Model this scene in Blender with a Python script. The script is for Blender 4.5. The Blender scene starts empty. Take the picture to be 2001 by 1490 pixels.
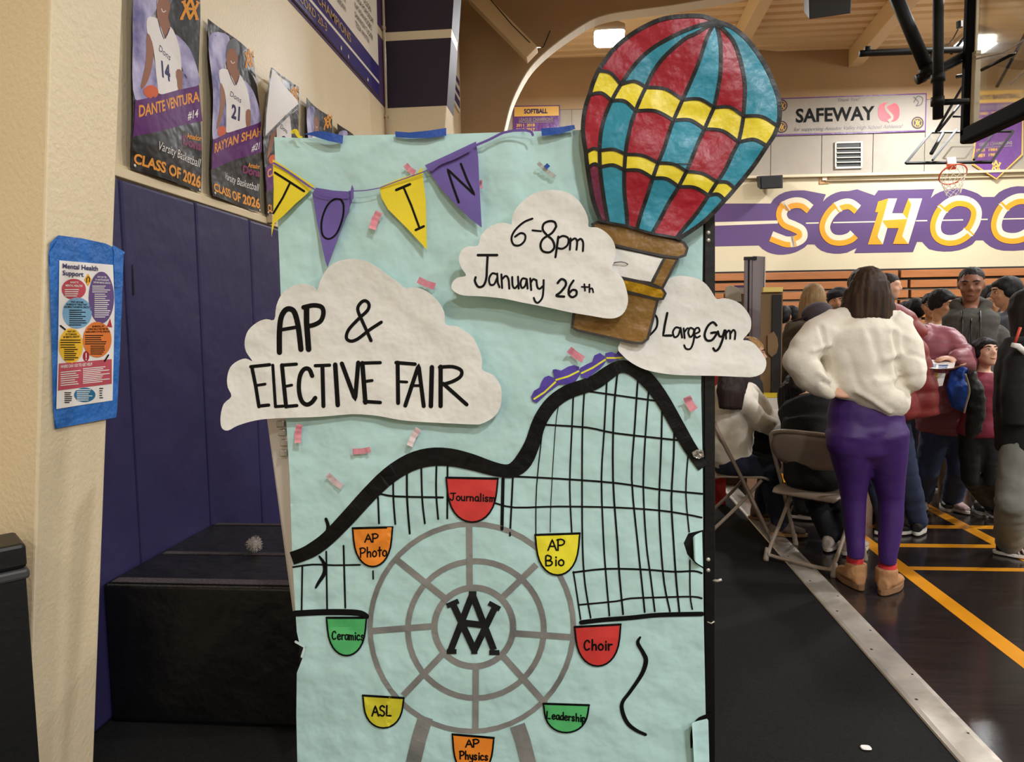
import bpy, bmesh, math, random
from mathutils import Vector, Matrix, noise
from mathutils.geometry import delaunay_2d_cdt
random.seed(7)
SC = bpy.context.scene
COL = SC.collection
V = Vector

# ------------------------------------------------------------------ camera
F, CX, CY, H = 1400.0, 1000.5, 745.0, 1.45          # focal length and centre in photo pixels, eye height
_d = V((1131 - CX, CY - 632, -F)).normalized()       # court direction in camera axes (right, up, back)
_u = V((1, .016, 0)).cross(_d).normalized()
if _u.y < 0: _u = -_u
_x = _d.cross(_u).normalized()
RIGHT = V((_x.x, _d.x, _u.x)); UP = V((_x.y, _d.y, _u.y)); BACK = V((_x.z, _d.z, _u.z))
EYE = V((0, 0, H))
cd = bpy.data.cameras.new('camera'); cam = bpy.data.objects.new('camera', cd); COL.objects.link(cam)
cd.sensor_fit = 'HORIZONTAL'; cd.sensor_width = 36; cd.lens = F / 2001 * 36
cd.clip_start = .05; cd.clip_end = 200
cam.matrix_world = Matrix(((RIGHT.x, UP.x, BACK.x, 0), (RIGHT.y, UP.y, BACK.y, 0), (RIGHT.z, UP.z, BACK.z, H), (0, 0, 0, 1)))
SC.camera = cam

# ------------------------------------------------------------------ world, exposure
w = bpy.data.worlds.new('world'); SC.world = w; w.use_nodes = True
w.node_tree.nodes['Background'].inputs[0].default_value = (1, .97, .92, 1)
w.node_tree.nodes['Background'].inputs[1].default_value = .10
SC.view_settings.view_transform = 'Standard'; SC.view_settings.look = 'None'
SC.view_settings.gamma = 1; SC.view_settings.use_curve_mapping = False
SC.view_settings.exposure = 0.0
LAMP_W = 315
LAMPS = [(.55, 12.6), (6.95, 13.7), (6.95, 8.6), (6.95, 3.6), (13, 13.4), (13, 8.6), (2.6, -2.6), (1.2, -7.2), (7.4, -2.6), (7.0, -7.2), (13, 2)]

# ------------------------------------------------------------------ pixel rays
def ray(px, py): return RIGHT * ((px - CX) / F) + UP * ((CY - py) / F) - BACK
def atY(px, py, Y): r = ray(px, py); return EYE + r * (Y / r.y)
def atX(px, py, X): r = ray(px, py); return EYE + r * (X / r.x)
def atZ(px, py, z=0): r = ray(px, py); return EYE + r * ((z - H) / r.z)
def plane_hit(px, py, p, n): r = ray(px, py); return EYE + r * ((p - EYE).dot(n) / r.dot(n))
def proj(p):
    d = V(p) - EYE; b = -d.dot(BACK); return (CX + d.dot(RIGHT) / b * F, CY - d.dot(UP) / b * F)
def ppm(Y): return F / Y                              # photo pixels per metre at depth Y
FN = V((.055, -1, 0)).normalized(); FP = V((3, 15.5, 0))
def atF(px, py, off=0): return plane_hit(px, py, FP + FN * off, FN)

# ------------------------------------------------------------------ materials
def lin(c): return tuple(((x / 255) / 12.92 if x / 255 <= .04045 else ((x / 255 + .055) / 1.055) ** 2.4) for x in c) + (1,)
_M = {}
def mat(name, rgb, rough=.6, bump=None, var=0, vscale=6, metal=0, spec=.5, coat=0, stretch=None, emit=0, alpha=None, trans=0, mix=None):
    if name in _M: return _M[name]
    m = bpy.data.materials.new(name); m.use_nodes = True; nt = m.node_tree; N = nt.nodes; L = nt.links
    b = N['Principled BSDF']; c = lin(rgb)
    b.inputs['Base Color'].default_value = c; b.inputs['Roughness'].default_value = rough
    b.inputs['Metallic'].default_value = metal; b.inputs['Specular IOR Level'].default_value = spec
    b.inputs['Coat Weight'].default_value = coat
    tc = N.new('ShaderNodeTexCoord'); mp = N.new('ShaderNodeMapping'); L.new(tc.outputs['Object'], mp.inputs[0])
    if stretch: mp.inputs['Scale'].default_value = stretch
    if var or mix:
        n = N.new('ShaderNodeTexNoise'); n.inputs['Scale'].default_value = vscale; n.inputs['Detail'].default_value = 4
        L.new(mp.outputs[0], n.inputs['Vector'])
        cr = N.new('ShaderNodeValToRGB'); cr.color_ramp.elements[0].position = .3; cr.color_ramp.elements[1].position = .7
        d = lin(mix) if mix else tuple(x * (1 - var) for x in c[:3]) + (1,)
        e = c if mix else tuple(min(1, x * (1 + var * .6)) for x in c[:3]) + (1,)
        cr.color_ramp.elements[0].color = d; cr.color_ramp.elements[1].color = e
        L.new(n.outputs['Fac'], cr.inputs[0]); L.new(cr.outputs[0], b.inputs['Base Color'])
    if bump:
        h = None
        for k in range(0, len(bump), 2):
            n = N.new('ShaderNodeTexNoise'); n.inputs['Scale'].default_value = bump[k]; n.inputs['Detail'].default_value = 3
            L.new(mp.outputs[0], n.inputs['Vector'])
            bp = N.new('ShaderNodeBump'); bp.inputs['Strength'].default_value = bump[k + 1]; bp.inputs['Distance'].default_value = 1.0 / bump[k] * .5
            L.new(n.outputs['Fac'], bp.inputs['Height'])
            if h: L.new(h.outputs[0], bp.inputs['Normal'])
            h = bp
        L.new(h.outputs[0], b.inputs['Normal'])
    if emit:
        b.inputs['Emission Color'].default_value = c; b.inputs['Emission Strength'].default_value = emit
    if trans:
        b.inputs['Transmission Weight'].default_value = trans; b.inputs['IOR'].default_value = 1.45
    _M[name] = m
    return m

# ------------------------------------------------------------------ objects
def tag(o, label=None, cat=None, group=None, kind=None):
    if label: o['label'] = label
    if cat: o['category'] = cat
    if group: o['group'] = group
    if kind: o['kind'] = kind
    return o
def thing(name, label, cat, loc=(0, 0, 0), group=None):
    o = bpy.data.objects.new(name, None); COL.objects.link(o); o.location = loc; o.empty_display_size = .1
    return tag(o, label, cat, group)
def put(name, me, parent=None, m=None):
    o = bpy.data.objects.new(name, me); COL.objects.link(o)
    for x in (m if isinstance(m, (list, tuple)) else [m] if m else []): me.materials.append(x)
    if parent:
        o.parent = parent; o.matrix_parent_inverse = Matrix.Translation(-world_loc(parent))
    return o
def world_loc(o):
    p = o.matrix_parent_inverse.translation + o.location
    return p + world_loc(o.parent) if o.parent else V(o.location)

class MB:
    """collects polygons in world coordinates and links them as one mesh object"""
    def __init__(s): s.v = []; s.f = []; s.m = []
    def add(s, vs, fs, mi=0):
        b = len(s.v); s.v += [V(p) for p in vs]; s.f += [tuple(i + b for i in f) for f in fs]; s.m += [mi] * len(fs); return s
    def poly(s, pts, mi=0): return s.add(pts, [tuple(range(len(pts)))], mi)
    def box(s, lo, hi, mi=0, M=None):
        x0, y0, z0 = lo; x1, y1, z1 = hi
        vs = [V(p) for p in ((x0, y0, z0), (x1, y0, z0), (x1, y1, z0), (x0, y1, z0), (x0, y0, z1), (x1, y0, z1), (x1, y1, z1), (x0, y1, z1))]
        if M: vs = [M @ p for p in vs]
        return s.add(vs, [(3, 2, 1, 0), (4, 5, 6, 7), (0, 1, 5, 4), (1, 2, 6, 5), (2, 3, 7, 6), (3, 0, 4, 7)], mi)
    def slab(s, pts, off, mi=0):
        """polygon pts extruded by the vector off"""
        n = len(pts); a = [V(p) for p in pts]; b = [p + V(off) for p in a]
        return s.add(a + b, [tuple(range(n)), tuple(range(2 * n - 1, n - 1, -1))] + [(i, i + n, (i + 1) % n + n, (i + 1) % n) for i in range(n)], mi)
    def beam(s, a, b, wd, hg, up=(0, 0, 1), mi=0):
        a = V(a); b = V(b); d = (b - a).normalized(); sd = d.cross(V(up)).normalized() * wd / 2; u = sd.cross(d).normalized() * hg / 2
        p = [a - sd - u, a + sd - u, a + sd + u, a - sd + u]
        return s.slab(p, b - a, mi)
    def tube(s, pts, r, n=10, mi=0, cap=True, flat=1, up=(0, 1, 0)):
        """round tube through pts; r a number or one per point; flat squashes it along up"""
        pts = [V(p) for p in pts]; k = len(pts); rs = r if isinstance(r, (list, tuple)) else [r] * k
        vs = []; prev = None
        for i in range(k):
            d = (pts[min(i + 1, k - 1)] - pts[max(i - 1, 0)])
            d = d.normalized() if d.length > 1e-9 else V((0, 0, 1))
            u = V(up) - d * d.dot(V(up))
            if u.length < .05:
                u = prev - d * d.dot(prev) if prev else V((1, 0, 0)) - d * d.x
            u.normalize(); prev = u; sd = d.cross(u)
            for j in range(n):
                t = 2 * math.pi * j / n; vs.append(pts[i] + sd * (math.cos(t) * rs[i]) + u * (math.sin(t) * rs[i] * flat))
        fs = [(i * n + j, i * n + (j + 1) % n, (i + 1) * n + (j + 1) % n, (i + 1) * n + j) for i in range(k - 1) for j in range(n)]
        if cap: fs += [tuple(range(n - 1, -1, -1)), tuple(range((k - 1) * n, k * n))]
        return s.add(vs, fs, mi)
    def rings(s, rs, n=20, mi=0, sq=2.0):
        """closed body from rings (centre, half-axis a vector, half-axis b vector)"""
        vs = []
        for c, a, b in rs:
            for j in range(n):
                t = 2 * math.pi * j / n; ct, st = math.cos(t), math.sin(t)
                e = 2 / sq; vs.append(V(c) + V(a) * (math.copysign(abs(ct) ** e, ct)) + V(b) * (math.copysign(abs(st) ** e, st)))
        k = len(rs)
        fs = [(i * n + j, i * n + (j + 1) % n, (i + 1) * n + (j + 1) % n, (i + 1) * n + j) for i in range(k - 1) for j in range(n)]
        fs += [tuple(range(n - 1, -1, -1)), tuple(range((k - 1) * n, k * n))]
        return s.add(vs, fs, mi)
    def ball(s, c, r, n=14, mi=0, R=None):
        """ellipsoid; r a number or (rx, ry, rz); R an optional rotation"""
        r = (r, r, r) if isinstance(r, (int, float)) else r; c = V(c); m = max(6, n // 2); vs = []
        for i in range(1, m):
            ph = math.pi * i / m
            for j in range(n):
                t = 2 * math.pi * j / n; vs.append(V((r[0] * math.sin(ph) * math.cos(t), r[1] * math.sin(ph) * math.sin(t), r[2] * math.cos(ph))))
        vs += [V((0, 0, r[2])), V((0, 0, -r[2]))]
        if R: vs = [R @ p for p in vs]
        vs = [p + c for p in vs]; T = (m - 1) * n
        fs = [(i * n + j, (i + 1) * n + j, (i + 1) * n + (j + 1) % n, i * n + (j + 1) % n) for i in range(m - 2) for j in range(n)]
        fs += [(T, j, (j + 1) % n) for j in range(n)] + [(T + 1, (m - 2) * n + (j + 1) % n, (m - 2) * n + j) for j in range(n)]
        return s.add(vs, fs, mi)
    def mesh(s, name):
        me = bpy.data.meshes.new(name); me.from_pydata(s.v, [], s.f); me.polygons.foreach_set('material_index', s.m); me.update(); return me
    def build(s, name, m, parent=None, smooth=False, bevel=0, solid=0, fix=True):
        me = s.mesh(name)
        if solid: fix = False                          # open sheet: turn its face to the hall
        if fix:
            bm = bmesh.new(); bm.from_mesh(me); bmesh.ops.recalc_face_normals(bm, faces=bm.faces); bm.to_mesh(me); bm.free()
        if solid and sum((p.normal.dot(EYE - p.center) for p in me.polygons)) < 0: me.flip_normals()
        if smooth: me.polygons.foreach_set('use_smooth', [True] * len(me.polygons)); me.update()
        if solid:                                      # back face and a flat rim give the sheet its thickness
            bm = bmesh.new(); bm.from_mesh(me); bm.normal_update(); ed = [e for e in bm.edges if len(e.link_faces) == 1]
            cp = {v: bm.verts.new(v.co - v.normal * solid) for v in list(bm.verts)}
            for f in list(bm.faces): g = bm.faces.new([cp[v] for v in reversed(f.verts)]); g.smooth = f.smooth; g.material_index = f.material_index
            for e in ed:
                l = e.link_loops[0]; p, q = l.vert, l.link_loop_next.vert
                g = bm.faces.new((q, p, cp[p], cp[q])); g.smooth = False
            for e in ed: e.smooth = False
            bm.to_mesh(me); bm.free()
        o = put(name, me, parent, m)
        if bevel:
            b = o.modifiers.new('bevel', 'BEVEL'); b.width = bevel; b.segments = 2; b.limit_method = 'ANGLE'
        return o

# ------------------------------------------------------------------ curves in the plane
def smooth(pts, n=6, closed=False):
    """Catmull-Rom through the points"""
    k = len(pts); out = []
    rng = range(k if closed else k - 1)
    for i in rng:
        if closed: a, b, c, d = pts[i - 1], pts[i], pts[(i + 1) % k], pts[(i + 2) % k]
        else: a, b, c, d = pts[max(i - 1, 0)], pts[i], pts[i + 1], pts[min(i + 2, k - 1)]
        for j in range(n):
            t = j / n; t2 = t * t; t3 = t2 * t
            out.append(tuple(.5 * (2 * q + (r - p) * t + (2 * p - 5 * q + 4 * r - s) * t2 + (3 * q - p - 3 * r + s) * t3) for p, q, r, s in zip(a, b, c, d)))
    if not closed: out.append(tuple(pts[-1]))
    return out
def resample(pts, step):
    out = [pts[0]]
    for a, b in zip(pts, pts[1:]):
        L = math.dist(a, b); k = max(1, int(L / step + .5))
        out += [tuple(p + (q - p) * j / k for p, q in zip(a, b)) for j in range(1, k + 1)]
    return out
def strip(pts, wd, step=6):
    """outline pairs (left, right) of a stroke; wd a number or list"""
    ws = wd if isinstance(wd, (list, tuple)) else [wd] * len(pts)
    p3 = resample([tuple(p[:2]) + (q,) for p, q in zip(pts, ws)], step); out = []
    for i, p in enumerate(p3):
        a = p3[max(i - 1, 0)]; b = p3[min(i + 1, len(p3) - 1)]; dx, dy = b[0] - a[0], b[1] - a[1]; L = math.hypot(dx, dy) or 1
        nx, ny = -dy / L * p[2] / 2, dx / L * p[2] / 2
        out.append(((p[0] + nx, p[1] + ny), (p[0] - nx, p[1] - ny)))
    return out
def stroke(mb, pts, wd, S, mi=0, step=6, sm=0, cap=True):
    """paint one brush stroke on the surface S(px, py)"""
    if sm: pts = smooth([tuple(p) + ((wd[i],) if isinstance(wd, list) else (wd,)) for i, p in enumerate(pts)], sm); wd = [p[2] for p in pts]; pts = [p[:2] for p in pts]
    st = strip(pts, wd, step); vs = [S(*q) for pr in st for q in pr]
    mb.add(vs, [(2 * i, 2 * i + 1, 2 * i + 3, 2 * i + 2) for i in range(len(st) - 1)], mi)
    if cap:
        for e in (pts[0], pts[-1]):
            r = (wd[0] if e is pts[0] else wd[-1]) / 2 if isinstance(wd, list) else wd / 2
            mb.poly([S(e[0] + r * math.cos(t * math.pi / 5), e[1] + r * math.sin(t * math.pi / 5)) for t in range(10)], mi)
def fill(mb, outline, S, step=14, mi=0, holes=()):
    """fill a closed outline with small triangles that follow the surface S"""
    loops = [resample(list(l) + [l[0]], step)[:-1] for l in (outline,) + tuple(holes)]
    vs = []; ed = []
    for l in loops:
        b = len(vs); vs += [V((p[0], p[1])) for p in l]; ed += [(b + i, b + (i + 1) % len(l)) for i in range(len(l))]
    xs = [p[0] for p in outline]; ys = [p[1] for p in outline]
    y = min(ys) + step * .6; row = 0
    while y < max(ys):
        x = min(xs) + (step * .5 if row % 2 else 0) + .37
        while x < max(xs): vs.append(V((x, y))); x += step
        y += step; row += 1
    cv, ce, cf, a, b, c = delaunay_2d_cdt(vs, ed, [], 2 if holes else 1, 1e-4)
    mb.add([S(p.x, p.y) for p in cv], [tuple(f) for f in cf], mi)

# ------------------------------------------------------------------ lettering
_T = {}
def glyphs(s, bold=0, shear=0):
    k = (s, bold, shear)
    if k not in _T:
        cu = bpy.data.curves.new('t', 'FONT'); cu.body = s; cu.size = 1.37; cu.offset = bold; cu.shear = shear; cu.fill_mode = 'FRONT'; cu.resolution_u = 3
        o = bpy.data.objects.new('t', cu); COL.objects.link(o); bpy.context.view_layer.update()
        me = bpy.data.meshes.new_from_object(o.evaluated_get(bpy.context.evaluated_depsgraph_get()))
        _T[k] = ([tuple(p.co[:2]) for p in me.vertices], [tuple(p.vertices) for p in me.polygons])
        bpy.data.objects.remove(o); bpy.data.curves.remove(cu); bpy.data.meshes.remove(me)
    return _T[k]
def text(mb, s, S, x0, x1, y, h, mi=0, bold=0, shear=0, dy=0):
    """lettering on S(u, v): spans x0..x1, baseline y (v grows upward), cap height h; dy tilts the line"""
    vs, fs = glyphs(s, bold, shear)
    if not vs: return
    a = min(p[0] for p in vs); b = max(p[0] for p in vs); k = (x1 - x0) / max(b - a, 1e-6)
    mb.add([S(x0 + (p[0] - a) * k, y + p[1] * h + (p[0] - a) / (b - a) * dy) for p in vs], fs, mi)

# ================================================================== SETTING
LW = -1.80                                            # face of the left wall
cream = mat('cream stucco', (224, 206, 172), .5, (60, .3, 220, .12), var=.05, vscale=1.2)
cream_far = mat('cream plaster', (206, 192, 160), .6, (30, .1), var=.04, vscale=.8)
tan = mat('tan paint', (164, 136, 102), .6, var=.05, vscale=1.5)
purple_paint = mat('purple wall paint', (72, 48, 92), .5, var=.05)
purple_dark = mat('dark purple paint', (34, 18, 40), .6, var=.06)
stripe_cream = mat('cream stripe paint', (222, 205, 172), .5)
black = mat('black metal', (16, 16, 17), .4)
rubber = mat('black speckled rubber', (21, 20, 19), .9, (300, .3), mix=(6, 6, 6), vscale=110, spec=.25)
wood_floor = mat('dark varnished floor', (46, 39, 36), .16, (9, .015), var=.25, vscale=3, stretch=(1, 12, 1), spec=.55)
steel = mat('worn steel', (196, 188, 176), .34, (14, .12), var=.22, vscale=7, metal=.4)
gold_line = mat('gold court paint', (226, 150, 34), .2, var=.08, vscale=8, spec=.5)
panel_grey = mat('grey acoustic panel', (158, 149, 136), .75, (90, .25), var=.05, vscale=5)
white_paint = mat('off white paint', (208, 198, 182), .5)

def structure(o): o['kind'] = 'structure'; return o

fl = MB(); fl.box((1.30, -11, -.3), (16, 16.2, 0))
floor = structure(fl.build('floor', wood_floor))
fl = MB(); fl.box((-3.2, -11, -.3), (1.30, 16.2, -.004)); structure(fl.build('floor.001', rubber))
m = MB()
for (x0, x1, y0, y1) in ((1.815, 1.905, .8, 9.5), (2.61, 2.70, 3.6, 9.5), (1.86, 2.66, 4.23, 4.285), (1.86, 2.70, 4.66, 4.73), (1.86, 3.1, 5.09, 5.17)):
    m.box((x0, y0, 0), (x1, y1, .0012)) if x0 != 1.86 else m.box((x0 + .046, y0, 0), (x1 - (.05 if x1 < 2.69 else 0), y1, .0011))
m.build('court_line', gold_line, floor)
m = MB(); m.box((2.72, 6.46, 0), (5.6, 9.6, .0012)); m.build('painted_key', gold_line, floor)
m = MB(); m.slab([(1.225, -.5, -.004), (1.366, -.5, -.004), (1.362, -.5, .004), (1.34, -.5, .0075), (1.245, -.5, .0075), (1.229, -.5, .004)], (0, 10, 0))
sp = structure(m.build('trim_1', steel, bevel=.001))
m = MB()
for i in range(18):
    y = 1.9 + i * .42; m.tube([(1.262, y, .0072), (1.262, y, .0082)], .006, 8); m.tube([(1.335, y + .2, .0072), (1.335, y + .2, .008)], .005, 8)
m.build('screw', black, sp)

# ---- left wall with its purple band
m = MB(); m.box((LW - .25, -4, -.01), (LW, 16.2, 8.2)); lw = structure(m.build('wall_left', cream))
m = MB()
m.box((LW, 2.3, 3.50), (LW + .004, 6.8, 4.11)); m.box((LW, 2.3, 4.19), (LW + .004, 6.8, 5.6)); m.build('painted_band', purple_paint, lw)

# ---- tapered piers; the face nearest the court leans in as it rises
def pier(name, y0, y1, xb, lean, top=8.2, skew=0):
    m = MB(); x1 = xb + lean * top
    m.add([(LW - .05, y0 + skew * (xb - LW + .05), 0), (xb, y0, 0), (x1, y0, top), (LW - .05, y0 + skew * (x1 - LW + .05), top), (LW - .05, y1, 0), (xb, y1, 0), (x1, y1, top), (LW - .05, y1, top)], [(0, 1, 2, 3), (7, 6, 5, 4), (1, 5, 6, 2), (0, 3, 7, 4), (3, 2, 6, 7), (0, 4, 5, 1)])
    return structure(m.build(name, cream, bevel=.008))
_p = atX(100, 0, -1.40); 
# near pier: its court-side face passes through the photo's bright strip
pA = atY(100, 0, 1.86); pB = atY(78, 750, 1.86)
LEAN = (pA.x - pB.x) / (pA.z - pB.z)
near = pier('wall_pier_near', 1.86, 2.155, pB.x - LEAN * pB.z, LEAN, skew=.38)  # skew is added to turn the front face from the lamps and darken it
qA = atY(885, 20, 6.8); qB = atY(870, 250, 6.8); lean2 = (qA.x - qB.x) / (qA.z - qB.z)
far_b = qB.x - lean2 * qB.z
pier2 = pier('wall_pier_far', 6.8, 7.15, far_b, lean2)
m = MB()
def fx(z): return far_b + lean2 * z
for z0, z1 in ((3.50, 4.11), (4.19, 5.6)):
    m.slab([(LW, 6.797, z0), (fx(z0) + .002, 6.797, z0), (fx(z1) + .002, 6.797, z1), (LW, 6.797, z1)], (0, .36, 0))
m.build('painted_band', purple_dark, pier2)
m = MB(); m.tube([(LW + .02, 6.76, 2.0), (LW + .02, 6.76, 6)], .013, 8)
for z in (2.6, 3.4, 4.2, 5): m.box((LW, 6.74, z), (LW + .036, 6.78, z + .03))
tag(m.build('conduit_pipe', mat('painted conduit', (186, 166, 134), .4), smooth=True), 'cream painted conduit running up the corner beside the purple pier', 'pipe')

# ---- arched frame across the hall
AY = 11.3
arch = [(978, 330), (982, 270), (987, 242), (1000, 196), (1028, 141), (1061, 104), (1107, 68), (1152, 40), (1186, 28), (1225, 21), (1310, 10), (1372, 0)]
pts = [atY(x, y, AY) for x, y in arch]; pts = [(p.x, p.z) for p in pts]
sl = (pts[-1][1] - pts[-2][1]) / (pts[-1][0] - pts[-2][0])
pts += [(pts[-1][0] + 3, pts[-1][1] + 3 * sl), (15, pts[-1][1] + sl * 9)]
pts = smooth(pts, 4)
m = MB(); leg = pts[0][0]
prof = [(leg - .15, 0)] + [p for p in pts]
top = 8.6
vs = []; fs = []
for x, z in prof: vs += [V((x, AY, z)), V((x, AY + .27, z))]
for x, z in prof:
    xx, zz = (LW - .02, z) if z < 3.9 else (min(x - .1, LW + (x - leg) * 1.0), top)
    vs += [V((xx, AY, zz)), V((xx, AY + .27, zz))]
k = len(prof)
for i in range(k - 1):
    a, b, c, d = 2 * i, 2 * i + 2, 2 * k + 2 * i + 2, 2 * k + 2 * i
    fs += [(a, b, c, d), (a + 1, d + 1, c + 1, b + 1), (d, c, c + 1, d + 1)]
m.add(vs, fs); structure(m.build('wall_arch', tan))
m = MB(); vs = []; fs = []
for x, z in prof: vs += [V((x, AY - .004, z + .0)), V((x, AY + .28, z + .0)), V((x + .012, AY + .28, z - .012)), V((x + .012, AY - .004, z - .012))]
for i in range(k - 1):
    for j in range(4): fs.append((4 * i + j, 4 * i + (j + 1) % 4, 4 * i + 4 + (j + 1) % 4, 4 * i + 4 + j))
m.add(vs, fs); structure(m.build('trim_2', white_paint))
# diagonal knee braces in front of the arch
for a, b in (((925, -10), (1040, 108)),):
    m = MB(); m.beam(atY(a[0], a[1], 10.9), atY(b[0], b[1], 10.9), .22, .25, up=(0, 1, 0))
    structure(m.build('trim_3', mat('cream beam paint', (206, 182, 142), .6), bevel=.01))
m = MB(); m.tube([atY(955, -5, 10.7), atY(1000, 48, 10.7), atY(1045, 93, 10.8), atY(1062, 92, 11.25), atY(1075, 60, 11.28)], .008, 6)
tag(m.build('hanging_cable', black), 'thin dark cable sagging along the arch brace under the ceiling', 'cable')

# ---- ceiling: ribbed metal deck running across, joists running along
CZ = 6.9
m = MB(); vs = []; y = -10.0; pr = []
while y < 16.4:
    pr += [(y, CZ), (y + .17, CZ), (y + .20, CZ + .06), (y + .27, CZ + .06)]; y += .30
for yy, z in pr: vs += [V((-2.2, yy, z)), V((16, yy, z))]
m.add(vs, [(2 * i, 2 * i + 1, 2 * i + 3, 2 * i + 2) for i in range(len(pr) - 1)])
structure(m.build('ceiling', mat('tan metal deck', (226, 196, 152), .5, var=.04, vscale=1)))
joist = mat('joist paint', (214, 186, 142), .6)
for (ax, ay), (bx, by), wd in (((1446, 78), (1486, 0), .22), ((1650, 138), (1766, 0), .24)):
    zc = 6.72
    a = EYE + ray(ax, ay) * ((zc - H) / ray(ax, ay).z); b = EYE + ray(bx, by) * ((zc - H) / ray(bx, by).z)
    d = (b - a); m = MB(); m.beam(a - d * .06, a + d * 2.5, wd, .36); structure(m.build('trim_4', joist, bevel=.01))

# ---- far wall
def fq(x0, y0, x1, y1, off=0): return [atF(x0, y0, off), atF(x1, y0, off), atF(x1, y1, off), atF(x0, y1, off)]
BK = -FN
def zat(z, x, off=0):
    p = FP + FN * off; return V((x, p.y - (FN.x * (x - p.x)) / FN.y, z))
m = MB(); m.slab([zat(-.05, -3), zat(-.05, 17), zat(8.6, 17), zat(8.6, -3)], BK * .25); fw = structure(m.build('wall_far', cream_far))
zA = atF(1700, 340).z; zB = atF(1700, 199).z
m = MB(); m.slab([zat(zB, -2.0, .0), zat(zB, 16, .0), zat(8, 16, .0), zat(8, -2.0, .0)], FN * .06); m.build('upper_wall', tan, fw)
xs = [-2, -.1] + [atF(x, 300).x for x in (1117, 1309, 1505, 1604, 1704, 1805)]
xs += [xs[-1] + (i + 1) * 1.13 for i in range(8)]
for a, b in zip(xs, xs[1:]):
    m = MB(); m.slab([zat(zA, a + .006), zat(zA, b - .006), zat(zB + .02, b - .006), zat(zB + .02, a + .006)], FN * .04); m.build('acoustic_panel', panel_grey, fw, bevel=.004)
m = MB(); m.slab([zat(zA - .05, -2), zat(zA - .05, 16), zat(zA + .005, 16), zat(zA + .005, -2)], FN * .09); structure(m.build('trim_5', cream_far, bevel=.01))
m = MB(); m.tube([zat(zA - .13, atF(1612, 348).x, .03), zat(zA - .12, 12, .03)], .018, 8)
tag(m.build('wall_conduit', mat('painted conduit', (186, 166, 134), .4), smooth=True), 'thin horizontal conduit along the far wall above the purple letters', 'pipe')

# right wall and rear are far outside the frame; they close the hall so the light bounces
m = MB(); m.box((16, -11, 0), (16.2, 17, 8.6)); structure(m.build('wall_right', cream_far))

m = MB(); m.box((-3.2, -11.2, 0), (16.2, -11, 8.6)); structure(m.build('wall_rear', cream_far))

# ---- painted word on the far wall: purple shape, stripe, two-tone letters
S0 = lambda x, y: atF(x, y, .003)
S1 = lambda x, y: atF(x, y, .006)
S2 = lambda x, y: atF(x, y, .009)
pp = mat('mural purple', (84, 58, 108), .6, var=.05, vscale=.7)
gold = mat('mural gold', (226, 150, 6), .6, var=.04); mwhite = mat('mural white', (220, 206, 180), .6)
m = MB()
top = [(1390, 398), (1506, 398), (1512, 389), (1522, 381), (1534, 375.5), (1546, 373), (1559, 372.2), (1572, 372), (1614, 380), (1608, 394), (1615, 387), (1624, 381), (1634, 376.5), (1644, 374), (1658, 373.5), (1675, 370), (1709, 382), (1716, 372), (1826, 369.5), (1819, 387), (1827, 380), (1836, 375.5), (1852, 370), (1869, 367.5), (1884, 369), (1898, 373.5), (1910, 378), (1920, 385), (1943, 385), (1952, 376), (1962, 370.5), (1975, 366), (1988, 364), (2005, 364.5), (2030, 369), (2050, 385), (2400, 380)]
bot = [(2400, 470), (2060, 473), (2035, 481), (2018, 486), (2001, 489), (1980, 490.5), (1960, 490), (1946, 487), (1935, 482), (1926, 475), (1921, 470), (1907, 470), (1900, 478), (1888, 484.5), (1875, 489), (1860, 491.5), (1845, 492), (1829, 490.5), (1815, 487), (1808, 480), (1802, 473), (1792, 473), (1784, 493), (1669, 495), (1674, 485), (1655, 494), (1642, 496), (1630, 496), (1616, 494), (1605, 490), (1597, 484), (1592, 478), (1578, 478), (1572, 484), (1565, 488), (1555, 493), (1545, 496), (1532, 498), (1520, 498), (1509, 496), (1500, 493), (1490, 487), (1483, 480), (1300, 484), (1300, 400)]
fill(m, top + bot, S0, 40); m.build('painted_band', pp, fw)
m = MB()
m.poly([S1(1300, 437), S1(1520, 431), S1(1520, 437), S1(1300, 445)])
for a, b in ((1575, 1600), (1628, 1712), (1790, 1812), (1840, 1882), (1912, 1930), (1960, 2100)):
    f = lambda x: 435.2 - (x - 1575) * .0212
    m.poly([S1(a, f(a)), S1(b, f(b)), S1(b, f(b) + 2.4), S1(a, f(a) + 2.4)])
m.build('painted_stripe', mwhite, fw)
def letter(paths, closed=False, wd=21, flips=(), first=0, name='painted_letter'):
    m = MB()
    for pth in paths:
        p = smooth(pth, 8, closed); p = p + [p[0]] if closed else p
        pr = strip(p, wd, 3); n = len(pr); c = first
        for i in range(n - 1):
            t = i / (n - 1); k = sum(1 for q in flips if t > q) + first
            for side in (0, 1):
                a, b = pr[i], pr[i + 1]; ca = ((a[0][0] + a[1][0]) / 2, (a[0][1] + a[1][1]) / 2); cb = ((b[0][0] + b[1][0]) / 2, (b[0][1] + b[1][1]) / 2)
                m.poly([S2(*a[side]), S2(*b[side]), S2(*cb), S2(*ca)], (k + side) % 2)
            for q in flips:
                if abs(t - q) < .012:
                    a = pr[i]; m.poly([atF(a[0][0] - 3, a[0][1], .011), atF(a[0][0] + 3, a[0][1], .011), atF(a[1][0] + 3, a[1][1], .011), atF(a[1][0] - 3, a[1][1], .011)], (k) % 2)
    m.build(name, [gold, mwhite], fw)
letter([[(1583, 409), (1568, 398), (1550, 397), (1533, 405), (1527, 420), (1534, 435), (1551, 443), (1565, 451), (1567, 463), (1556, 471), (1538, 473), (1522, 468), (1507, 462)]], flips=(.24, .78), first=1)
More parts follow.
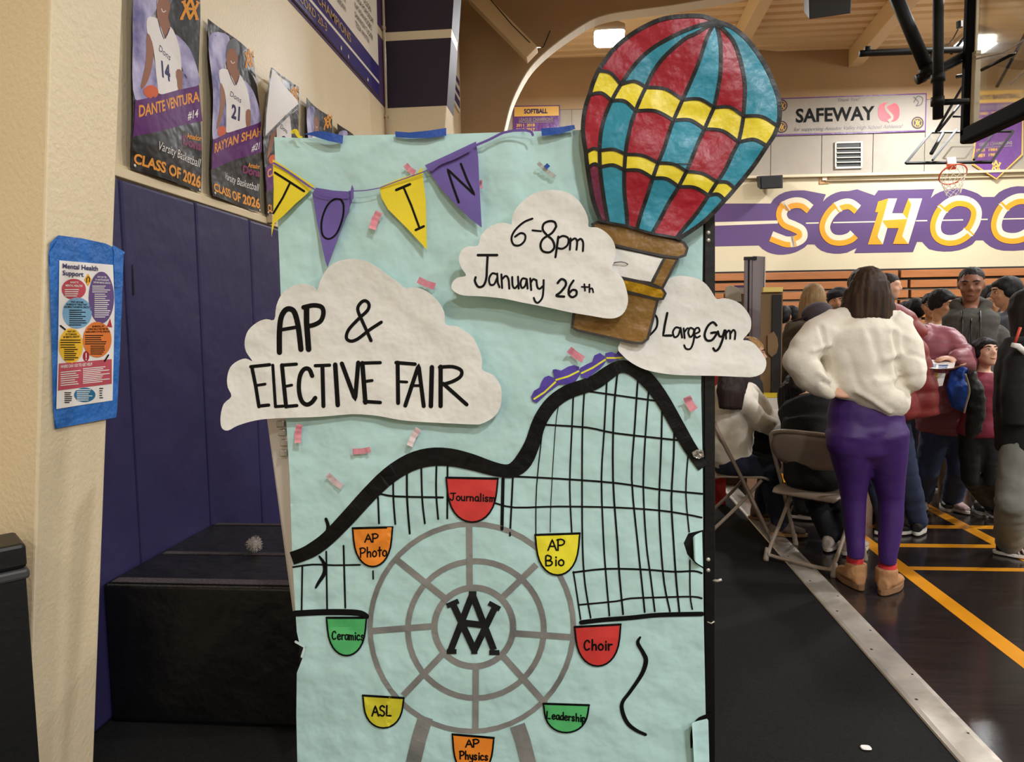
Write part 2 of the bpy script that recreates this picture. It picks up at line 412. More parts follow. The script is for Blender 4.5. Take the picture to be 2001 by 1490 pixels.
letter([[(1676, 410), (1660, 399), (1640, 403), (1622, 419), (1612, 440), (1615, 457), (1627, 468), (1645, 470), (1661, 465), (1669, 458)]], flips=(.24,), first=1)
letter([[(1893, 396), (1907, 410), (1906, 430), (1894, 452), (1873, 467), (1851, 470), (1834, 462), (1828, 445), (1833, 424), (1846, 405), (1868, 393)]], True, flips=(.28, .80), first=0)
letter([[(2017, 392), (2032, 406), (2031, 427), (2018, 448), (1996, 463), (1973, 466), (1954, 459), (1947, 442), (1952, 420), (1966, 401), (1990, 389)]], True, flips=(.28, .80), first=0)
m = MB()
for q, c in (([(1716, 394), (1736, 388), (1722, 444), (1713, 463), (1725, 478), (1696, 478), (1716, 415), (1710, 415)], 0),
             ([(1736, 388), (1753, 388), (1743, 417), (1764, 417), (1773, 428), (1726, 432), (1717, 460), (1725, 478), (1714, 463), (1724, 431)], 1),
             ([(1724, 431), (1773, 428), (1756, 446), (1734, 446)], 0), ([(1724, 432), (1734, 446), (1725, 478), (1714, 463)], 1),
             ([(1764, 417), (1775, 388), (1781, 400), (1773, 428)], 0), ([(1775, 388), (1802, 388), (1775, 477), (1763, 462), (1773, 428), (1781, 400)], 1),
             ([(1756, 446), (1773, 428), (1763, 462), (1775, 477), (1745, 477)], 0)):
    m.poly([atF(x, y, .009 + .0005 * len(m.f)) for x, y in q], c)
m.build('painted_letter', [gold, mwhite], fw)

# ---- lamps: bell housings hanging from the deck, each with its own light
glow = mat('lamp lens', (255, 244, 224), .4, emit=26)
housing = mat('lamp housing', (190, 180, 165), .4, metal=.4)
def lamp(i, x, y):
    z = 6.28; t = thing('high_bay_lamp', 'square high bay lamp hanging under the ribbed ceiling', 'lamp', (x, y, z), 'high bay lamps')
    m = MB(); s = .26
    m.rings([((x, y, z), (s, 0, 0), (0, s, 0)), ((x, y, z + .10), (s, 0, 0), (0, s, 0)), ((x, y, z + .2), (.12, 0, 0), (0, .12, 0)), ((x, y, z + .26), (.06, 0, 0), (0, .06, 0))], 20, sq=6)
    m.build('lamp_housing', housing, t, True)
    m = MB(); m.rings([((x, y, z - .12), (s * .82, 0, 0), (0, s * .82, 0)), ((x, y, z - .08), (s * .96, 0, 0), (0, s * .96, 0)), ((x, y, z - .004), (s * .98, 0, 0), (0, s * .98, 0))], 20, sq=6)
    m.build('lamp_lens', glow, t, True)
    m = MB(); m.tube([(x, y, z + .25), (x, y, CZ)], .012, 6); m.build('hanging_rod', housing, t)
    d = bpy.data.lights.new('lamp_light', 'AREA'); d.shape = 'SQUARE'; d.size = .5; d.energy = LAMP_W; d.color = (.96, .98, 1.0)
    o = bpy.data.objects.new('lamp_light', d); COL.objects.link(o); o.parent = t; o.location = (0, 0, -.14)
for i, (x, y) in enumerate(LAMPS): lamp(i, x, y)

# ================================================================== THE STANDING POSTER BOARD
BP = atY(960, 700, 2.05)                               # a point of the board and its facing
BN = V((math.sin(math.radians(-2.6)), -math.cos(math.radians(2.6)), 0)).normalized()
BR = V((0, 0, 1)).cross(BN).normalized() * 1
def onb(px, py, off=0): return plane_hit(px, py, BP + BN * off, BN)
def nz(x, y, s, k=0): return noise.noise(V((x / s, y / s, k)))
def crease(x, y, s, k=0):
    return 1 - abs(noise.noise(V((x / s, y / s, k)))) * 2
def pdisp(x, y):
    """how far the paper stands off the board, in metres, at photo position x, y"""
    d = .008 + .005 * nz(x, y, 210, 1) + .003 * nz(x, y * .5, 80, 2) + .0026 * crease(x, y, 120, 5) + .0020 * crease(y + x * .4, x, 64, 8) + .0014 * crease(x - y * .5, y, 48, 14)
    if y < 420: d += .010 * math.exp(-((y - 300) / 55) ** 2) * (.5 + .5 * math.sin(x / 62.0)) * (1 if x < 960 else .35)
    if x > 940 and y < 520: d += .004 * math.sin(x / 17.0) * max(0, 1 - abs(y - 330) / 190)
    if x < 760 and y > 900: d += .007 * abs(nz(x, y, 70, 11)) + .0028 * crease(x, y, 50, 3)
    return d
def paperS(off): return lambda x, y: onb(x, y, pdisp(x, y) + off)

aqua = mat('aqua butcher paper', (182, 216, 213), .75, (6, .25, 16, .10), var=.03, vscale=3)
ink = mat('black marker', (7, 7, 7), .7, var=.2, vscale=20, spec=.2)
ink_thick = mat('black poster paint', (9, 8, 8), .5, (30, .2), var=.3, vscale=14, spec=.25)
cloud_white = mat('white cut paper', (230, 228, 222), .8, (8, .28, 24, .12), var=.03, vscale=4)
grey_paint = mat('silver grey paint', (112, 112, 110), .35, (25, .15), mix=(146, 143, 138), vscale=9)

board = thing('display_board', 'tall black framed folding board carrying the blue fair poster', 'display board', onb(960, 1600))
m = MB()
def bq(x0, y0, x1, y1, o0, o1, mb=m, mi=0):
    a = [onb(x, y, o0) for x, y in ((x0, y0), (x1, y0), (x1, y1), (x0, y1))]; mb.slab(a, BN * (o1 - o0), mi)
zf = 0.012
ybot = 745 + 0
pb = onb(960, 1490); sc_y = 1490 + (pb.z - .03) / (pb - onb(960, 1491)).length
m = MB(); bq(590, 280, 1380, sc_y, -.022, -.004, m); m.build('panel', mat('dark table top', (22, 26, 30), .5), board)
m = MB(); bq(1374, 262, 1394, sc_y, -.03, .004, m); fr = m.build('frame_upright', mat('black painted steel', (10, 10, 11), .38, (40, .08)), board, bevel=.002)
m = MB(); bq(600, 276, 1374, 292, -.03, .0, m); m.build('frame_rail', black, board, bevel=.002)
m = MB(); bq(592, 284, 606, sc_y, -.035, -.012, m); m.build('frame_upright', black, board, bevel=.002)
for y in (1094, 1115, 455, 470):
    m = MB(); c = onb(1384, y, .004); m.ball(c, (.006, .004, .006), 10); m.build('bolt', steel, fr, True)
m = MB(); m.tube([onb(1392, 1134, .0), onb(1402, 1136, .004), onb(1410, 1133, .006)], .004, 8); m.build('hook', steel, board, True)
m = MB(); m.tube([onb(1382, 1216, .006), onb(1390, 1219, .008), onb(1396, 1215, .007)], .0022, 6); m.build('wire_tie', steel, board, True)
# white folding leaf leaning out behind the left edge
m = MB(); lf = [onb(511, 745, -.10), onb(560, 745, -.05), onb(577, 1196, -.04), onb(572, 1196, -.06)]
m.slab(lf, -BN * .018); lf_o = m.build('folding_leaf', mat('white laminate', (214, 206, 198), .5), board, bevel=.003)
m = MB()
for k, (x, y) in enumerate(((549, 829), (552, 846), (556, 866), (555, 886))):
    c = onb(x, y, -.045); m.box(c - V((.012, .01, .010)), c + V((.010, .01, .011)))
m.build('hinge', mat('worn aluminium', (176, 170, 160), .4, metal=.6), lf_o, bevel=.003)

# ---- paper
paper = thing('paper_backdrop', 'pale blue paper sheet painted with a coaster and wheel, taped over the tall board', 'poster', onb(960, 1400))
left = [(536, 268), (538, 330), (545, 480), (550, 620), (558, 800), (566, 930), (571, 1090), (577, 1190), (580, 1236), (585, 1258), (597, 1270), (590, 1290), (580, 1316), (579, 1400), (581, 1490), (583, 1600)]
right = [(1388, 1600), (1385, 1490), (1379, 1400), (1377, 1300), (1375, 1200), (1374, 1112), (1358, 1101), (1343, 1084), (1336, 1062), (1345, 1043), (1374, 1036), (1373, 900), (1370, 760), (1372, 600), (1374, 430), (1374, 256)]
out = left + right + [(1300, 252), (1140, 254), (1000, 258), (880, 262), (770, 263), (672, 265), (600, 270)]
m = MB(); fill(m, out, paperS(0), 9); m.build('paper_sheet', aqua, paper, True, solid=.0006)
m = MB()                                                # curled torn flap on the right edge
for k in range(0, 9):
    a = k / 8; m.v.append(onb(1372 - 34 * a + 16 * a * a, 1040 + 12 * a, .010 + .03 * math.sin(a * 2.6))); m.v.append(onb(1374 - 34 * a + 16 * a * a, 1108 - 16 * a, .010 + .03 * math.sin(a * 2.6)))
m.f += [(2 * k, 2 * k + 1, 2 * k + 3, 2 * k + 2) for k in range(8)]; m.m += [0] * 8
m.build('curled_flap', aqua, paper, True)
m = MB()
for k in range(0, 9):
    a = k / 8; m.v.append(onb(1384 - 32 * math.sin(a * 1.5), 1405 + 10 * a, .012 + .03 * a)); m.v.append(onb(1388 - 36 * math.sin(a * 1.5) + 8 * a, 1560, .012 + .02 * a))
m.f += [(2 * k, 2 * k + 1, 2 * k + 3, 2 * k + 2) for k in range(8)]; m.m += [0] * 8
m.build('curled_flap', aqua, paper, True)
m = MB()
for a, b in (((578, 1255), (596, 1265)), ((596, 1265), (590, 1284))): stroke(m, [a, b], 5, paperS(.004), step=3)
m.build('torn_edge', mat('torn paper fibre', (196, 218, 212), .9), paper)

P1 = paperS(.0022); P2 = paperS(.0030); P3 = paperS(.0042); P4 = paperS(.0050)
A = lambda c, ox, oy, s=3.548: [(ox + x / s, oy + y / s) for x, y in c]
c33 = lambda *c: A(c, 950, 640); c42 = lambda *c: A(c, 540, 640); c44 = lambda *c: A(c, 540, 1070); c55 = lambda *c: A(c, 950, 1070)

# coaster supports
m = MB()
for q, wd in ((c33((395, 680), (350, 1100), (345, 1435)), 2.2), (c33((505, 530), (480, 700), (450, 1200), (445, 1420)), 1.6),
              (c33((605, 470), (595, 700), (580, 1100), (595, 1440)), 3), (c33((680, 460), (668, 700), (665, 1100), (668, 1490)) + c55((680, 200), (700, 350), (725, 490)), 3.2),
              (c33((838, 350), (820, 700), (800, 1050), (815, 1490)) + c55((830, 180), (855, 475)), 3.2), (c33((912, 305), (885, 600), (880, 1050), (910, 1490)) + c55((925, 200), (950, 465)), 3.6),
              (c33((1052, 360), (1030, 700), (1010, 1050), (1050, 1490)) + c55((1080, 250), (1100, 450)), 3.4), (c33((1128, 420), (1105, 750), (1090, 1100), (1110, 1490)) + c55((1140, 200), (1170, 445)), 3.2),
              (c33((1220, 540), (1215, 800), (1200, 1200), (1210, 1490)) + c55((1235, 250), (1275, 445)), 3.4), (c33((1305, 690), (1300, 900), (1285, 1200), (1300, 1490)) + c55((1320, 250), (1340, 445)), 3.6),
              (c33((1400, 890), (1385, 1150), (1408, 1420)), 2.8), (c55((1413, 90), (1415, 330), (1430, 430)), 2.8), (c55((605, 170), (630, 330), (655, 500)), 3),
              (c42((810, 1060), (812, 1200), (825, 1365)), 3.6), (c42((905, 1015), (907, 1200), (925, 1430)), 4), (c42((1005, 975), (1012, 1200), (1030, 1360)), 3.6), (c42((1110, 965), (1108, 1150), (1122, 1330)), 3.6),
              (c42((1187, 965), (1185, 1325)), 3.6), (c42((705, 1180), (712, 1360)), 3.6), (c42((1572, 1050), (1564, 1400)), 6.5), (c42((1640, 1040), (1620, 1445)), 3.6),
              (c44((180, 130), (175, 440)), 3.4), (c44((346, 30), (352, 430)), 3.4), (c44((466, -10), (478, 420)), 3.6), (c44((670, 165), (672, 220)), 3),
              (c33((720, 445), (1000, 485), (1220, 515)), 3.4), (c33((395, 675), (700, 695), (900, 735), (1350, 785)), 3.6), (c33((200, 1035), (500, 1050), (900, 1080), (1200, 1125), (1500, 1155)), 3.6),
              (c33((65, 1220), (200, 1250), (500, 1243), (900, 1250), (1200, 1270), (1400, 1300), (1495, 1320)), 3.4), (c42((720, 1155), (830, 1173), (1155, 1180)), 3.8),
              (c55((605, 175), (830, 150), (1100, 155), (1300, 170), (1440, 165), (1495, 180)), 3.6), (c55((640, 400), (900, 375), (1000, 355), (1200, 348), (1430, 343), (1495, 355)), 3.4),
              (c44((115, 138), (250, 120), (400, 125), (580, 122)), 3.4)):
    stroke(m, q, wd, P1, step=7, sm=3)
stroke(m, c55((660, 522), (800, 505), (1000, 490), (1200, 470), (1497, 463)), 9, P2, sm=4); stroke(m, c44((130, 460), (350, 450), (560, 455), (622, 480)), 12, P2, sm=4)
m.build('coaster_support', ink, paper)
m = MB()
cl = [(570, 1092, 26), (592, 1084, 26), (612, 1074, 28), (640, 1053, 28), (680, 1012, 30), (720, 968, 31), (760, 930, 33), (800, 905, 35), (838, 894, 36), (878, 894, 35), (920, 903, 32), (955, 914, 28), (985, 921, 26), (1005, 918, 30), (1024, 900, 34), (1040, 868, 30), (1050, 836, 28), (1061, 812, 28), (1080, 787, 28), (1108, 767, 28), (1142, 755, 28), (1165, 746, 29), (1186, 731, 28), (1210, 717, 25), (1235, 721, 26), (1262, 740, 30), (1290, 774, 28), (1318, 822, 27), (1345, 870, 26), (1366, 902, 24), (1374, 914, 22)]
stroke(m, [p[:2] for p in cl], [p[2] for p in cl], P3, step=6, sm=3, cap=False); m.build('coaster_track', ink_thick, paper)
m = MB()
for q, ws in ((c55((1068, 625), (1052, 665), (1090, 735), (1108, 790), (1080, 880), (1000, 1000), (946, 1075), (945, 1140), (980, 1220), (1040, 1270), (1105, 1300)), [4, 7, 8, 9, 8, 7, 7, 8, 8, 7, 6]),
              ([(637, 1015), (641, 1032), (632, 1056)], [6, 7, 5]), ([(624, 1088), (633, 1102), (634, 1120), (622, 1140), (617, 1149)], [4, 7, 8, 6, 4]), ([(1388, 1400), (1366, 1410), (1354, 1432), (1351, 1462)], [11, 12, 9, 3])):
    stroke(m, q, ws, P2, sm=5)
m.build('ink_squiggle', ink, paper)
# coaster cars
for q, y in ((c33((312, 480), (332, 440), (370, 418), (385, 375), (402, 348), (432, 335), (470, 350), (485, 375), (502, 398), (430, 450), (350, 525), (322, 510)), c33((333, 497), (405, 450), (480, 380))),
             (c33((460, 295), (480, 290), (520, 300), (570, 272), (610, 262), (645, 275), (650, 330), (620, 375), (560, 395), (500, 395), (475, 350)), c33((485, 365), (570, 340), (640, 305))),
             (c33((650, 282), (700, 255), (735, 240), (750, 195), (790, 178), (825, 205), (828, 242), (790, 285), (700, 355), (660, 345)), c33((662, 318), (740, 280), (825, 225))),
             (c33((825, 180), (870, 170), (900, 185), (915, 165), (950, 190), (945, 215), (910, 225), (850, 245), (835, 220)), c33((838, 213), (900, 213), (942, 210)))):
    m = MB(); fill(m, q, P4, 8); c = m.build('coaster_car', mat('purple marker', (82, 62, 160), .5, var=.15, vscale=20), paper)
    m = MB(); stroke(m, y, 3.6, paperS(.0058), step=4); m.build('car_stripe', mat('yellow marker', (226, 220, 62), .5), c)

# ferris wheel
wheel = None
m = MB()
def ring(cx, cy, rx, ry, wd, S): stroke(m, [(cx + rx * math.cos(t * math.pi / 24), cy + ry * math.sin(t * math.pi / 24)) for t in range(49)], wd, S, step=8, cap=False)
ring(922, 1227, 199, 203, 10, P1); ring(930, 1231, 133, 134, 11, P1); ring(926, 1226, 77, 77, 12, P1)
for a, b in (((917, 1028), (918, 1152)), ((930, 1300), (929, 1430)), ((722, 1234), (850, 1224)), ((1003, 1238), (1120, 1246)), ((771, 1091), (872, 1172)), ((1048, 1104), (978, 1172)), ((868, 1276), (788, 1360)), ((984, 1284), (1066, 1376))):
    stroke(m, resample([a, b], 30), 12, P2, cap=False)
stroke(m, [(832, 1402), (820, 1440), (808, 1490), (790, 1590)], 29, P2, cap=False); stroke(m, [(1011, 1418), (1022, 1450), (1032, 1490), (1056, 1590)], 30, P2, cap=False)
wheel = m.build('ferris_wheel', grey_paint, paper)
def emblem(mb, S, cx, cy, k=1, wd=13, mi=0, wx=1):
    f = lambda *q: [(cx + x * k * wx, cy + y * k) for x, y in q]
    for q in (f((0, -57), (-42, 52)), f((0, -57), (42, 52)), f((-38, -38), (4, 53)), f((46, -35), (4, 53)), f((-24, -2), (26, 4))):
        stroke(mb, q, wd * k, S, mi, step=max(3, 8 * k), cap=False)
    for q in (f((-50, -34), (-27, -44)), f((32, -40), (54, -28)), f((-50, 55), (-31, 55)), f((33, 57), (53, 57)), f((-7, -58), (8, -58)), f((-2, 55), (10, 55))):
        stroke(mb, q, wd * k * .75, S, mi, step=max(3, 8 * k), cap=False)
m = MB(); emblem(m, P3, 923, 1219, 1.0); m.build('emblem', mat('flat black', (8, 8, 8), .6), wheel)

# gondolas with hand lettering
HAND = {  # strokes on a 10 wide, 14 high cell (y down, baseline 10, descender 14)
 'A': [[(0, 10), (4, 0), (8, 10)], [(1.5, 6.3), (6.6, 6.3)]], 'P': [[(1, 10), (1, 0)], [(0, .5), (4, -.2), (7, 1.5), (6.5, 4), (4, 5.3), (1, 5.4)]],
 'B': [[(1, 10), (1, 0), (5, .4), (6, 2.4), (4.5, 4.4), (1, 4.8), (5.4, 5.2), (7, 7.4), (5, 9.8), (1, 10)]], 'S': [[(6.6, 1.4), (4, 0), (1.4, 1.6), (2, 4), (5.4, 5.6), (6.6, 8), (4.4, 10), (1, 8.8)]],
 'L': [[(1, 0), (.6, 9.6), (6, 9.8)]], 'C': [[(6.6, 2), (5, .2), (2.4, 1.2), (1, 5), (1.8, 8.6), (4, 10), (6.6, 8.6)]], 'J': [[(1, .4), (8, 0)], [(5, .2), (5, 7), (3.6, 9.8), (1.6, 9.6), (.6, 8)]],
 'a': [[(5.6, 4.4), (3, 3.8), (1, 6), (1.6, 9.2), (3.6, 9.8), (5.4, 7.6)], [(5.6, 4), (5.6, 8.6), (6.6, 10)]], 'c': [[(5.4, 5), (3.6, 3.8), (1.4, 5.4), (1.2, 8.4), (3, 10), (5.6, 9)]],
 'd': [[(5.4, 5), (3, 4), (1, 6.4), (1.6, 9.4), (3.6, 9.6), (5.4, 7.6)], [(5.8, -.6), (5.8, 10)]], 'e': [[(1.2, 7), (5.4, 6.2), (5, 4.4), (3, 3.8), (1.2, 6), (1.6, 9), (3.6, 10), (5.8, 8.8)]],
 'h': [[(1.2, -.6), (1.2, 10)], [(1.2, 6.4), (3.4, 4.4), (5.2, 5.4), (5.4, 10)]], 'i': [[(2, 4.2), (2, 10)], [(2, 1.2), (2.1, 1.9)]], 'l': [[(2, -.6), (2, 10)]],
 'm': [[(.8, 4), (.8, 10)], [(.8, 6), (2.4, 4.4), (3.8, 5.4), (3.8, 10)], [(3.8, 6), (5.4, 4.4), (7, 5.4), (7.2, 10)]], 'n': [[(1, 4), (1, 10)], [(1, 6), (3.2, 4.2), (5, 5.4), (5.2, 10)]],
 'o': [[(3.4, 3.8), (1.2, 5.6), (1.2, 8.6), (3.4, 10), (5.6, 8.6), (5.6, 5.4), (3.4, 3.8)]], 'p': [[(1.2, 4), (1.2, 14)], [(1.2, 5), (3.6, 3.8), (5.6, 6), (4.6, 9), (1.2, 9.4)]],
 'r': [[(1.2, 4), (1.4, 10)], [(1.4, 6.4), (3, 4.4), (5, 4.4)]], 's': [[(5, 4.8), (3, 3.8), (1.4, 5), (2.4, 6.6), (4.6, 7.8), (4.6, 9.4), (2.6, 10), (1, 9)]], 't': [[(3, 0), (3, 10)], [(.8, 3.6), (5.4, 3.4)]],
 'u': [[(1, 4), (1.2, 8.6), (3, 10), (5, 8.4)], [(5.2, 4), (5.4, 10)]], 'y': [[(1, 4), (2, 8), (4, 9), (5.4, 7)], [(5.6, 4), (5.4, 11), (3.6, 14), (1.2, 13)]], ' ': []}
ADV = {'i': 3.6, 'l': 3.6, 'm': 8.6, ' ': 4, 'r': 5.6, 't': 6}
def hand(mb, s, S, x0, x1, y, h, wd, mi=0, dy=0):
    """hand lettering: baseline y, capital height h"""
    tot = sum(ADV.get(c, 7 if c.islower() else 8.6) for c in s); k = (x1 - x0) / tot; x = 0
    for c in s:
        for st in HAND[c]:
            stroke(mb, [(x0 + (x + p) * k, y + (q - 10) * h / 10 + dy * (x + p) / tot) for p, q in st], wd, S, mi, step=4, sm=3 if len(st) > 2 and c not in 'AL' else 0)
        x += ADV.get(c, 7 if c.islower() else 8.6)
def cup(color, x0, y0, x1, y1, dep, words):
    n = 16; w2 = (x1 - x0) / 2; q = [(x0, y0), (x1, y1)]
    for i in range(1, n):
        t = math.pi * i / n; cx = (x0 + x1) / 2 + w2 * math.cos(t) * (1 if t < .1 else .97); q.append((cx, (y0 + y1) / 2 + dep * (math.sin(t) ** .72)))
    m = MB(); fill(m, q, P3, 7); g = m.build('gondola', mat(color[0], color[1], .55, var=.1, vscale=18), wheel)
    m = MB(); stroke(m, q + [q[0], q[1]], 3.4, paperS(.0050), step=6); stroke(m, [q[0], q[1]], 4.4, paperS(.0050)); m.build('outline', ink, g)
    m = MB()
    for a in words: hand(m, a[0], paperS(.0056), *a[1:6], **({'dy': a[6]} if len(a) > 6 else {}))
    m.build('lettering', ink, g)
R_ = ('red marker', (206, 56, 52)); O_ = ('orange marker', (240, 140, 42)); Y_ = ('yellow paint marker', (238, 226, 48)); G_ = ('green marker', (84, 182, 108)); Y2 = ('mustard marker', (208, 198, 48))
cup(R_, 872, 934, 973, 936, 86, [('Journalism', 879, 968, 978, 14, 2.6, 3)])
cup(O_, 689, 1033, 767, 1031, 76, [('AP', 713, 741, 1060, 16, 2.8), ('Photo', 703, 757, 1090, 18, 2.8, -3)])
cup(Y_, 1046, 1046, 1133, 1043, 80, [('AP', 1071, 1106, 1076, 21, 3.2), ('Bio', 1065, 1104, 1106, 19, 3.2)])
cup(G_, 638, 1208, 716, 1208, 74, [('Ceramics', 648, 713, 1250, 16, 2.8, 2)])
cup(R_, 1123, 1226, 1213, 1221, 79, [('Choir', 1140, 1197, 1271, 19, 3.4)])
cup(Y2, 709, 1360, 789, 1365, 61, [('ASL', 727, 768, 1400, 20, 3.4)])
cup(G_, 1062, 1376, 1151, 1379, 55, [('Leadership', 1068, 1145, 1405, 14, 2.8, 7)])
cup(O_, 884, 1436, 965, 1443, 78, [('AP', 910, 938, 1461, 15, 3), ('Physics', 898, 955, 1484, 15, 3, 3)])

# ---- clouds of white paper glued to the sheet
def cloud(label, outline, base, lift, cx, cy, seed):
    xs = [p[0] for p in outline]; ys = [p[1] for p in outline]
    def S(off):
        def g(x, y):
            u = (x - cx) / (max(xs) - min(xs)) * 2; v = (y - cy) / (max(ys) - min(ys)) * 2
            return onb(x, y, base + lift * (u * u * .6 + v * v) + .0045 * nz(x, y, 90, seed) + .0022 * nz(x, y, 38, seed + 3) + .0016 * crease(x, y, 55, seed + 7) + off)
        return g
    t = thing('paper_cloud', label, 'paper cutout', onb(cx, cy, base), 'paper clouds on the poster')
    m = MB(); fill(m, smooth(outline, 3, True), S(0), 9); m.build('cloud_cutout', cloud_white, t, True, solid=.0007)
    return t, S
o1 = [(433, 836), (431, 815), (437, 790), (452, 775), (445, 757), (444, 738), (450, 718), (464, 706), (480, 701), (493, 706), (481, 688), (478, 668), (485, 646), (503, 630), (520, 624), (536, 625), (540, 598), (552, 573), (572, 559), (592, 555), (612, 560), (620, 567), (626, 548), (640, 525), (660, 511), (690, 506), (716, 511), (738, 523), (758, 538), (778, 552), (791, 563), (812, 562), (834, 570), (854, 587), (868, 610), (871, 634), (893, 638), (911, 649), (925, 661), (937, 686), (942, 705), (942, 723), (963, 733), (977, 752), (980, 772), (977, 798), (963, 817), (940, 829), (926, 830), (880, 828), (822, 825), (780, 821), (737, 813), (687, 810), (625, 815), (540, 818), (500, 822), (465, 832), (445, 842)]
o2 = A([(80, 1150), (85, 1110), (120, 1075), (180, 1060), (150, 1010), (130, 950), (145, 890), (190, 858), (262, 852), (280, 790), (330, 730), (400, 697), (460, 696), (495, 706), (500, 650), (530, 590), (600, 520), (680, 480), (780, 466), (880, 482), (960, 540), (1010, 620), (1028, 680), (1031, 722), (1090, 727), (1150, 760), (1200, 820), (1217, 890), (1205, 960), (1190, 1012), (1230, 1040), (1270, 1090), (1295, 1170), (1303, 1240), (1280, 1310), (1230, 1350), (1160, 1358), (1050, 1340), (900, 1315), (740, 1280), (560, 1245), (440, 1220), (300, 1205), (180, 1200), (120, 1185)], 860, 240)
o3 = [(1208, 678), (1230, 640), (1258, 606), (1283, 588), (1292, 566), (1305, 547), (1322, 540), (1340, 540), (1364, 545), (1381, 557), (1392, 572), (1400, 584), (1414, 583), (1430, 586), (1445, 593), (1457, 605), (1466, 620), (1468, 634), (1465, 648), (1452, 664), (1463, 666), (1476, 674), (1489, 690), (1497, 705), (1496, 720), (1488, 731), (1471, 737), (1448, 737), (1400, 735), (1340, 734), (1300, 731), (1262, 723), (1235, 710), (1216, 694)]
c1, SA = cloud('largest paper cloud, lettered AP & ELECTIVE FAIR, sticking out past the left edge of the poster', o1, .030, .012, 706, 720, 21)
def letters(t, S, items, name='lettering'):
    m = MB()
    for q, wd, sm in items: stroke(m, q, wd, S(.0012), step=5, sm=sm)
    return m.build(name, ink, t)
letters(c1, SA, [
 ([(546, 689), (546, 650), (549, 622), (557, 607), (567, 604), (576, 612), (583, 640), (588, 683)], 10.5, 4), ([(548, 645), (583, 639)], 7, 0),
 ([(599, 604), (599, 630), (603, 683)], 11, 0), ([(593, 601), (612, 597), (628, 600), (632, 612), (627, 627), (614, 635), (600, 638)], 9, 4),
 ([(745, 630), (722, 645), (700, 662), (686, 667), (677, 661), (681, 645), (700, 624), (718, 607), (721, 595), (714, 588), (705, 592), (699, 605), (708, 628), (718, 650), (725, 666)], 6.5, 4),
 ([(492, 717), (500, 757), (506, 795)], 7, 0), ([(490, 717), (527, 713)], 6.5, 0), ([(499, 754), (518, 751)], 5.5, 0), ([(506, 794), (525, 792)], 6.5, 0),
 ([(533, 714), (538, 792)], 6, 0), ([(538, 795), (553, 794)], 6, 0),
 ([(551, 714), (555, 756), (559, 795)], 8, 0), ([(551, 714), (579, 712)], 6.5, 0), ([(555, 756), (570, 753)], 5.5, 0), ([(558, 795), (580, 793)], 6.5, 0),
 ([(610, 735), (604, 722), (594, 722), (586, 736), (584, 761), (589, 783), (599, 791), (609, 787), (616, 778)], 8.5, 4),
 ([(616, 715), (644, 714)], 6.5, 0), ([(630, 716), (632, 794)], 8, 0), ([(655, 713), (660, 792)], 9, 0), ([(668, 711), (694, 781), (700, 709)], 8.5, 0),
 ([(708, 710), (714, 787)], 9, 0), ([(707, 710), (743, 709)], 6.5, 0), ([(712, 746), (727, 744)], 6, 0), ([(712, 785), (743, 787)], 7, 0),
 ([(777, 709), (778, 788)], 8, 0), ([(774, 709), (811, 712)], 7, 0), ([(778, 746), (795, 747)], 5.5, 0), ([(792, 793), (818, 714), (828, 794)], 8, 0), ([(803, 754), (824, 754)], 5.5, 0),
 ([(844, 718), (842, 794)], 9, 0), ([(861, 717), (861, 794)], 8.5, 0), ([(859, 718), (884, 717), (901, 724), (900, 736), (884, 746), (864, 752)], 7, 4), ([(866, 750), (912, 791)], 7.5, 0)])
c2, SB = cloud('middle paper cloud, lettered 6-8pm January 26th, overlapping the balloon basket', o2, .066, .006, 1052, 500, 31)
K = lambda *q: A(q, 860, 240)
letters(c2, SB, [(K((640, 665), (580, 690), (520, 745), (495, 800), (510, 845), (550, 850), (585, 820), (590, 780), (560, 765), (520, 790)), 4, 4), (K((640, 746), (700, 752)), 3.6, 0),
 (K((805, 720), (795, 690), (760, 682), (720, 700), (712, 740), (740, 778), (780, 815), (792, 865), (760, 898), (712, 890), (696, 850), (715, 805), (775, 765), (805, 720)), 4.4, 4),
 (K((820, 790), (800, 932)), 4.4, 0), (K((815, 805), (850, 785), (888, 800), (885, 845), (850, 873), (812, 868)), 4, 4),
 (K((905, 802), (900, 880)), 4, 0), (K((905, 822), (933, 802), (950, 822), (946, 880)), 4, 4), (K((950, 822), (975, 805), (992, 832), (990, 890)), 4, 4)])
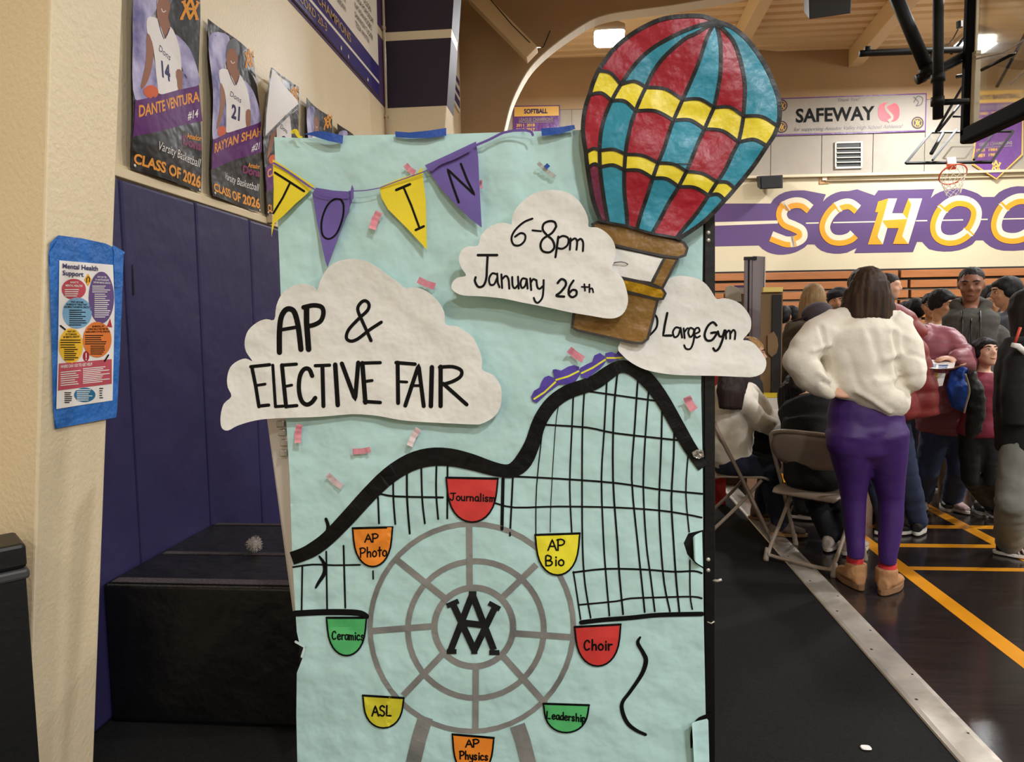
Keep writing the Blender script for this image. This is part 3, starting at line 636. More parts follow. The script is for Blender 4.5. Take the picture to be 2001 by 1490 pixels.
letters(c2, SB, [(K((262, 918), (395, 918)), 5, 0), (K((330, 920), (325, 1000), (320, 1080), (300, 1130), (265, 1138), (242, 1100), (246, 1072)), 4.6, 4),
 (K((395, 1052), (362, 1045), (340, 1080), (347, 1122), (375, 1120), (394, 1080)), 4, 4), (K((396, 1046), (400, 1110), (412, 1140)), 4, 0),
 (K((425, 1052), (430, 1145)), 4, 0), (K((430, 1085), (455, 1062), (474, 1085), (480, 1150)), 4, 4), (K((500, 1070), (503, 1128), (518, 1148), (538, 1128)), 4, 4), (K((540, 1068), (545, 1150)), 4, 0),
 (K((600, 1085), (572, 1080), (558, 1112), (568, 1146), (590, 1130), (600, 1090)), 4, 4), (K((601, 1085), (607, 1150)), 4, 0), (K((625, 1080), (632, 1160)), 4, 0), (K((630, 1108), (645, 1085), (662, 1090)), 4, 3),
 (K((668, 1092), (674, 1138), (690, 1152), (710, 1135)), 4, 4), (K((718, 1092), (716, 1160), (708, 1215), (680, 1248), (660, 1240), (650, 1215)), 4, 4),
 (K((815, 1112), (840, 1085), (868, 1097), (870, 1130), (835, 1175), (805, 1200), (860, 1206)), 4.6, 4), (K((925, 1095), (897, 1140), (892, 1188), (915, 1210), (944, 1195), (944, 1165), (918, 1160), (895, 1182)), 4.4, 4),
 (K((1000, 1120), (1005, 1165)), 3.4, 0), (K((982, 1138), (1026, 1140)), 3, 0), (K((1035, 1122), (1036, 1175)), 3.4, 0), (K((1037, 1156), (1054, 1148), (1062, 1176)), 3.2, 3)])
c3, SC3 = cloud('right paper cloud, lettered Large Gym, tucked behind the basket and past the black frame', o3, .032, .006, 1340, 640, 41)
letters(c3, SC3, [([(1276, 612), (1284, 622), (1283, 640), (1270, 655)], 4, 4), ([(1304, 612), (1299, 636), (1296, 656), (1312, 656)], 4.6, 0),
 ([(1329, 642), (1321, 640), (1315, 649), (1318, 659), (1325, 656), (1329, 645)], 3.8, 4), ([(1330, 641), (1333, 660)], 3.8, 0), ([(1336, 642), (1338, 661)], 3.8, 0), ([(1338, 649), (1343, 642), (1347, 643)], 3.6, 3),
 ([(1356, 644), (1349, 641), (1345, 650), (1349, 659), (1355, 653), (1357, 643), (1356, 664), (1350, 681), (1341, 682), (1337, 675)], 3.8, 4), ([(1360, 652), (1367, 648), (1365, 641), (1359, 643), (1357, 653), (1361, 660), (1368, 657)], 3.6, 4),
 ([(1400, 636), (1393, 630), (1383, 638), (1377, 654), (1381, 665), (1391, 665), (1399, 655), (1400, 650), (1390, 651)], 4.6, 4), ([(1403, 648), (1406, 657), (1412, 657), (1416, 646)], 4.4, 3), ([(1416, 646), (1412, 664), (1405, 681), (1398, 686), (1394, 681)], 4.6, 4),
 ([(1418, 646), (1419, 662)], 4, 0), ([(1419, 652), (1424, 646), (1427, 650), (1427, 662)], 3.8, 3), ([(1428, 652), (1433, 645), (1437, 650), (1436, 663)], 3.8, 3)])

# ---- the paper balloon
def BS(off):
    def g(x, y):
        u = (x - 1330) / 190
        return onb(x, y, .062 + .012 * nz(x, y, 120, 51) + .003 * nz(x, y, 30, 52) - .01 * u * u + off)
    return g
N_ = {'B': [(1169, 138), (1213, 165), (1262, 170.5), (1334, 195), (1395.5, 210), (1453, 227), (1520, 246.6)], 'C': [(1152, 185), (1195, 196.5), (1242, 216.5), (1316, 235), (1377, 252), (1443.6, 277.6), (1499, 285)],
      'D': [(1145, 298), (1171.6, 294.5), (1222, 301.6), (1286, 318.5), (1341.6, 335), (1401.6, 355.7), (1436, 369)], 'E': [(1148, 328), (1172.5, 326.4), (1220, 332.6), (1275.6, 348), (1326.4, 365), (1385, 382), (1416.6, 391)],
      'F': [(1174, 432), (1188.4, 435), (1226.4, 442), (1244.7, 448), (1274.3, 456.5), (1322, 464.6), (1326, 467)]}
AP = (1398, 41)
up = [[(1375, 32), (1338, 31), (1296, 36.6), (1259, 52), (1225.5, 73), (1197, 98.6)], [(1345, 57), (1284.7, 87.4), (1245, 121)], [(1362, 64), (1338, 76), (1299, 110), (1276, 141)], [(1385, 66), (1377.7, 84.5), (1363.6, 127)], [(1405, 66), (1408.7, 93), (1408, 141), (1403, 175)], [(1418, 62), (1434, 82), (1448, 121), (1456, 169)], [(1431, 53), (1462, 79), (1490, 118), (1510, 158), (1521.6, 192), (1524, 225)]]
mid = {'CD': [[(1143, 214), (1139, 256)], [(1182, 228), (1174, 262)], [(1234, 240), (1226, 275)], [(1308, 258), (1297, 292)], [(1364, 280), (1352, 310)], [(1432, 300), (1418, 330)], [(1476, 320), (1455, 347)]],
       'EF': [[(1153, 360), (1160, 395)], [(1176, 360), (1182, 400)], [(1220, 370), (1224, 410)], [(1264, 385), (1252, 420)], [(1306, 398), (1292, 425)], [(1362, 416), (1338, 445)], [(1393, 417), (1367, 440)]], 'BC': [[(1159, 162)], [(1203, 182)], [(1251, 194)], [(1325, 215)], [(1386, 231)], [(1449, 252)], [(1512, 266)]], 'DE': [[(1146, 312)], [(1172, 310)], [(1221, 317)], [(1281, 333)], [(1334, 350)], [(1393, 369)], [(1427, 380)]]}
def vert(k, i):
    if k == 'AB': return smooth([AP] + up[i] + [N_['B'][i]], 5)
    return smooth([N_[k[0]][i]] + mid[k][i] + [N_[k[1]][i]], 5)
BULGE = {'B': 9, 'C': 9, 'D': 6, 'E': 7, 'F': 0}
def horiz(k, i):
    a, b = N_[k][i], N_[k][i + 1]; c = ((a[0] + b[0]) / 2 + 2, (a[1] + b[1]) / 2 - BULGE[k]); return smooth([a, c, b], 6)
red = mat('red glossy paint', (158, 18, 40), .38, (10, .26, 38, .2), var=.14, vscale=9, spec=.42)
teal = mat('teal glossy paint', (44, 140, 164), .38, (10, .26, 38, .2), var=.16, vscale=9, spec=.42)
yel = mat('yellow glossy paint', (238, 216, 44), .36, (10, .2, 38, .15), var=.08, vscale=9, spec=.6)
plum = mat('plum glossy paint', (84, 30, 62), .26, (9, .4), mix=(130, 30, 56), vscale=9)
tapeblk = mat('black glossy outline', (17, 15, 15), .45, (24, .15), spec=.4)
card = mat('corrugated cardboard', (120, 92, 58), .8, (60, .3), var=.15)
bal = thing('paper_balloon', 'large painted hot air balloon cutout rising past the top right corner of the poster', 'balloon cutout', BS(0)(1280, 560))
outline_ = vert('AB', 0)[::-1] + vert('AB', 6) + vert('BC', 6) + vert('CD', 6) + vert('DE', 6) + vert('EF', 6) + [(1274, 457), (1226, 443)] + vert('EF', 0)[::-1] + vert('DE', 0)[::-1] + vert('CD', 0)[::-1] + vert('BC', 0)[::-1]
def dedupe(q):
    o = [q[0]]
    for p in q[1:]:
        if math.dist(p, o[-1]) > .6: o.append(p)
    if math.dist(o[0], o[-1]) < .6: o.pop()
    return o
outline_ = dedupe(outline_)
m = MB(); fill(m, [(x + (1.5 if x > 1350 else -1), y + .5) for x, y in outline_], BS(-.004), 10); env = m.build('cardboard_backing', card, bal, True, solid=.007)
cols = {'AB': [red, teal, red, teal, red, teal], 'BC': [yel] * 6, 'CD': [red, teal, red, teal, red, teal], 'DE': [yel] * 6, 'EF': [plum, teal, red, teal, red, teal]}
for k in ('AB', 'BC', 'CD', 'DE', 'EF'):
    for i in range(6):
        q = ([] if k == 'AB' else horiz(k[0], i)) + vert(k, i + 1) + horiz(k[1], i)[::-1] + vert(k, i)[::-1]
        m = MB(); fill(m, dedupe(q), BS(.0), 10); m.build('painted_panel', cols[k][i], bal, True)
m = MB()
for k in ('AB', 'BC', 'CD', 'DE', 'EF'):
    for i in range(7): stroke(m, vert(k, i), 8.5 if i in (0, 6) else 7.5, BS(.0014), step=7, cap=False)
for k in 'BCDE':
    for i in range(6): stroke(m, horiz(k, i), 6.5, BS(.0018), step=6)
stroke(m, N_['F'], 5, BS(.0016), step=6)
m.build('outline', tapeblk, bal)
brown = mat('brown basket paint', (134, 98, 44), .4, (16, .4), var=.16, vscale=10); goldp = mat('gold metallic paint', (196, 150, 32), .3, (16, .4), metal=.45, var=.2, vscale=8)
rim = K((1055, 705), (1090, 690), (1180, 697), (1300, 720), (1460, 770), (1600, 800), (1690, 830), (1715, 870), (1700, 920), (1650, 936), (1560, 926), (1380, 888), (1215, 850), (1100, 810))
inside = K((1160, 845), (1215, 862), (1380, 896), (1556, 936), (1465, 1112), (1380, 1100), (1260, 1075), (1130, 1045))
strut = K((1560, 930), (1650, 940), (1595, 1045), (1540, 1150), (1468, 1118)); strutl = K((1075, 800), (1165, 845), (1135, 1050), (1070, 1030))
lrim = K((1090, 1050), (1180, 1066), (1265, 1080), (1390, 1105), (1540, 1150), (1563, 1185), (1545, 1222), (1500, 1222), (1290, 1172), (1080, 1120))
body = K((1075, 1115), (1290, 1170), (1510, 1225), (1475, 1370), (1440, 1500), (1400, 1530), (1330, 1525), (1130, 1480), (950, 1440), (915, 1420), (925, 1330), (1000, 1220))
bk = MB()
for q in (rim, inside, strut, strutl, lrim, body): fill(bk, q, BS(-.013), 14)
bk.build('cardboard_backing', card, bal, solid=.006)
for nm, q, mt, of in (('basket_inside', inside, cloud_white, -.012), ('basket_strut', strut, brown, -.011), ('basket_strut', strutl, brown, -.011), ('basket_body', body, brown, -.010), ('basket_rim', rim, brown, -.009), ('basket_rim', lrim, goldp, -.009)):
    m = MB(); fill(m, q, BS(of), 10); b_ = m.build(nm, mt, bal, True)
    m = MB(); stroke(m, q + [q[0]], 5, BS(of + .0012), step=6); m.build('outline', mat('dark grey paint', (52, 46, 44), .5), b_)
m = MB(); m.tube([BS(-.008)(1200, 514), BS(-.005)(1203, 513), BS(-.004)(1214, 512), BS(-.004)(1223, 514), BS(-.010)(1227, 517)], .0016, 6); m.build('wire_tie', mat('clear plastic tie', (120, 112, 104), .3), bal, True)
m = MB(); stroke(m, K((1570, 282), (1640, 285), (1740, 283)), 2, BS(.003), step=5); m.build('wire_tie', black, bal)

# ---- pennants on a ribbon
def PS(off, seed=0): return lambda x, y: onb(x, y, .032 + .005 * math.sin((x + seed * 37) / 40) * math.sin(y / 50) + .004 * nz(x, y, 60, seed) + off)
bunting = thing('pennant_bunting', 'purple ribbon strung with yellow and purple triangular pennants across the top of the poster', 'bunting', onb(740, 370, .02))
C2 = lambda *q: A(q, 420, 240)
yp = mat('yellow construction paper', (232, 208, 40), .75, (40, .1), var=.05); pv = mat('purple construction paper', (106, 88, 160), .75, (40, .1), var=.06)
for nm, q, mt, ls, sd in (('T', C2((400, 255), (430, 270), (530, 335), (690, 440), (625, 505), (560, 560), (480, 640), (415, 695), (400, 750), (393, 790), (392, 740), (404, 640), (408, 450)), yp, [(C2((415, 345), (510, 405), (618, 475)), 4.4), (C2((520, 418), (470, 520), (405, 628)), 4)], 1),
                     ('O', C2((675, 490), (700, 450), (820, 470), (945, 478), (958, 500), (950, 545), (880, 720), (830, 860), (780, 1003), (765, 960), (740, 840), (705, 680)), pv, [(C2((890, 560), (870, 532), (825, 532), (775, 580), (740, 680), (745, 775), (790, 806), (845, 765), (885, 660), (892, 580), (880, 545)), 3.6)], 2),
                     ('I', C2((1140, 447), (1260, 395), (1400, 352), (1435, 308), (1442, 380), (1462, 540), (1465, 700), (1470, 880), (1330, 730), (1200, 600), (1155, 520)), yp, [(C2((1257, 466), (1352, 426)), 5), (C2((1308, 448), (1360, 570), (1418, 730)), 4.2), (C2((1392, 744), (1448, 718)), 4.6)], 3),
                     ('N', C2((1455, 295), (1630, 215), (1810, 130), (1825, 240), (1832, 400), (1850, 728), (1770, 665), (1690, 590), (1560, 450)), pv, [(C2((1690, 552), (1650, 440), (1612, 322), (1800, 500), (1750, 400), (1705, 285)), 4.4)], 4)):
    m = MB(); fill(m, q, PS(0, sd), 9); p_ = m.build('pennant', mt, bunting, True, solid=.0005)
    p_['label'] = ('yellow' if mt is yp else 'purple') + ' pennant'
    m = MB()
    for s_, wd in ls: stroke(m, s_, wd, PS(.001, sd), step=4, sm=4 if len(s_) > 8 else 0)
    m.build('lettering', ink, p_)
    if nm == 'O': m = MB(); fill(m, C2((940, 470), (950, 430), (962, 455), (962, 520), (946, 550)), PS(.012, sd), 8); m.build('folded_corner', pv, p_, True)
rib = mat('purple satin ribbon', (96, 74, 150), .3, spec=.6)
m = MB()
for q, r in ((C2((408, 280), (470, 315), (560, 375), (655, 442)), 4), (C2((655, 442), (690, 462), (705, 478), (830, 515), (925, 520)), 3), (C2((930, 475), (1040, 470), (1145, 452)), 2), (C2((1150, 448), (1280, 400), (1400, 358), (1460, 335), (1500, 322)), 2), (C2((1500, 325), (1560, 280), (1660, 240), (1765, 185)), 7), (C2((1812, 155), (1900, 118), (1985, 75)) + [(990, 258), (1015, 254), (1036, 257), (1041, 264)], 5)):
    stroke(m, q, r, lambda x, y: onb(x, y, .040 + .004 * nz(x, y, 60, 3)), step=6, sm=4)
m.build('ribbon', rib, bunting)

# ---- strips of blue tape along the top, and small taped paper scraps
bt = mat('blue painter tape', (24, 74, 160), .55, (30, .3), var=.1)
def tape(label, q, off, curl):
    m = MB(); xs = [p[0] for p in q]; a, b = min(xs), max(xs)
    fill(m, q, lambda x, y: onb(x, y, off + curl * math.sin((x - a) / (b - a) * 3.1)), 8)
    tag(m.build('blue_tape', bt, None, True, solid=.0004), label, 'tape', 'strips of blue tape')
tape('blue tape strip at the top left of the poster, beside the yellow ribbon bit', [(594, 262), (620, 256), (640, 258), (671, 265), (669, 281), (640, 275), (612, 266)], .032, .012)
tape('blue tape strip at the middle of the top edge of the poster', [(772, 257), (800, 259), (840, 255), (872, 250), (872, 265), (838, 270), (800, 270), (773, 268)], .028, .004)
tape('blue tape strip on the top edge next to the balloon', [(1057, 251), (1090, 249), (1122, 244), (1124, 252), (1095, 262), (1059, 266)], .028, .003)
m = MB(); stroke(m, [(572, 258), (578, 256), (583, 266), (590, 268)], [7, 8, 6, 3], lambda x, y: onb(x, y, .042), step=4, sm=3)
tag(m.build('ribbon_scrap', yp), 'small curl of yellow ribbon at the top left corner of the poster', 'ribbon')
pink = mat('pink paper', (232, 164, 174), .6, (30, .3), mix=(216, 126, 146), vscale=30); whit = mat('whitish pink paper', (222, 208, 208), .6, (30, .3), mix=(214, 176, 186), vscale=26)
def scrap(label, a, b, wd, mt, lift=.006):
    m = MB(); L = math.dist(a, b); sx, sy = (b[0] - a[0]) / L, (b[1] - a[1]) / L
    pr = strip([a, ((a[0] + b[0]) / 2 - sy * 1.5, (a[1] + b[1]) / 2 + sx * 1.5), b], wd, 4); n = len(pr); vs = []
    for i, (p, q) in enumerate(pr):
        o = .026 + lift * abs(2 * i / (n - 1) - .9) + .002 * math.sin(i * 2)
        vs += [onb(*p, o), onb(*q, o + .003)]
    m.add(vs, [(2 * i, 2 * i + 1, 2 * i + 3, 2 * i + 2) for i in range(n - 1)])
    tag(m.build('paper_scrap', mt, None, True, solid=.0008), label, 'paper scrap', 'confetti scraps stuck on the poster')
for a in (('pink paper scrap between the purple O and yellow I pennants', (741, 414), (727, 448), 14, pink), ('pink paper scrap poking up behind the yellow I pennant', (792, 322), (810, 338), 11, pink),
          ('crumpled pink paper scrap right of the biggest cloud top', (817, 547), (850, 560), 13, pink), ('pink paper scrap just above the roller coaster cars', (1112, 683), (1140, 703), 14, pink, .012),
          ('pink paper scrap left of the black frame, beside the coaster slope', (1342, 776), (1357, 802), 16, pink, .012), ('upright pink paper scrap near the left edge under the big cloud', (585, 830), (582, 866), 12, pink),
          ('flat lying pink paper scrap under the big cloud', (689, 883), (724, 879), 11, pink), ('white paper scrap with a grey middle under the big cloud', (818, 838), (800, 872), 12, whit),
          ('white and pink paper scrap left of the coaster rise', (640, 928), (668, 952), 12, whit), ('tiny pink paper scrap at the right edge of the purple N pennant', (940, 352), (941, 368), 5, pink), ('grey paper strip with a dab of blue tape, upper right of the poster', (1051, 318), (1085, 346), 8, mat('grey plastic strip', (190, 194, 192), .4), .004)):
    scrap(*a)
m = MB(); stroke(m, [(1066, 322), (1072, 328)], 9, lambda x, y: onb(x, y, .036), step=3, cap=False); tag(m.build('blue_tape', bt), 'tiny dab of blue tape holding the grey paper strip', 'tape')
m = MB(); q = [(1352, 884), (1362, 879), (1374, 880), (1376, 893), (1366, 897), (1355, 893)]; fill(m, q, lambda x, y: onb(x, y, .026 + .004 * nz(x, y, 5)), 3)
tag(m.build('foil_tape', mat('crinkled clear tape', (170, 168, 164), .12, (200, .6), metal=.8), None, True), 'crinkled shiny tape where the coaster track meets the black frame', 'tape')

# ================================================================== LEFT SIDE
vinyl_p = mat('purple vinyl pad', (44, 40, 80), .55, (5, .12), var=.04, vscale=1.5, spec=.25)
vinyl_b = mat('black vinyl', (6, 6, 7), .42, (6, .2, 60, .1), var=.15, vscale=4)
Y0 = 2.10; pw = .545
for i in range(6):
    y = Y0 + i * pw; z1 = 2.035 - .004 * (i % 2)
    m = MB(); m.box((LW + .002, y + .003, .004), (LW + .055, y + pw - .003, z1))
    tag(m.build('wall_pad', vinyl_p, bevel=.014), ('purple vinyl wall pad next to the cream pier', 'purple wall pad second from the cream pier', 'purple wall pad third from the cream pier', 'purple wall pad fourth from the cream pier', 'purple wall pad behind the poster edge, fifth from the pier', 'purple wall pad farthest from the pier, behind the board')[i], 'wall pad', 'purple pads along the left wall')
m = MB(); m.box((LW, 2.16, 2.045), (LW + .03, 6.8, 2.085)); m.box((LW, 2.16, 2.085), (LW + .018, 6.8, 2.10))
structure(m.build('trim_6', mat('cream ledge', (214, 196, 160), .45), bevel=.004))
m = MB(); m.box((LW + .031, 4.005, 2.05), (LW + .065, 4.06, 2.10))
tag(m.build('junction_box', mat('painted conduit', (186, 166, 134), .4), bevel=.004), 'small cream junction box on the ledge above the purple pads', 'junction box')
m = MB(); stroke(m, [(259, 518), (260, 545), (261, 576)], [1.5, 3, 3.5], lambda x, y: atX(x, y, LW + .0565), step=5); m.build('scuff_mark', ink, bpy.data.objects['wall_pad.001'] if False else bpy.data.objects['wall_pad'])

# stacked black crash mat with velcro strips
mat_o = thing('crash_mat', 'big black vinyl crash mat with velcro strips against the purple wall pads', 'gym mat', (-1.36, 2.8, 0))
mx0, mx1, my0, my1, mz = LW + .058, -.985, 2.40, 3.20, .53
m = MB(); m.box((mx0, my0, .002), (mx1, my1, mz))
bm_o = m.build('mat_body', vinyl_b, mat_o, bevel=.016)
vel = mat('worn velcro', (40, 33, 36), .95, (120, .8), mix=(82, 72, 74), vscale=160)
for y, wd in ((my0 + .012, .045), (2.735, .03), (3.16, .03)):
    m = MB(); m.box((mx0 + .03, y, mz), (mx1 - .03, y + wd, mz + .003)); m.build('velcro_strip', vel, mat_o)
seam = mat('frayed seam', (70, 62, 56), .95, (150, .9), mix=(24, 22, 22), vscale=120)
m = MB(); m.tube([(mx1 - .004, my0 + .002, .01), (mx1 - .004, my0 + .002, mz - .01), (mx1 - .004, my1, mz - .004)], .005, 6); m.tube([(mx0 + .02, my0 + .002, mz - .006), (mx1 - .01, my0 + .002, mz - .006)], .004, 6)
m.build('seam', seam, mat_o)
pc = atZ(498, 1080, mz + .004) + V((0, 0, .034)); m = MB(); pr_ = random.Random(3)
for k in range(260):
    e = V((pr_.gauss(0, 1), pr_.gauss(0, 1), pr_.gauss(0, 1))).normalized() * (.026 + .011 * pr_.random()); m.tube([pc + e * .3, pc + e], [.0012, .0008], 4)
m.ball(pc, .021, 14)
tag(m.build('fluffy_pompom', mat('white fluff', (226, 220, 214), .95, mix=(170, 156, 150), vscale=120)), 'small fluffy white pompom lying on the black crash mat', 'pompom')

# black cabinet at the lower left
cab = thing('equipment_cabinet', 'black cabinet with a thick lid in front of the cream pier', 'cabinet', (-1.5, 1.5, 0))
c0 = atY(51, 1062, 1.72); zt = c0.z; dA = V((-.62, -.78, 0)).normalized(); dB = V((-.5, .45, 0)).normalized()
def cabq(s, z):
    return [V((c0.x, c0.y, z)) - (dA + dB) * s, V((c0.x, c0.y, z)) + dA * (.34 + s) - dB * s, V((c0.x, c0.y, z)) + dA * (.34 + s) + dB * (.16 + s), V((c0.x, c0.y, z)) + dB * (.16 + s) - dA * s]
blkp = mat('black cabinet plastic', (15, 15, 16), .45, (50, .1), var=.1)
m = MB(); m.slab(cabq(-.004, 0), (0, 0, zt - .075)); bd = m.build('cabinet_body', blkp, cab, bevel=.006)
m = MB(); m.slab(cabq(0, zt - .066), (0, 0, .066)); m.build('lid', blkp, cab, bevel=.010)
m = MB(); q = cabq(.004, zt - .095); m.slab(q, (0, 0, .028)); m.build('edge_strip', mat('charcoal edge', (62, 62, 64), .5), cab, bevel=.008)
hp = V((c0.x, c0.y, .40)) + dA * .16
m = MB(); m.tube([hp - dA * .0 + dB * -.006, hp + V((0, 0, -.2)) + dB * -.006], .006, 8); m.build('handle', steel, bd, True)

# mental-health sheet taped to the bright face of the near pier
xb, zb = pB.x - LEAN * pB.z, 0
PN = V((1, 0, -LEAN)).normalized()
def onp(px, py, off=0): return plane_hit(px, py, V((xb, 2, 0)) + PN * off, PN)
sheet = thing('wall_notice', 'mental health support notice bordered with blue tape on the cream pier', 'notice', onp(165, 650))
tb = mat('blue tape border', (40, 108, 186), .55, (20, .5), var=.12, vscale=10)
PW = lambda off: (lambda x, y: onp(x, y, .006 + .003 * nz(x, y, 40, 71) + off))
brd = [(98, 476), (114, 460), (160, 466), (206, 476), (242, 493), (240, 540), (238, 600), (234, 700), (229, 800), (227, 816), (190, 822), (150, 828), (108, 839), (104, 800), (102, 700), (98, 580), (95, 500)]
m = MB(); fill(m, brd, PW(0), 8); m.build('tape_border', tb, sheet, True, solid=.0005)
for q in ([(96, 495), (112, 470), (133, 466), (118, 492), (98, 520)], [(220, 478), (244, 493), (238, 508), (224, 504)], [(222, 500), (241, 505), (240, 560), (224, 563)], [(108, 820), (226, 802), (227, 816), (110, 838)]): m = MB(); fill(m, q, PW(.0025), 6); m.build('tape_strip', tb, sheet, True)
m = MB(); fill(m, [(116, 509), (221, 518), (224, 600), (222, 700), (220, 783), (165, 791), (110, 800), (114, 650)], PW(.002), 9)
pg = m.build('notice_page', mat('white notice paper', (238, 232, 226), .5), sheet, True)
Q = lambda *c: A(c, 0, 400)
def disc(cx, cy, rx, ry, n=28): return [(cx + rx * math.cos(2 * math.pi * i / n), cy + ry * math.sin(2 * math.pi * i / n)) for i in range(n)]
def qdisc(cx, cy, rx, ry): return A(disc(cx, cy, rx, ry), 0, 400)
def spot(name, q, rgb, of=.0030):
    m = MB(); fill(m, q, PW(of), 9); return m.build(name, mat(name + ' print %d %d %d' % rgb, rgb, .5), pg)
spot('text_bubble', qdisc(512, 587, 84, 72), (190, 66, 78)); spot('text_bubble', qdisc(703, 645, 88, 180), (98, 74, 128)); spot('text_bubble', qdisc(536, 752, 102, 108), (120, 168, 200))
spot('text_bubble', qdisc(492, 980, 84, 122), (246, 192, 50)); spot('text_bubble', qdisc(674, 937, 100, 124), (228, 124, 52)); spot('help_panel', Q((408, 1103), (775, 1072), (775, 1243), (402, 1290)), (190, 78, 92)); spot('text_bubble', qdisc(588, 1320, 74, 50), (34, 110, 150))
spot('warning_sign', Q((610, 478), (636, 522), (610, 566), (584, 522)), (236, 170, 40)); spot('stop_sign', qdisc(597, 1052, 22, 36), (170, 24, 40)); spot('warning_sign', Q((764, 790), (778, 852), (740, 846)), (180, 50, 60))
def ptext(mb, s, a, b, h, S, mi=0, bold=0, shear=0, h2=None):
    """text on a surface given in photo pixels, baseline a to b, cap height h"""
    h2 = h2 or h; L = b[0] - a[0]
    text(mb, s, lambda u, v: S(u, a[1] + (b[1] - a[1]) * (u - a[0]) / L - v * (1 + (h2 / h - 1) * (u - a[0]) / L)), a[0], b[0], 0, h, mi, bold, shear)
def q1(x, y): return (x / 3.548, 400 + y / 3.548)
S_ = PW(.0038); navyp = mat('navy print', (44, 40, 96), .5)
def word(t_, mt_, *args, **kw): m = MB(); ptext(m, *args, **kw); return m.build('lettering', mt_, t_)
word(pg, navyp, 'Mental Health', q1(435, 440), q1(680, 460), 9.5, S_, bold=.03); word(pg, navyp, 'Support', q1(435, 488), q1(580, 500), 9.5, S_, bold=.03)
mw, mk = cloud_white, ink
for mb, s, a, b, h in ((mw, 'WHAT IS', (487, 546), (543, 546), 3.8), (mw, 'MENTAL HEALTH?', (455, 568), (572, 572), 4.2), (mw, 'HOW CAN I TELL', (675, 507), (740, 510), 3.2), (mw, 'IF I AM STRUGGLING', (662, 527), (755, 530), 3.4), (mw, 'WITH MY MENTAL HEALTH?', (648, 545), (765, 551), 3.4),
                       (mk, 'WHAT ARE SOME', (490, 680), (578, 684), 3.6), (mk, 'EXAMPLES OF THINGS THAT', (462, 698), (604, 701), 3.6), (mk, 'CAN IMPACT OUR MENTAL HEALTH?', (442, 716), (620, 719), 3.8),
                       (mk, 'WHAT CAN I', (467, 887), (525, 885), 3.8), (mk, 'DO TO MANAGE', (455, 907), (532, 905), 3.8), (mk, 'MY MENTAL HEALTH?', (440, 926), (550, 922), 3.8),
                       (mk, 'BE MINDFUL OF', (640, 852), (720, 850), 3.6), (mk, 'COPING SKILLS THAT MAY BE', (608, 871), (748, 868), 3.6), (mk, 'MORE HARMFUL IN THE LONG RUN', (596, 890), (762, 886), 3.6), (mw, 'WHERE CAN I GO TO GET HELP?', (420, 1135), (640, 1116), 6)):
    word(pg, mb, s, q1(*a), q1(*b), h, S_, bold=.03)
rl = random.Random(5)
def lines(mt_, x0, x1, y0, y1, n, sl=0, lw=1.7):
    mb = MB()
    for i in range(n):
        y = y0 + (y1 - y0) * i / max(1, n - 1); e = x1 - (x1 - x0) * .35 * rl.random()
        stroke(mb, [q1(x0, y), q1(e, y + sl * (e - x0))], lw, S_, step=20, cap=False)
    mb.build('small_print', mt_, pg)
lines(mw, 450, 575, 590, 634, 4); lines(mw, 640, 765, 566, 606, 4); lines(mw, 655, 765, 622, 780, 12); lines(mk, 480, 600, 732, 835, 8); lines(mk, 420, 570, 940, 990, 4); lines(mk, 445, 550, 1005, 1076, 6); lines(mk, 590, 755, 908, 966, 5); lines(mk, 628, 730, 982, 1036, 5)
lines(mw, 420, 560, 1165, 1255, 7, -.1); lines(mw, 575, 762, 1140, 1240, 9, -.1); lines(mk, 448, 500, 1305, 1372, 6); lines(mk, 690, 718, 1275, 1340, 5); lines(mw, 532, 645, 1285, 1356, 6)
def mark(mt_, *qs): m = MB(); [stroke(m, [q1(*p) for p in q], wd_, S_) for q, wd_ in qs]; m.build('sign_mark', mt_, pg)
mark(mw, ([(597, 1032), (597, 1062)], 2.2), ([(597, 1074), (597, 1077)], 2.2)); mark(mk, ([(602, 540), (602, 512), (612, 500), (622, 512), (620, 536)], 1.6))
mark(mk, ([(420, 840), (452, 866)], 3)); mark(mk, ([(752, 1044), (726, 1086)], 3))

# ---- players' banners on the left wall, one layout shifted along the wall
vin = mat('black banner vinyl', (15, 14, 15), .42, (5, .3), spec=.25); bandp = mat('plum banner print', (92, 40, 104), .55, (5, .25), spec=.15); org = mat('orange print', (226, 152, 66), .6, spec=.15); wpr = mat('white print', (226, 220, 216), .55, (5, .2), spec=.15)
smk = mat('violet smoke print', (206, 200, 232), .5, (5, .2), mix=(58, 44, 120), vscale=7, spec=.15); skin_pr = mat('tan print', (150, 104, 82), .6, spec=.15); nav = mat('navy jersey print', (46, 46, 92), .6, spec=.15); ballp = mat('orange ball print', (206, 96, 60), .6, spec=.15); greyb = mat('white banner back', (206, 198, 192), .45)
E = lambda *c: A(c, 0, 0)
def WB(dY, ph):
    def g(off):
        def f(x, y):
            p = atX(x, y, LW + .03); yy = p.y + dY
            wv = .010 * math.sin(yy * 11 + ph + p.z * 3) + .008 * math.sin(p.z * 9 + ph * 2)
            return V((LW + .042 + wv + off * .35, yy, p.z))
        return f
    return g
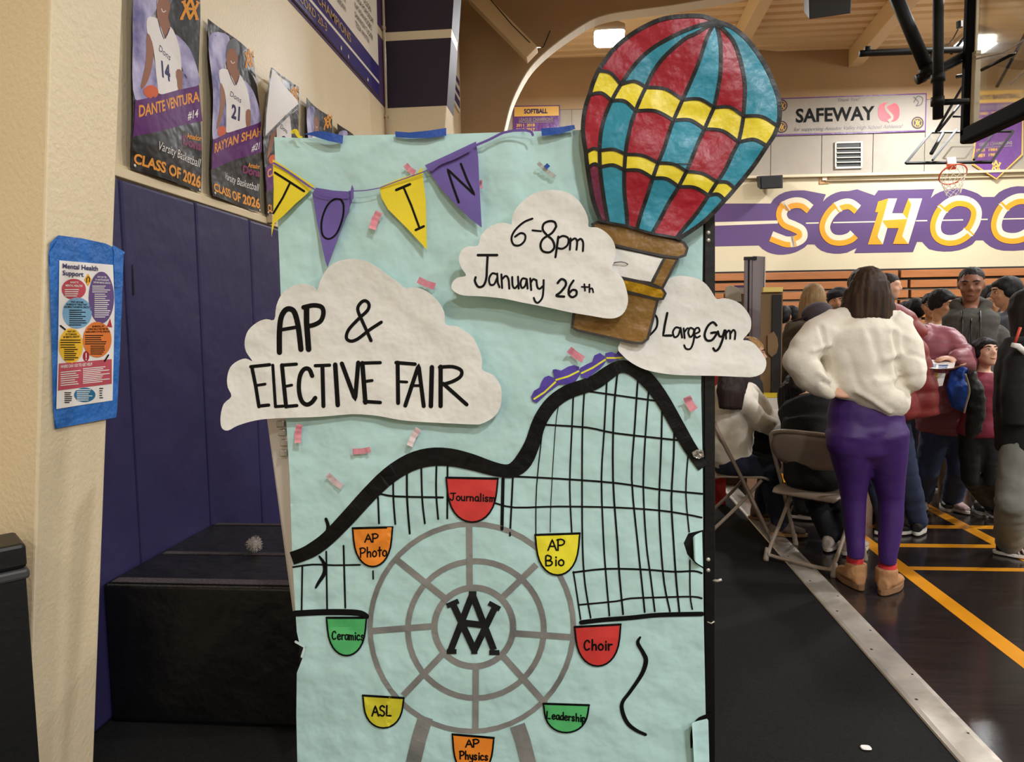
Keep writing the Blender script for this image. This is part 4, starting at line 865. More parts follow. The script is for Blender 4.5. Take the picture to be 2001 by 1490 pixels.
def banner(k, name, num, label, fold=False):
    dYk = k * .612; G = WB(dYk, k * 1.7); t = thing('team_banner', label, 'banner', G(0)(325, 350), 'player banners on the left wall')
    edge = E((905, -300), (1330, -330), (1345, 0), (1372, 620), (1390, 1335), (1150, 1255), (905, 1172), (893, 950), (898, 400))
    top = atX(300, 300, LW).z
    za = 2.95 if k else 3.1
    def clip(x): return x
    # top edge follows z = 2.95 along the wall
    def ytop(x):
        lo, hi = -900., 300.
        for _ in range(40):
            mid_ = (lo + hi) / 2
            if atX(x, mid_, LW + .03).z > za: lo = mid_
            else: hi = mid_
        return hi
    edge = [(255, ytop(255)), (317, ytop(317)), (379, ytop(379))] + edge[2:]
    inv = lambda x, y: proj(atX(x, y, LW + .03) - V((0, dYk, 0)))
    if fold: edge = [inv(549, 150), inv(576, 168)] + edge[3:-1] + [inv(516, 276)]
    m = MB(); fill(m, edge, G(0), 16); m.build('banner_sheet', vin, t, True, solid=.0008)
    m = MB(); fill(m, smooth(E((906, -160), (1090, -150), (1080, 40), (1015, 150), (1030, 300), (1060, 480), (1060, 640), (908, 690), (900, 300)), 4, True), G(.0015), 12); fill(m, smooth(E((1200, 240), (1300, 330), (1362, 500), (1366, 590), (1250, 615), (1232, 480)), 4, True), G(.0015), 12)
    if not fold: m.build('smoke_print', smk, t, True)
    m = MB(); fill(m, smooth(E((1000, 125), (1075, 128), (1110, 190), (1150, 270), (1180, 185), (1240, 310), (1265, 490), (1225, 495), (1240, 620), (1080, 655), (1062, 590), (1050, 350), (1000, 230)), 3, True), G(.003), 10); m.build('jersey_print', wpr, t, True)
    for q in ([(1000, 230), (1050, 350), (1010, 520), (960, 610), (945, 590), (985, 420)], [(1226, 495), (1265, 490), (1268, 610), (1236, 618)], [(1078, 128), (1072, 20), (1100, -60), (1150, -50), (1170, 30), (1160, 120), (1178, 185), (1150, 262), (1115, 200)]): m = MB(); fill(m, smooth(E(*q), 3, True), G(.0035), 9); m.build('player_print', skin_pr, t, True)
    m = MB(); fill(m, smooth(E((1068, 40), (1075, -60), (1110, -120), (1160, -110), (1185, -30), (1168, 30), (1140, -30), (1095, -35)), 3, True), G(.004), 8); m.build('cap_print', mat('dark cap print', (34, 30, 44), .4), t)
    m = MB(); stroke(m, smooth(E((1108, 62), (1122, 84), (1140, 76)), 4), 1.6, G(.0045), step=2); m.build('smile_print', wpr, t)
    m = MB(); fill(m, E(*disc(1012, 638, 52, 46, 18)), G(.004), 8); m.build('ball_print', ballp, t)
    m = MB(); fill(m, E((906, 700), (1100, 655), (1370, 595), (1386, 842), (1150, 890), (897, 950)), G(.0045), 12); m.build('name_band', bandp, t, True)
    word(t, nav, 'Dons', E((1092, 350))[0], E((1188, 425))[0], 14, G(.005), shear=.3); word(t, nav, num.strip('#'), E((1108, 530))[0], E((1180, 565))[0], 32, G(.005), bold=.05)
    m = MB(); stroke(m, E((1085, 140), (1110, 215), (1135, 270), (1160, 235), (1175, 195)), 1.6, G(.005), step=4); m.build('jersey_trim', nav, t)
    word(t, org, name, E((928, 812))[0], E((1372, 702))[0], 23, G(.006), bold=.035, h2=20); word(t, org, 'Amador', E((1280, 958))[0], E((1378, 980))[0], 11, G(.003), bold=.03)
    word(t, org, 'CLASS OF 2026', E((915, 1128))[0], E((1384, 1304))[0], 19, G(.003), bold=.05, h2=23)
    m = MB(); emblem(m, G(.003), 1285 / 3.548, 62 / 3.548, .36, 13, 0, .8); m.build('emblem', org, t)
    word(t, wpr, num, E((1293, 830))[0], E((1362, 812))[0], 16, G(.006), shear=.2, bold=.02); word(t, wpr, 'Varsity Basketball', E((1058, 1040))[0], E((1378, 1165))[0], 18, G(.003), shear=.3)
    word(t, mat('plum lettering', (128, 62, 96), .6, spec=.15), 'Dons', E((1240, 1000))[0], E((1380, 1045))[0], 18, G(.003), bold=.06)
    m = MB()
    for x, y in ((925, 1150), (1380, 1320), (1340, ytop(376) * 3.548 + 14)): m = MB(); m.ball(G(.003)(x / 3.548, y / 3.548), (.003, .008, .008), 10); m.build('grommet', steel, t, True)
    if fold:
        fs_ = lambda o: (lambda x, y: atX(x, y, LW + .085 + .012 * math.sin((x - 510) / 76 * 3.1) + o))
        m = MB(); fill(m, smooth([(531, 134), (556, 168), (584, 206), (552, 236), (517, 272), (519, 225), (525, 170)], 4, True), fs_(0), 9); m.build('folded_corner', greyb, t, True, solid=.001)
        m = MB(); stroke(m, [(531, 134), (525, 170), (519, 225), (517, 272)], 3, fs_(.003), step=5); stroke(m, [(517, 272), (552, 236), (584, 206)], 4.5, fs_(.003), step=5, sm=4); stroke(m, [(531, 134), (552, 151), (577, 168)], 4, lambda x, y: atX(x, y, LW + .09), step=5); m.build('hem', vin, t)
banner(0, 'DANTE VENTURA', '#14', 'black and purple player banner nearest the cream pier, CLASS OF 2026')
banner(1, 'RAYYAN SHAH', '#21', 'black and purple player banner second from the cream pier')
banner(2, 'CAMERON', '#8', 'player banner with its white backed top corner folded over', True)
banner(3, 'VARSITY', '#5', 'player banner just beyond the one with the folded corner')
banner(4, 'VARSITY', '#3', 'farthest player banner, a black corner above the poster')

# ---- champions board high on the left wall
cb = thing('champions_board', 'purple and white champions board high on the left wall beside the purple pier', 'sign', atX(660, 120, LW))
XW = LW + .022
zA_, zB_, zC_, zD_ = (atX(x, y, XW).z for x, y in ((745, 192), (741, 164), (741, 158.4), (740.5, 129)))
yR = atX(741.5, 160, XW).y; yL = 2.6
def wq(mb, y0, y1, z0, z1, off, mi=0): mb.box((LW + off - .006, y0, z0), (LW + off, y1, z1), mi)
m = MB(); m.box((LW + .006, yL, zA_), (LW + .018, yR, 5.5)); m.build('board_back', mat('white board', (232, 222, 206), .45), cb)
boardp = mat('deep violet board', (50, 40, 110), .4)
m = MB(); wq(m, yL, yR + .001, zA_ - .002, zB_, .020); wq(m, yL, yR + .001, zC_, zD_, .020); m.build('violet_stripe', boardp, cb)
W1 = lambda u, v: V((LW + .0235, u, v))
def wt(mb, s, pa, pb_, hpx, bold=0, shear=0):
    a = atX(pa[0], pa[1], XW); b = atX(pb_[0], pb_[1], XW); text(mb, s, W1, a.y, b.y, (a.z + b.z) / 2, hpx, bold=bold, shear=shear)
z9 = lambda x, y: (560 + x / 9.03, y / 9.03)
m = MB(); yh = atX(*z9(610, 110), XW).y; ys = atX(*z9(1135, 755), XW).y; hh = (zD_ - zC_) * .52
text(m, 'CHAMPIONS', W1, yh - (ys - yh) / 8 * 1.05, ys, zC_ + (zD_ - zC_) * .22, hh, bold=.02)
y2 = atX(*z9(525, 400), XW).y; y3 = atX(*z9(708, 535), XW).y
m.build('lettering', mat('dull gold lettering', (176, 142, 96), .5), cb); m = MB(); text(m, 'RECORD 20-3', W1, y2 - (y3 - y2) * 2.0, y3, zA_ + (zB_ - zA_) * .27, (zB_ - zA_) * .52, bold=.02)
m.build('lettering', mat('dull gold lettering', (176, 142, 96), .5), cb)
for s, a, b in (('TESSA WINTER', (1215, 440), (1462, 790)), ('SHANNON TUCKER', (1208, 290), (1525, 725)), ('NATASHA ROGERS', (1208, 120), (1502, 550)), ('LUISA POROSOFF', (1220, -20), (1535, 440)), ('KATIE OLSON', (1230, -170), (1490, 225)), ('ANNA BERGMAN', (800, -110), (1045, 220)), ('EMILY LARSON', (780, -290), (1040, 50))):
    m = MB(); wt(m, s, z9(*a), z9(*b), .046); m.build('lettering', mat('dark print', (50, 46, 50), .5), cb)
m = MB()
for x, y in ((965, 850), (1092, 1000), (1435, 1410)): m.ball(atX(*z9(x, y), XW + .003), (.004, .015, .02), 8)
m.build('screw_cap', steel, cb, True)
# second board past the pier
sb = thing('honor_board', 'white honor board with purple rows on the wall behind the purple pier', 'sign', (LW, 9.5, 4.6))
a = atX(910, 240, LW + .03); zt_ = atX(905, 30, LW + .03).z
m = MB(); m.box((LW + .002, 7.3, a.z), (LW + .03, 11.1, 6.4)); m.build('board_back', mat('white board', (232, 222, 206), .45), sb)
m = MB()
for z0, z1 in ((.05, .16), (.22, .30), (.38, .46), (1.0, 1.06), (1.14, 1.2)): m.box((LW + .03, 7.35, a.z + z0), (LW + .033, 11.05, a.z + z1))
m.build('violet_stripe', boardp, sb)

m = MB(); p_ = atZ(1692, 1462); m.rings([(p_ + V((0, 0, .0)), (.018, 0, 0), (0, .014, 0)), (p_ + V((0, 0, .003)), (.016, 0, 0), (0, .012, 0))], 12, sq=3)
tag(m.build('paper_bit', cloud_white), 'small white bit of paper on the black rubber floor', 'paper bit')

# ================================================================== FAR WALL FITTINGS
vp = mat('purple banner', (96, 48, 122), .4, (4, .2)); gp = mat('gold banner', (224, 176, 84), .45); wb = mat('white banner', (156, 148, 138), .6, (4, .2), spec=.2)
F_ = lambda off: (lambda x, y: atF(x, y, off))
def pan(t, name, q, mt, off, step=30):
    m = MB(); fill(m, q, F_(off), step); return m.build(name, mt, t, True)
t = thing('softball_banner', 'gold and purple softball league champions banner on the far wall', 'banner', atF(1047, 250, .05))
pan(t, 'banner_sheet', [(1003, 207), (1094, 205.5), (1094, 330), (1003, 330)], vp, .07); pan(t, 'header', [(1005, 209), (1092, 207.5), (1092, 226), (1005, 228)], gp, .075)
m = MB(); ptext(m, 'SOFTBALL', (1024, 222), (1070, 221), 9, F_(.08), bold=.05); m.build('lettering', nav, t)
m = MB(); ptext(m, 'LEAGUE CHAMPIONS', (1014, 237.5), (1081, 236.5), 7, F_(.08), bold=.02); stroke(m, [(1014, 239.5), (1081, 238.5)], 1, F_(.08)); m.build('lettering', wb, t)
m = MB(); ptext(m, '2011  2018', (1009, 247.5), (1045, 247), 5.5, F_(.08), bold=.04); m.build('lettering', gp, t); word(t, gp, '2013  2017', (1009, 256), (1045, 255.5), 5.5, F_(.08), bold=.04)

t = thing('sponsor_banner', 'long white SAFEWAY sponsor banner with purple edging on the far wall', 'banner', atF(1665, 262, .05))
S9 = lambda *c: A(c, 1441, 0)
pan(t, 'banner_sheet', [(1505, 192.5), (1811, 182), (1809, 257), (1505, 266)], vp, .07); pan(t, 'white_field', [(1507, 194.5), (1809, 184.5), (1807, 254.5), (1507, 263)], wb, .075)
m = MB(); ptext(m, 'SAFEWAY', S9((405, 848))[0], S9((952, 828))[0], 27, F_(.08), bold=.035); m.build('lettering', ink, t)
greyp = mat('grey print', (96, 92, 92), .5); word(t, greyp, 'Thank You!', S9((697, 706))[0], S9((848, 698))[0], 6.5, F_(.08), shear=.3)
m = MB(); ptext(m, 'for supporting Amador Valley High School Athletics!', S9((392, 910))[0], S9((1148, 886))[0], 7.2, F_(.08), shear=.3); m.build('lettering', mat('grey print', (96, 92, 92), .5), t)
m = MB(); fill(m, S9(*[(1050 + 74 * math.copysign(abs(math.cos(a)) ** .72, math.cos(a)), 778 + 67 * math.copysign(abs(math.sin(a)) ** .72, math.sin(a))) for a in [i * math.pi / 20 for i in range(40)]]), F_(.08), 8); lg = m.build('round_logo', mat('red print', (204, 40, 54), .5), t)
m = MB(); stroke(m, S9((1075, 708), (1030, 735), (1036, 765), (1068, 800), (1072, 822), (1046, 843)), [7, 5, 5.5, 5.5, 5, 7], F_(.085), sm=5, step=3, cap=False); m.build('logo_curve', wb, lg)
for i, (x, y) in enumerate(((1527, 206), (1527, 248), (1793, 240))):
    m = MB(); fill(m, disc(x, y, 12, 12), F_(.08), 5); sl_ = m.build('round_seal', mat('plum seal', (66, 48, 62), .5), t); m = MB(); stroke(m, disc(x, y, 8.5, 8.5), 1, F_(.084)); emblem(m, F_(.084), x, y, .1); m.build('seal_print', gp, sl_)
m = MB(); stroke(m, [(1786, 190), (1795, 200), (1790, 207), (1800, 204), (1803, 192), (1793, 188), (1786, 200)], 2, F_(.08), sm=3, step=3); m.build('ribbon_print', mat('grey print', (96, 92, 92), .5), t)

t = thing('championship_banner', 'purple pointed basketball champions banner on the far wall behind the hoop', 'banner', atF(1950, 340, .05))
pan(t, 'banner_sheet', [(1911, 178), (2000, 175), (1999, 303), (1947, 352), (1899, 322)], gp, .07)
pan(t, 'purple_field', [(1913, 202), (1998, 199), (1996, 301), (1947, 348), (1902, 320)], vp, .075)
m = MB(); ptext(m, 'BOYS BASKETBALL', (1914, 195), (1996, 191), 9, F_(.08), bold=.04); m.build('lettering', nav, t)
word(t, wb, 'LEAGUE CHAMPIONS', (1916, 212), (1992, 208), 6.5, F_(.08), bold=.02); word(t, wb, 'GIRLS CHAMPIONS', (1912, 286), (1978, 282), 6.5, F_(.08), bold=.02)
m = MB(); stroke(m, [(1916, 214.5), (1992, 210.5)], 1, F_(.08)); stroke(m, [(1920, 289), (1978, 285)], 1, F_(.08)); m.build('underline', wb, t)
for y in (225, 237, 249, 261, 297, 307): word(t, gp, '1983  1984', (1907 + (y < 290) * 8, y), (1948 + (y < 290) * 8, y - 2), 5.5, F_(.08), bold=.04)
m = MB(); emblem(m, F_(.08), 1946, 325, .19, 16); m.build('emblem', gp, t)
m = MB(); stroke(m, [(1902, 320), (1947, 350), (1997, 303)], 1.6, F_(.085)); m.build('piping', gp, t)

# louvre vent
t = thing('wall_vent', 'white framed louvre vent on the grey panels of the far wall', 'vent', atF(1658, 329, .05))
m = MB(); m.slab([atF(x, y, .045) for x, y in ((1632, 279), (1684, 277.5), (1683.5, 328), (1632, 329.5))], FN * .01); m.build('vent_dark', mat('dark duct', (30, 34, 32), .6), t)
m = MB()
for q in ([(1631, 278), (1685, 276.5), (1685, 279.5), (1631, 281)], [(1631, 326.5), (1684.5, 325.5), (1684.5, 329), (1631, 330.5)], [(1631, 278), (1634, 278), (1634, 330), (1631, 330)], [(1681.5, 277), (1685, 277), (1684.5, 329), (1681.5, 329)]): m.slab([atF(x, y, .055) for x, y in q], FN * .02)
m.build('vent_frame', white_paint, t)
for i in range(4):
    y = 289.5 + i * 9.2; m = MB(); m.slab([atF(x, yy, .06) for x, yy in ((1634, y), (1682, y - 1), (1682, y + .8), (1634, y + 1.8))], FN * .03); m.build('louvre', white_paint, t)
# loudspeaker on a bracket, thermostat
t = thing('wall_speaker', 'small black loudspeaker on a bracket under the far wall ledge', 'loudspeaker', atF(1505, 356, .3))
m = MB(); q = [atF(x, y, .45) for x, y in ((1482, 344), (1530, 342), (1530, 368), (1485, 370))]; q2 = [atF(x, y, .12) for x, y in ((1478, 345), (1520, 343), (1520, 366), (1480, 366))]
m.add(q + q2, [(0, 1, 2, 3), (7, 6, 5, 4), (0, 4, 5, 1), (1, 5, 6, 2), (2, 6, 7, 3), (3, 7, 4, 0)]); m.build('speaker_box', mat('black speaker cabinet', (18, 18, 19), .5), t, bevel=.01)
m = MB(); m.beam(atF(1502, 356, .14), atF(1502, 356, 0), .08, .08); m.build('bracket', black, t)
m = MB(); m.slab([atF(x, y, .486) for x, y in ((1488, 346), (1527, 344.5), (1527, 366), (1489, 368))], BK * .03); m.build('speaker_grille', mat('speaker mesh', (26, 26, 28), .8, (200, .5)), t)
t = thing('wall_thermostat', 'white thermostat on a tan plate under the far wall ledge', 'thermostat', atF(1611, 360, .02))
m = MB(); m.slab([atF(x, y, .001) for x, y in ((1601, 341), (1620, 340), (1620, 359), (1601, 360))], FN * .02); m.build('back_plate', mat('tan plate', (186, 140, 82), .5), t)
m = MB(); m.slab([atF(x, y, .021) for x, y in ((1606, 342), (1615, 341.6), (1615, 353), (1606, 353.4))], FN * .03); m.build('thermostat_body', white_paint, t, bevel=.004)
# ---- folded bleachers under the mural
wood = mat('varnished bleacher wood', (168, 104, 56), .42, var=.14, vscale=2.2, stretch=(1, 1, 9), bump=(30, .04)); dark = mat('dark gap', (26, 22, 20), .7); nose = mat('steel nosing', (120, 110, 98), .4, metal=.6)
bl = thing('bleachers', 'folded wooden bleachers along the far wall under the purple letters', 'bleachers', atF(1700, 700, .6))
BO = .62
def bz(y): return plane_hit(1480, y, FP + FN * BO, FN).z
def bx(x): return plane_hit(x, 560, FP + FN * BO, FN).x
zt0 = bz(529.5); pit = bz(533.5) - bz(553); bh = bz(533.5) - bz(548); z1 = bz(533.5)
m = MB(); q = [zat(.02, -.8, BO - .08), zat(.02, 16, BO - .08), zat(zt0, 16, BO - .08), zat(zt0, -.8, BO - .08)]; m.slab(q, BK * (BO - .09)); m.build('understructure', dark, bl)
jo = [[1757], [1776, 1873], [1778], [1757, 1905], [1776], [1700, 1880], [1757]]
r = 0
while z1 - bh > .12:
    cuts = [-.8] + sorted([bx(x) for x in jo[r % 7]] + [bx(1757) + (r % 2) * .25 + k * 4.6 for k in (1, 2)]) + [15.8]
    for a_, b_ in zip(cuts, cuts[1:]):
        m = MB(); q = [zat(z1 - bh, a_ + .03, BO - .08), zat(z1 - bh, b_ - .03, BO - .08), zat(z1, b_ - .03, BO - .08), zat(z1, a_ + .03, BO - .08)]; m.slab(q, FN * .08); m.build('bench_board', wood, bl, bevel=.006)
    m = MB(); m.slab([zat(z1 - bh - .045, -.8, BO - .08), zat(z1 - bh - .045, 15.8, BO - .08), zat(z1 - bh - .02, 15.8, BO - .08), zat(z1 - bh - .02, -.8, BO - .08)], FN * .03); m.build('nosing_rail', nose if r in (1, 2) else dark, bl)
    z1 -= pit; r += 1

# ================================================================== HOOPS
pipe = mat('black hoop pipe', (10, 10, 11), .55, var=.1, spec=.3); pad = mat('black edge padding', (9, 9, 11), .8, spec=.12)
glass = mat('hoop glass', (236, 240, 238), .03, trans=1, spec=.5)
t = thing('hanging_hoop', 'near glass backboard with black padded edge hanging from pipes at the upper right', 'basketball hoop', atX(1895, 262, 3.19))
HX = 3.19; c_ = atX(1900, 262, HX); hz, hy1 = c_.z, c_.y; hy0 = hy1 - 1.83; ht = hz + 1.07
m = MB(); m.box((HX - .008, hy0 + .03, hz + .03), (HX + .008, hy1 - .035, ht - .03)); m.build('glass_panel', glass, t)
m = MB(); m.box((HX - .085, hy1 - .035, hz - .02), (HX + .012, hy1 + .03, ht + .02)); m.box((HX - .028, hy0 - .03, hz - .02), (HX + .028, hy0 + .035, ht + .02)); m.box((HX - .028, hy0, ht - .03), (HX + .028, hy1, ht + .03)); m.build('backboard_frame', pad, t, bevel=.012)
m = MB(); m.box((HX - .085, hy0, hz - .075), (HX + .03, hy1 + .035, hz + .05)); m.build('bottom_padding', pad, t, bevel=.02)
m = MB(); m.box((HX - .05, hy1 - .115, hz + .06), (HX - .012, hy1 - .055, ht - .45)); m.box((HX - .03, hy1 - .06, ht - .46), (HX - .012, hy1 - .045, ht - .04)); m.build('inner_channel', mat('cream channel', (206, 192, 160), .5), t)
def pp_(x, y, Y): return atY(x, y, Y)
def tubes(name, lst, parent, mt=None, n=12):
    for pts_, r_ in lst:
        m = MB(); m.tube([pp_(*p) for p in pts_], r_, n); m.build(name, mt or pipe, parent, True)
tubes('hanger_pipe', (([(1834, -120, 5.75), (1833, 232, 5.75)], .036), ([(1728, -60, 6.0), (1811, 134, 6.0)], .048), ([(1833, 145, 5.75), (1833, 160, 5.75)], .048), ([(1832, 190, 5.75), (1832, 206, 5.75)], .046)), t)
tubes('brace_pipe', (([(1680, 105, 7.2), (1692, 104, 7.2), (1900, 96, 7.2)], .03), ([(1820, 145, 6.2), (1795, 155, 6.1)], .03), ([(1800, 150, 6.0), (1840, 132, 6.2), (1902, 96, 6.4)], .03), ([(1822, 147, 6.0), (1842, 138, 6.2), (1902, 108, 6.4)], .018), ([(1840, 200, 5.75), (1892, 198, 5.75)], .022), ([(1822, 104, 7.2), (1817, 140, 6.2)], .016), ([(1690, 98, 7.2), (1700, 98, 7.2)], .035), ([(1858, 105, 8.0), (1888, 70, 8.0)], .016)), t)
tubes('clamp', (([(1808, 130, 6.0), (1816, 143, 6.0)], .056), ([(1792, 156, 6.05), (1806, 150, 6.05)], .040)), t)
m = MB(); m.tube([pp_(1904, 116, 5.4), pp_(1960, 103, 5.2), pp_(2030, 60, 5.0)], .006, 6); m.tube([pp_(1906, 107, 5.5), pp_(1985, 103, 5.2)], .006, 6); m.tube([pp_(1975, 165, 5.3), pp_(2030, 110, 5.1)], .008, 6); m.build('stay_cable', steel, t)
tubes('brace_pipe', (([(1918, 137, 5.9), (1985, 103, 5.6)], .012), ([(1950, 170, 6.6), (2010, 60, 6.3)], .014)), t)
m = MB(); m.tube([pp_(1875, 48, 9), pp_(1872, 58, 9), pp_(1862, 76, 9.1), pp_(1855, 85, 9.1), pp_(1846, 88, 9.1)], .008, 6); m.tube([pp_(1875, 42, 9), pp_(1875, 54, 9)], .035, 8)
tag(m.build('ceiling_cord', black), 'black plug with a short cord hanging from the ribbed ceiling', 'cord')

t = thing('far_hoop', 'tilted glass backboard with orange rim and net at the far end', 'basketball hoop', atY(1855, 318, 12.2))
q = [atY(1770, 319, 12.2), atY(1937, 317, 12.2), atY(1980, 257, 12.75), atY(1819, 259, 12.75)]
nn = (q[1] - q[0]).cross(q[3] - q[0]).normalized()
m = MB(); m.slab(q, nn * .012); m.build('glass_panel', glass, t)
m = MB()
for a_, b_ in zip(q, q[1:] + q[:1]): m.beam(a_, b_, .035, .035, up=nn)
m.build('backboard_frame', pipe, t)
m = MB(); 
for f0, f1 in ((.3, .3), (.78, .78)): m.beam(q[0].lerp(q[1], f0) + nn * .05, q[3].lerp(q[2], f1) + nn * .05, .03, .03, up=nn)
mid_ = [q[0].lerp(q[1], .40).lerp(q[3].lerp(q[2], .40), .12), q[0].lerp(q[1], .66).lerp(q[3].lerp(q[2], .66), .12), q[0].lerp(q[1], .66).lerp(q[3].lerp(q[2], .66), .5), q[0].lerp(q[1], .40).lerp(q[3].lerp(q[2], .40), .5)]
m.build('back_rail', pipe, t)
m = MB()
for a_, b_ in zip(mid_, mid_[1:] + mid_[:1]): m.beam(a_, b_, .03, .006, up=nn)
m.build('target_square', white_paint, t)
rc = atY(1862, 341, 11.95); orange = mat('orange rim', (214, 84, 52), .4)
ea, eb = V((1, 0, 0)), V((0, -.75, .66)).normalized()
R0 = 22.5 / 1400 * 11.95
m = MB(); m.tube([rc + ea * (R0 * math.cos(i * math.pi / 16)) + eb * (R0 * math.sin(i * math.pi / 16)) for i in range(33)], .012, 8, cap=False); rm = m.build('rim', orange, t, True)
m = MB(); m.beam(atY(1858, 313, 12.15), atY(1860, 326, 12.0), .12, .10); m.build('rim_bracket', orange, t)
m = MB(); dn = V((0, -.12, -1)).normalized(); N8 = 10
for j in range(N8):
    for s_ in (1, -1):
        pts_ = []
        for k_ in range(7):
            a_ = (j + s_ * k_ * .5) * 2 * math.pi / N8; rr = R0 * (1 - .075 * k_) ; pts_.append(rc + ea * (rr * math.cos(a_)) + eb * (rr * math.sin(a_) * (1 - .05 * k_)) + dn * (.05 * k_))
        m.tube(pts_, .0045, 4)
m.build('net', mat('white net cord', (220, 214, 200), .8), rm)
tubes('brace_pipe', (([(1893, 148, 12.6), (1829, 258, 12.6)], .022), ([(1875, 205, 12.6), (1834, 256, 12.5)], .022), ([(1862, 228, 12.6), (1900, 228, 12.6)], .016), ([(1870, 150, 12.8), (1893, 146, 12.6)], .03), ([(1820, 300, 12.3), (1842, 262, 12.6)], .03)), t)
t = thing('hanging_speaker', 'black loudspeaker hanging from the ceiling at the top of the picture', 'loudspeaker', atY(1617, 10, 9))
m = MB(); a_ = [atY(x, y, 9.0) for x, y in ((1579, -75), (1667, -85), (1663, 26), (1581, 38))]; b_ = [atY(x, y, 9.5) for x, y in ((1570, -60), (1650, -70), (1648, 22), (1571, 25))]
m.add(a_ + b_, [(0, 1, 2, 3), (7, 6, 5, 4), (0, 4, 5, 1), (1, 5, 6, 2), (2, 6, 7, 3), (3, 7, 4, 0)]); m.build('speaker_box', mat('black speaker cabinet', (18, 18, 19), .5), t, bevel=.01)
m = MB(); m.tube([atY(1615, -60, 9.25), V((atY(1615, -60, 9.25).x, 9.25, CZ))], .015, 6); m.build('hanging_rod', black, t)

# ================================================================== PEOPLE
def solidify(name, mb, voxel, mt, parent, it=6, disp=None, factor=.5):
    """melt the overlapping closed shapes of mb into one continuous surface"""
    me0 = mb.mesh('t'); o = bpy.data.objects.new('t', me0); COL.objects.link(o)
    r = o.modifiers.new('r', 'REMESH'); r.mode = 'VOXEL'; r.voxel_size = voxel
    if it: s_ = o.modifiers.new('s', 'SMOOTH'); s_.factor = factor; s_.iterations = it
    bpy.context.view_layer.update()
    me = bpy.data.meshes.new_from_object(o.evaluated_get(bpy.context.evaluated_depsgraph_get()))
    bpy.data.objects.remove(o); bpy.data.meshes.remove(me0); me.name = name
    if disp:
        ns = [v.normal.copy() for v in me.vertices]
        for v, n in zip(me.vertices, ns): v.co += n * disp(v.co, n)
    me.polygons.foreach_set('use_smooth', [True] * len(me.polygons)); me.update()
    return put(name, me, parent, mt)
def folds(amp, sx=.10, sz=.06, k=0, fine=.25):
    return lambda p, n: amp * (noise.noise(V((p.x / sx + k, p.y / sx, p.z / sz))) + fine * noise.noise(V((p.x / sx * 3 + k, p.y / sx * 3, p.z / sz * 3))) - .35 * abs(noise.noise(V((p.x / (sx * 1.6) - k, p.y / (sx * 1.6), p.z / (sz * .7) + p.x * 6)))))
def quilt(amp, pitch, k=0):
    return lambda p, n: amp * (abs(math.sin(p.z * math.pi / pitch + .5 * noise.noise(p * 3))) ** .5 - .6) + amp * .4 * noise.noise(p * 18)
def strands(amp, s=.012):
    return lambda p, n: amp * noise.noise(V((p.x / s, p.y / s, p.z / (s * 12)))) + amp * .7 * noise.noise(V((p.x / (s * 3), p.y / (s * 3), p.z / (s * 20))))

class J: pass
def pose(x, y, H, face, head_turn=0, head_tilt=0, spread=.10, m=False, z0=0):
    """joint positions of a standing figure; face 0 looks at the camera, 90 to the right, 180 away"""
    j = J(); a = math.radians(face); k = H / 1.72; j.k = k
    j.f = V((math.sin(a), -math.cos(a), 0)); j.l = V((math.cos(a), math.sin(a), 0)); O = V((x, y, z0))
    P = lambda s, f, z: O + j.l * (s * k) + j.f * (f * k) + V((0, 0, z * k)); j.P = P
    w = .185 if m else .165
    j.pelvis = P(0, 0, .93); j.waist = P(0, .0, 1.06); j.chest = P(0, .0, 1.27); j.neck = P(0, -.005, 1.44); j.head = P(0, .015, 1.60)
    j.sh = {1: P(w - .006, 0, 1.365), -1: P(-w + .006, 0, 1.365)}; j.el = {1: P(w + .06, -.02, 1.10), -1: P(-w - .06, -.02, 1.10)}; j.wr = {1: P(w + .05, .07, .87), -1: P(-w - .05, .07, .87)}
    j.hd = {1: V((0, 0, -1)), -1: V((0, 0, -1))}
    j.hip = {1: P(.085, 0, .90), -1: P(-.085, 0, .90)}; j.kn = {1: P(spread, .02, .49), -1: P(-spread, .02, .49)}; j.an = {1: P(spread, -.02, .085), -1: P(-spread, -.02, .085)}
    j.toe = {1: a, -1: a}; j.m = m; j.yaw = a + math.radians(head_turn); j.tilt = math.radians(head_tilt)
    return j
def headframe(j):
    f = V((math.sin(j.yaw), -math.cos(j.yaw), 0)); l = V((math.cos(j.yaw), math.sin(j.yaw), 0)); u = V((0, 0, 1)); t = j.tilt
    f2 = f * math.cos(t) - u * math.sin(t); u2 = u * math.cos(t) + f * math.sin(t)
    k = j.k if j.k > .85 else .85 + (j.k - .85) * .4
    k *= getattr(j, 'hs', 1)
    return (lambda s, f_, z: j.head + (l * s + f2 * f_ + u2 * z) * k), Matrix((l, f2, u2)).transposed(), k
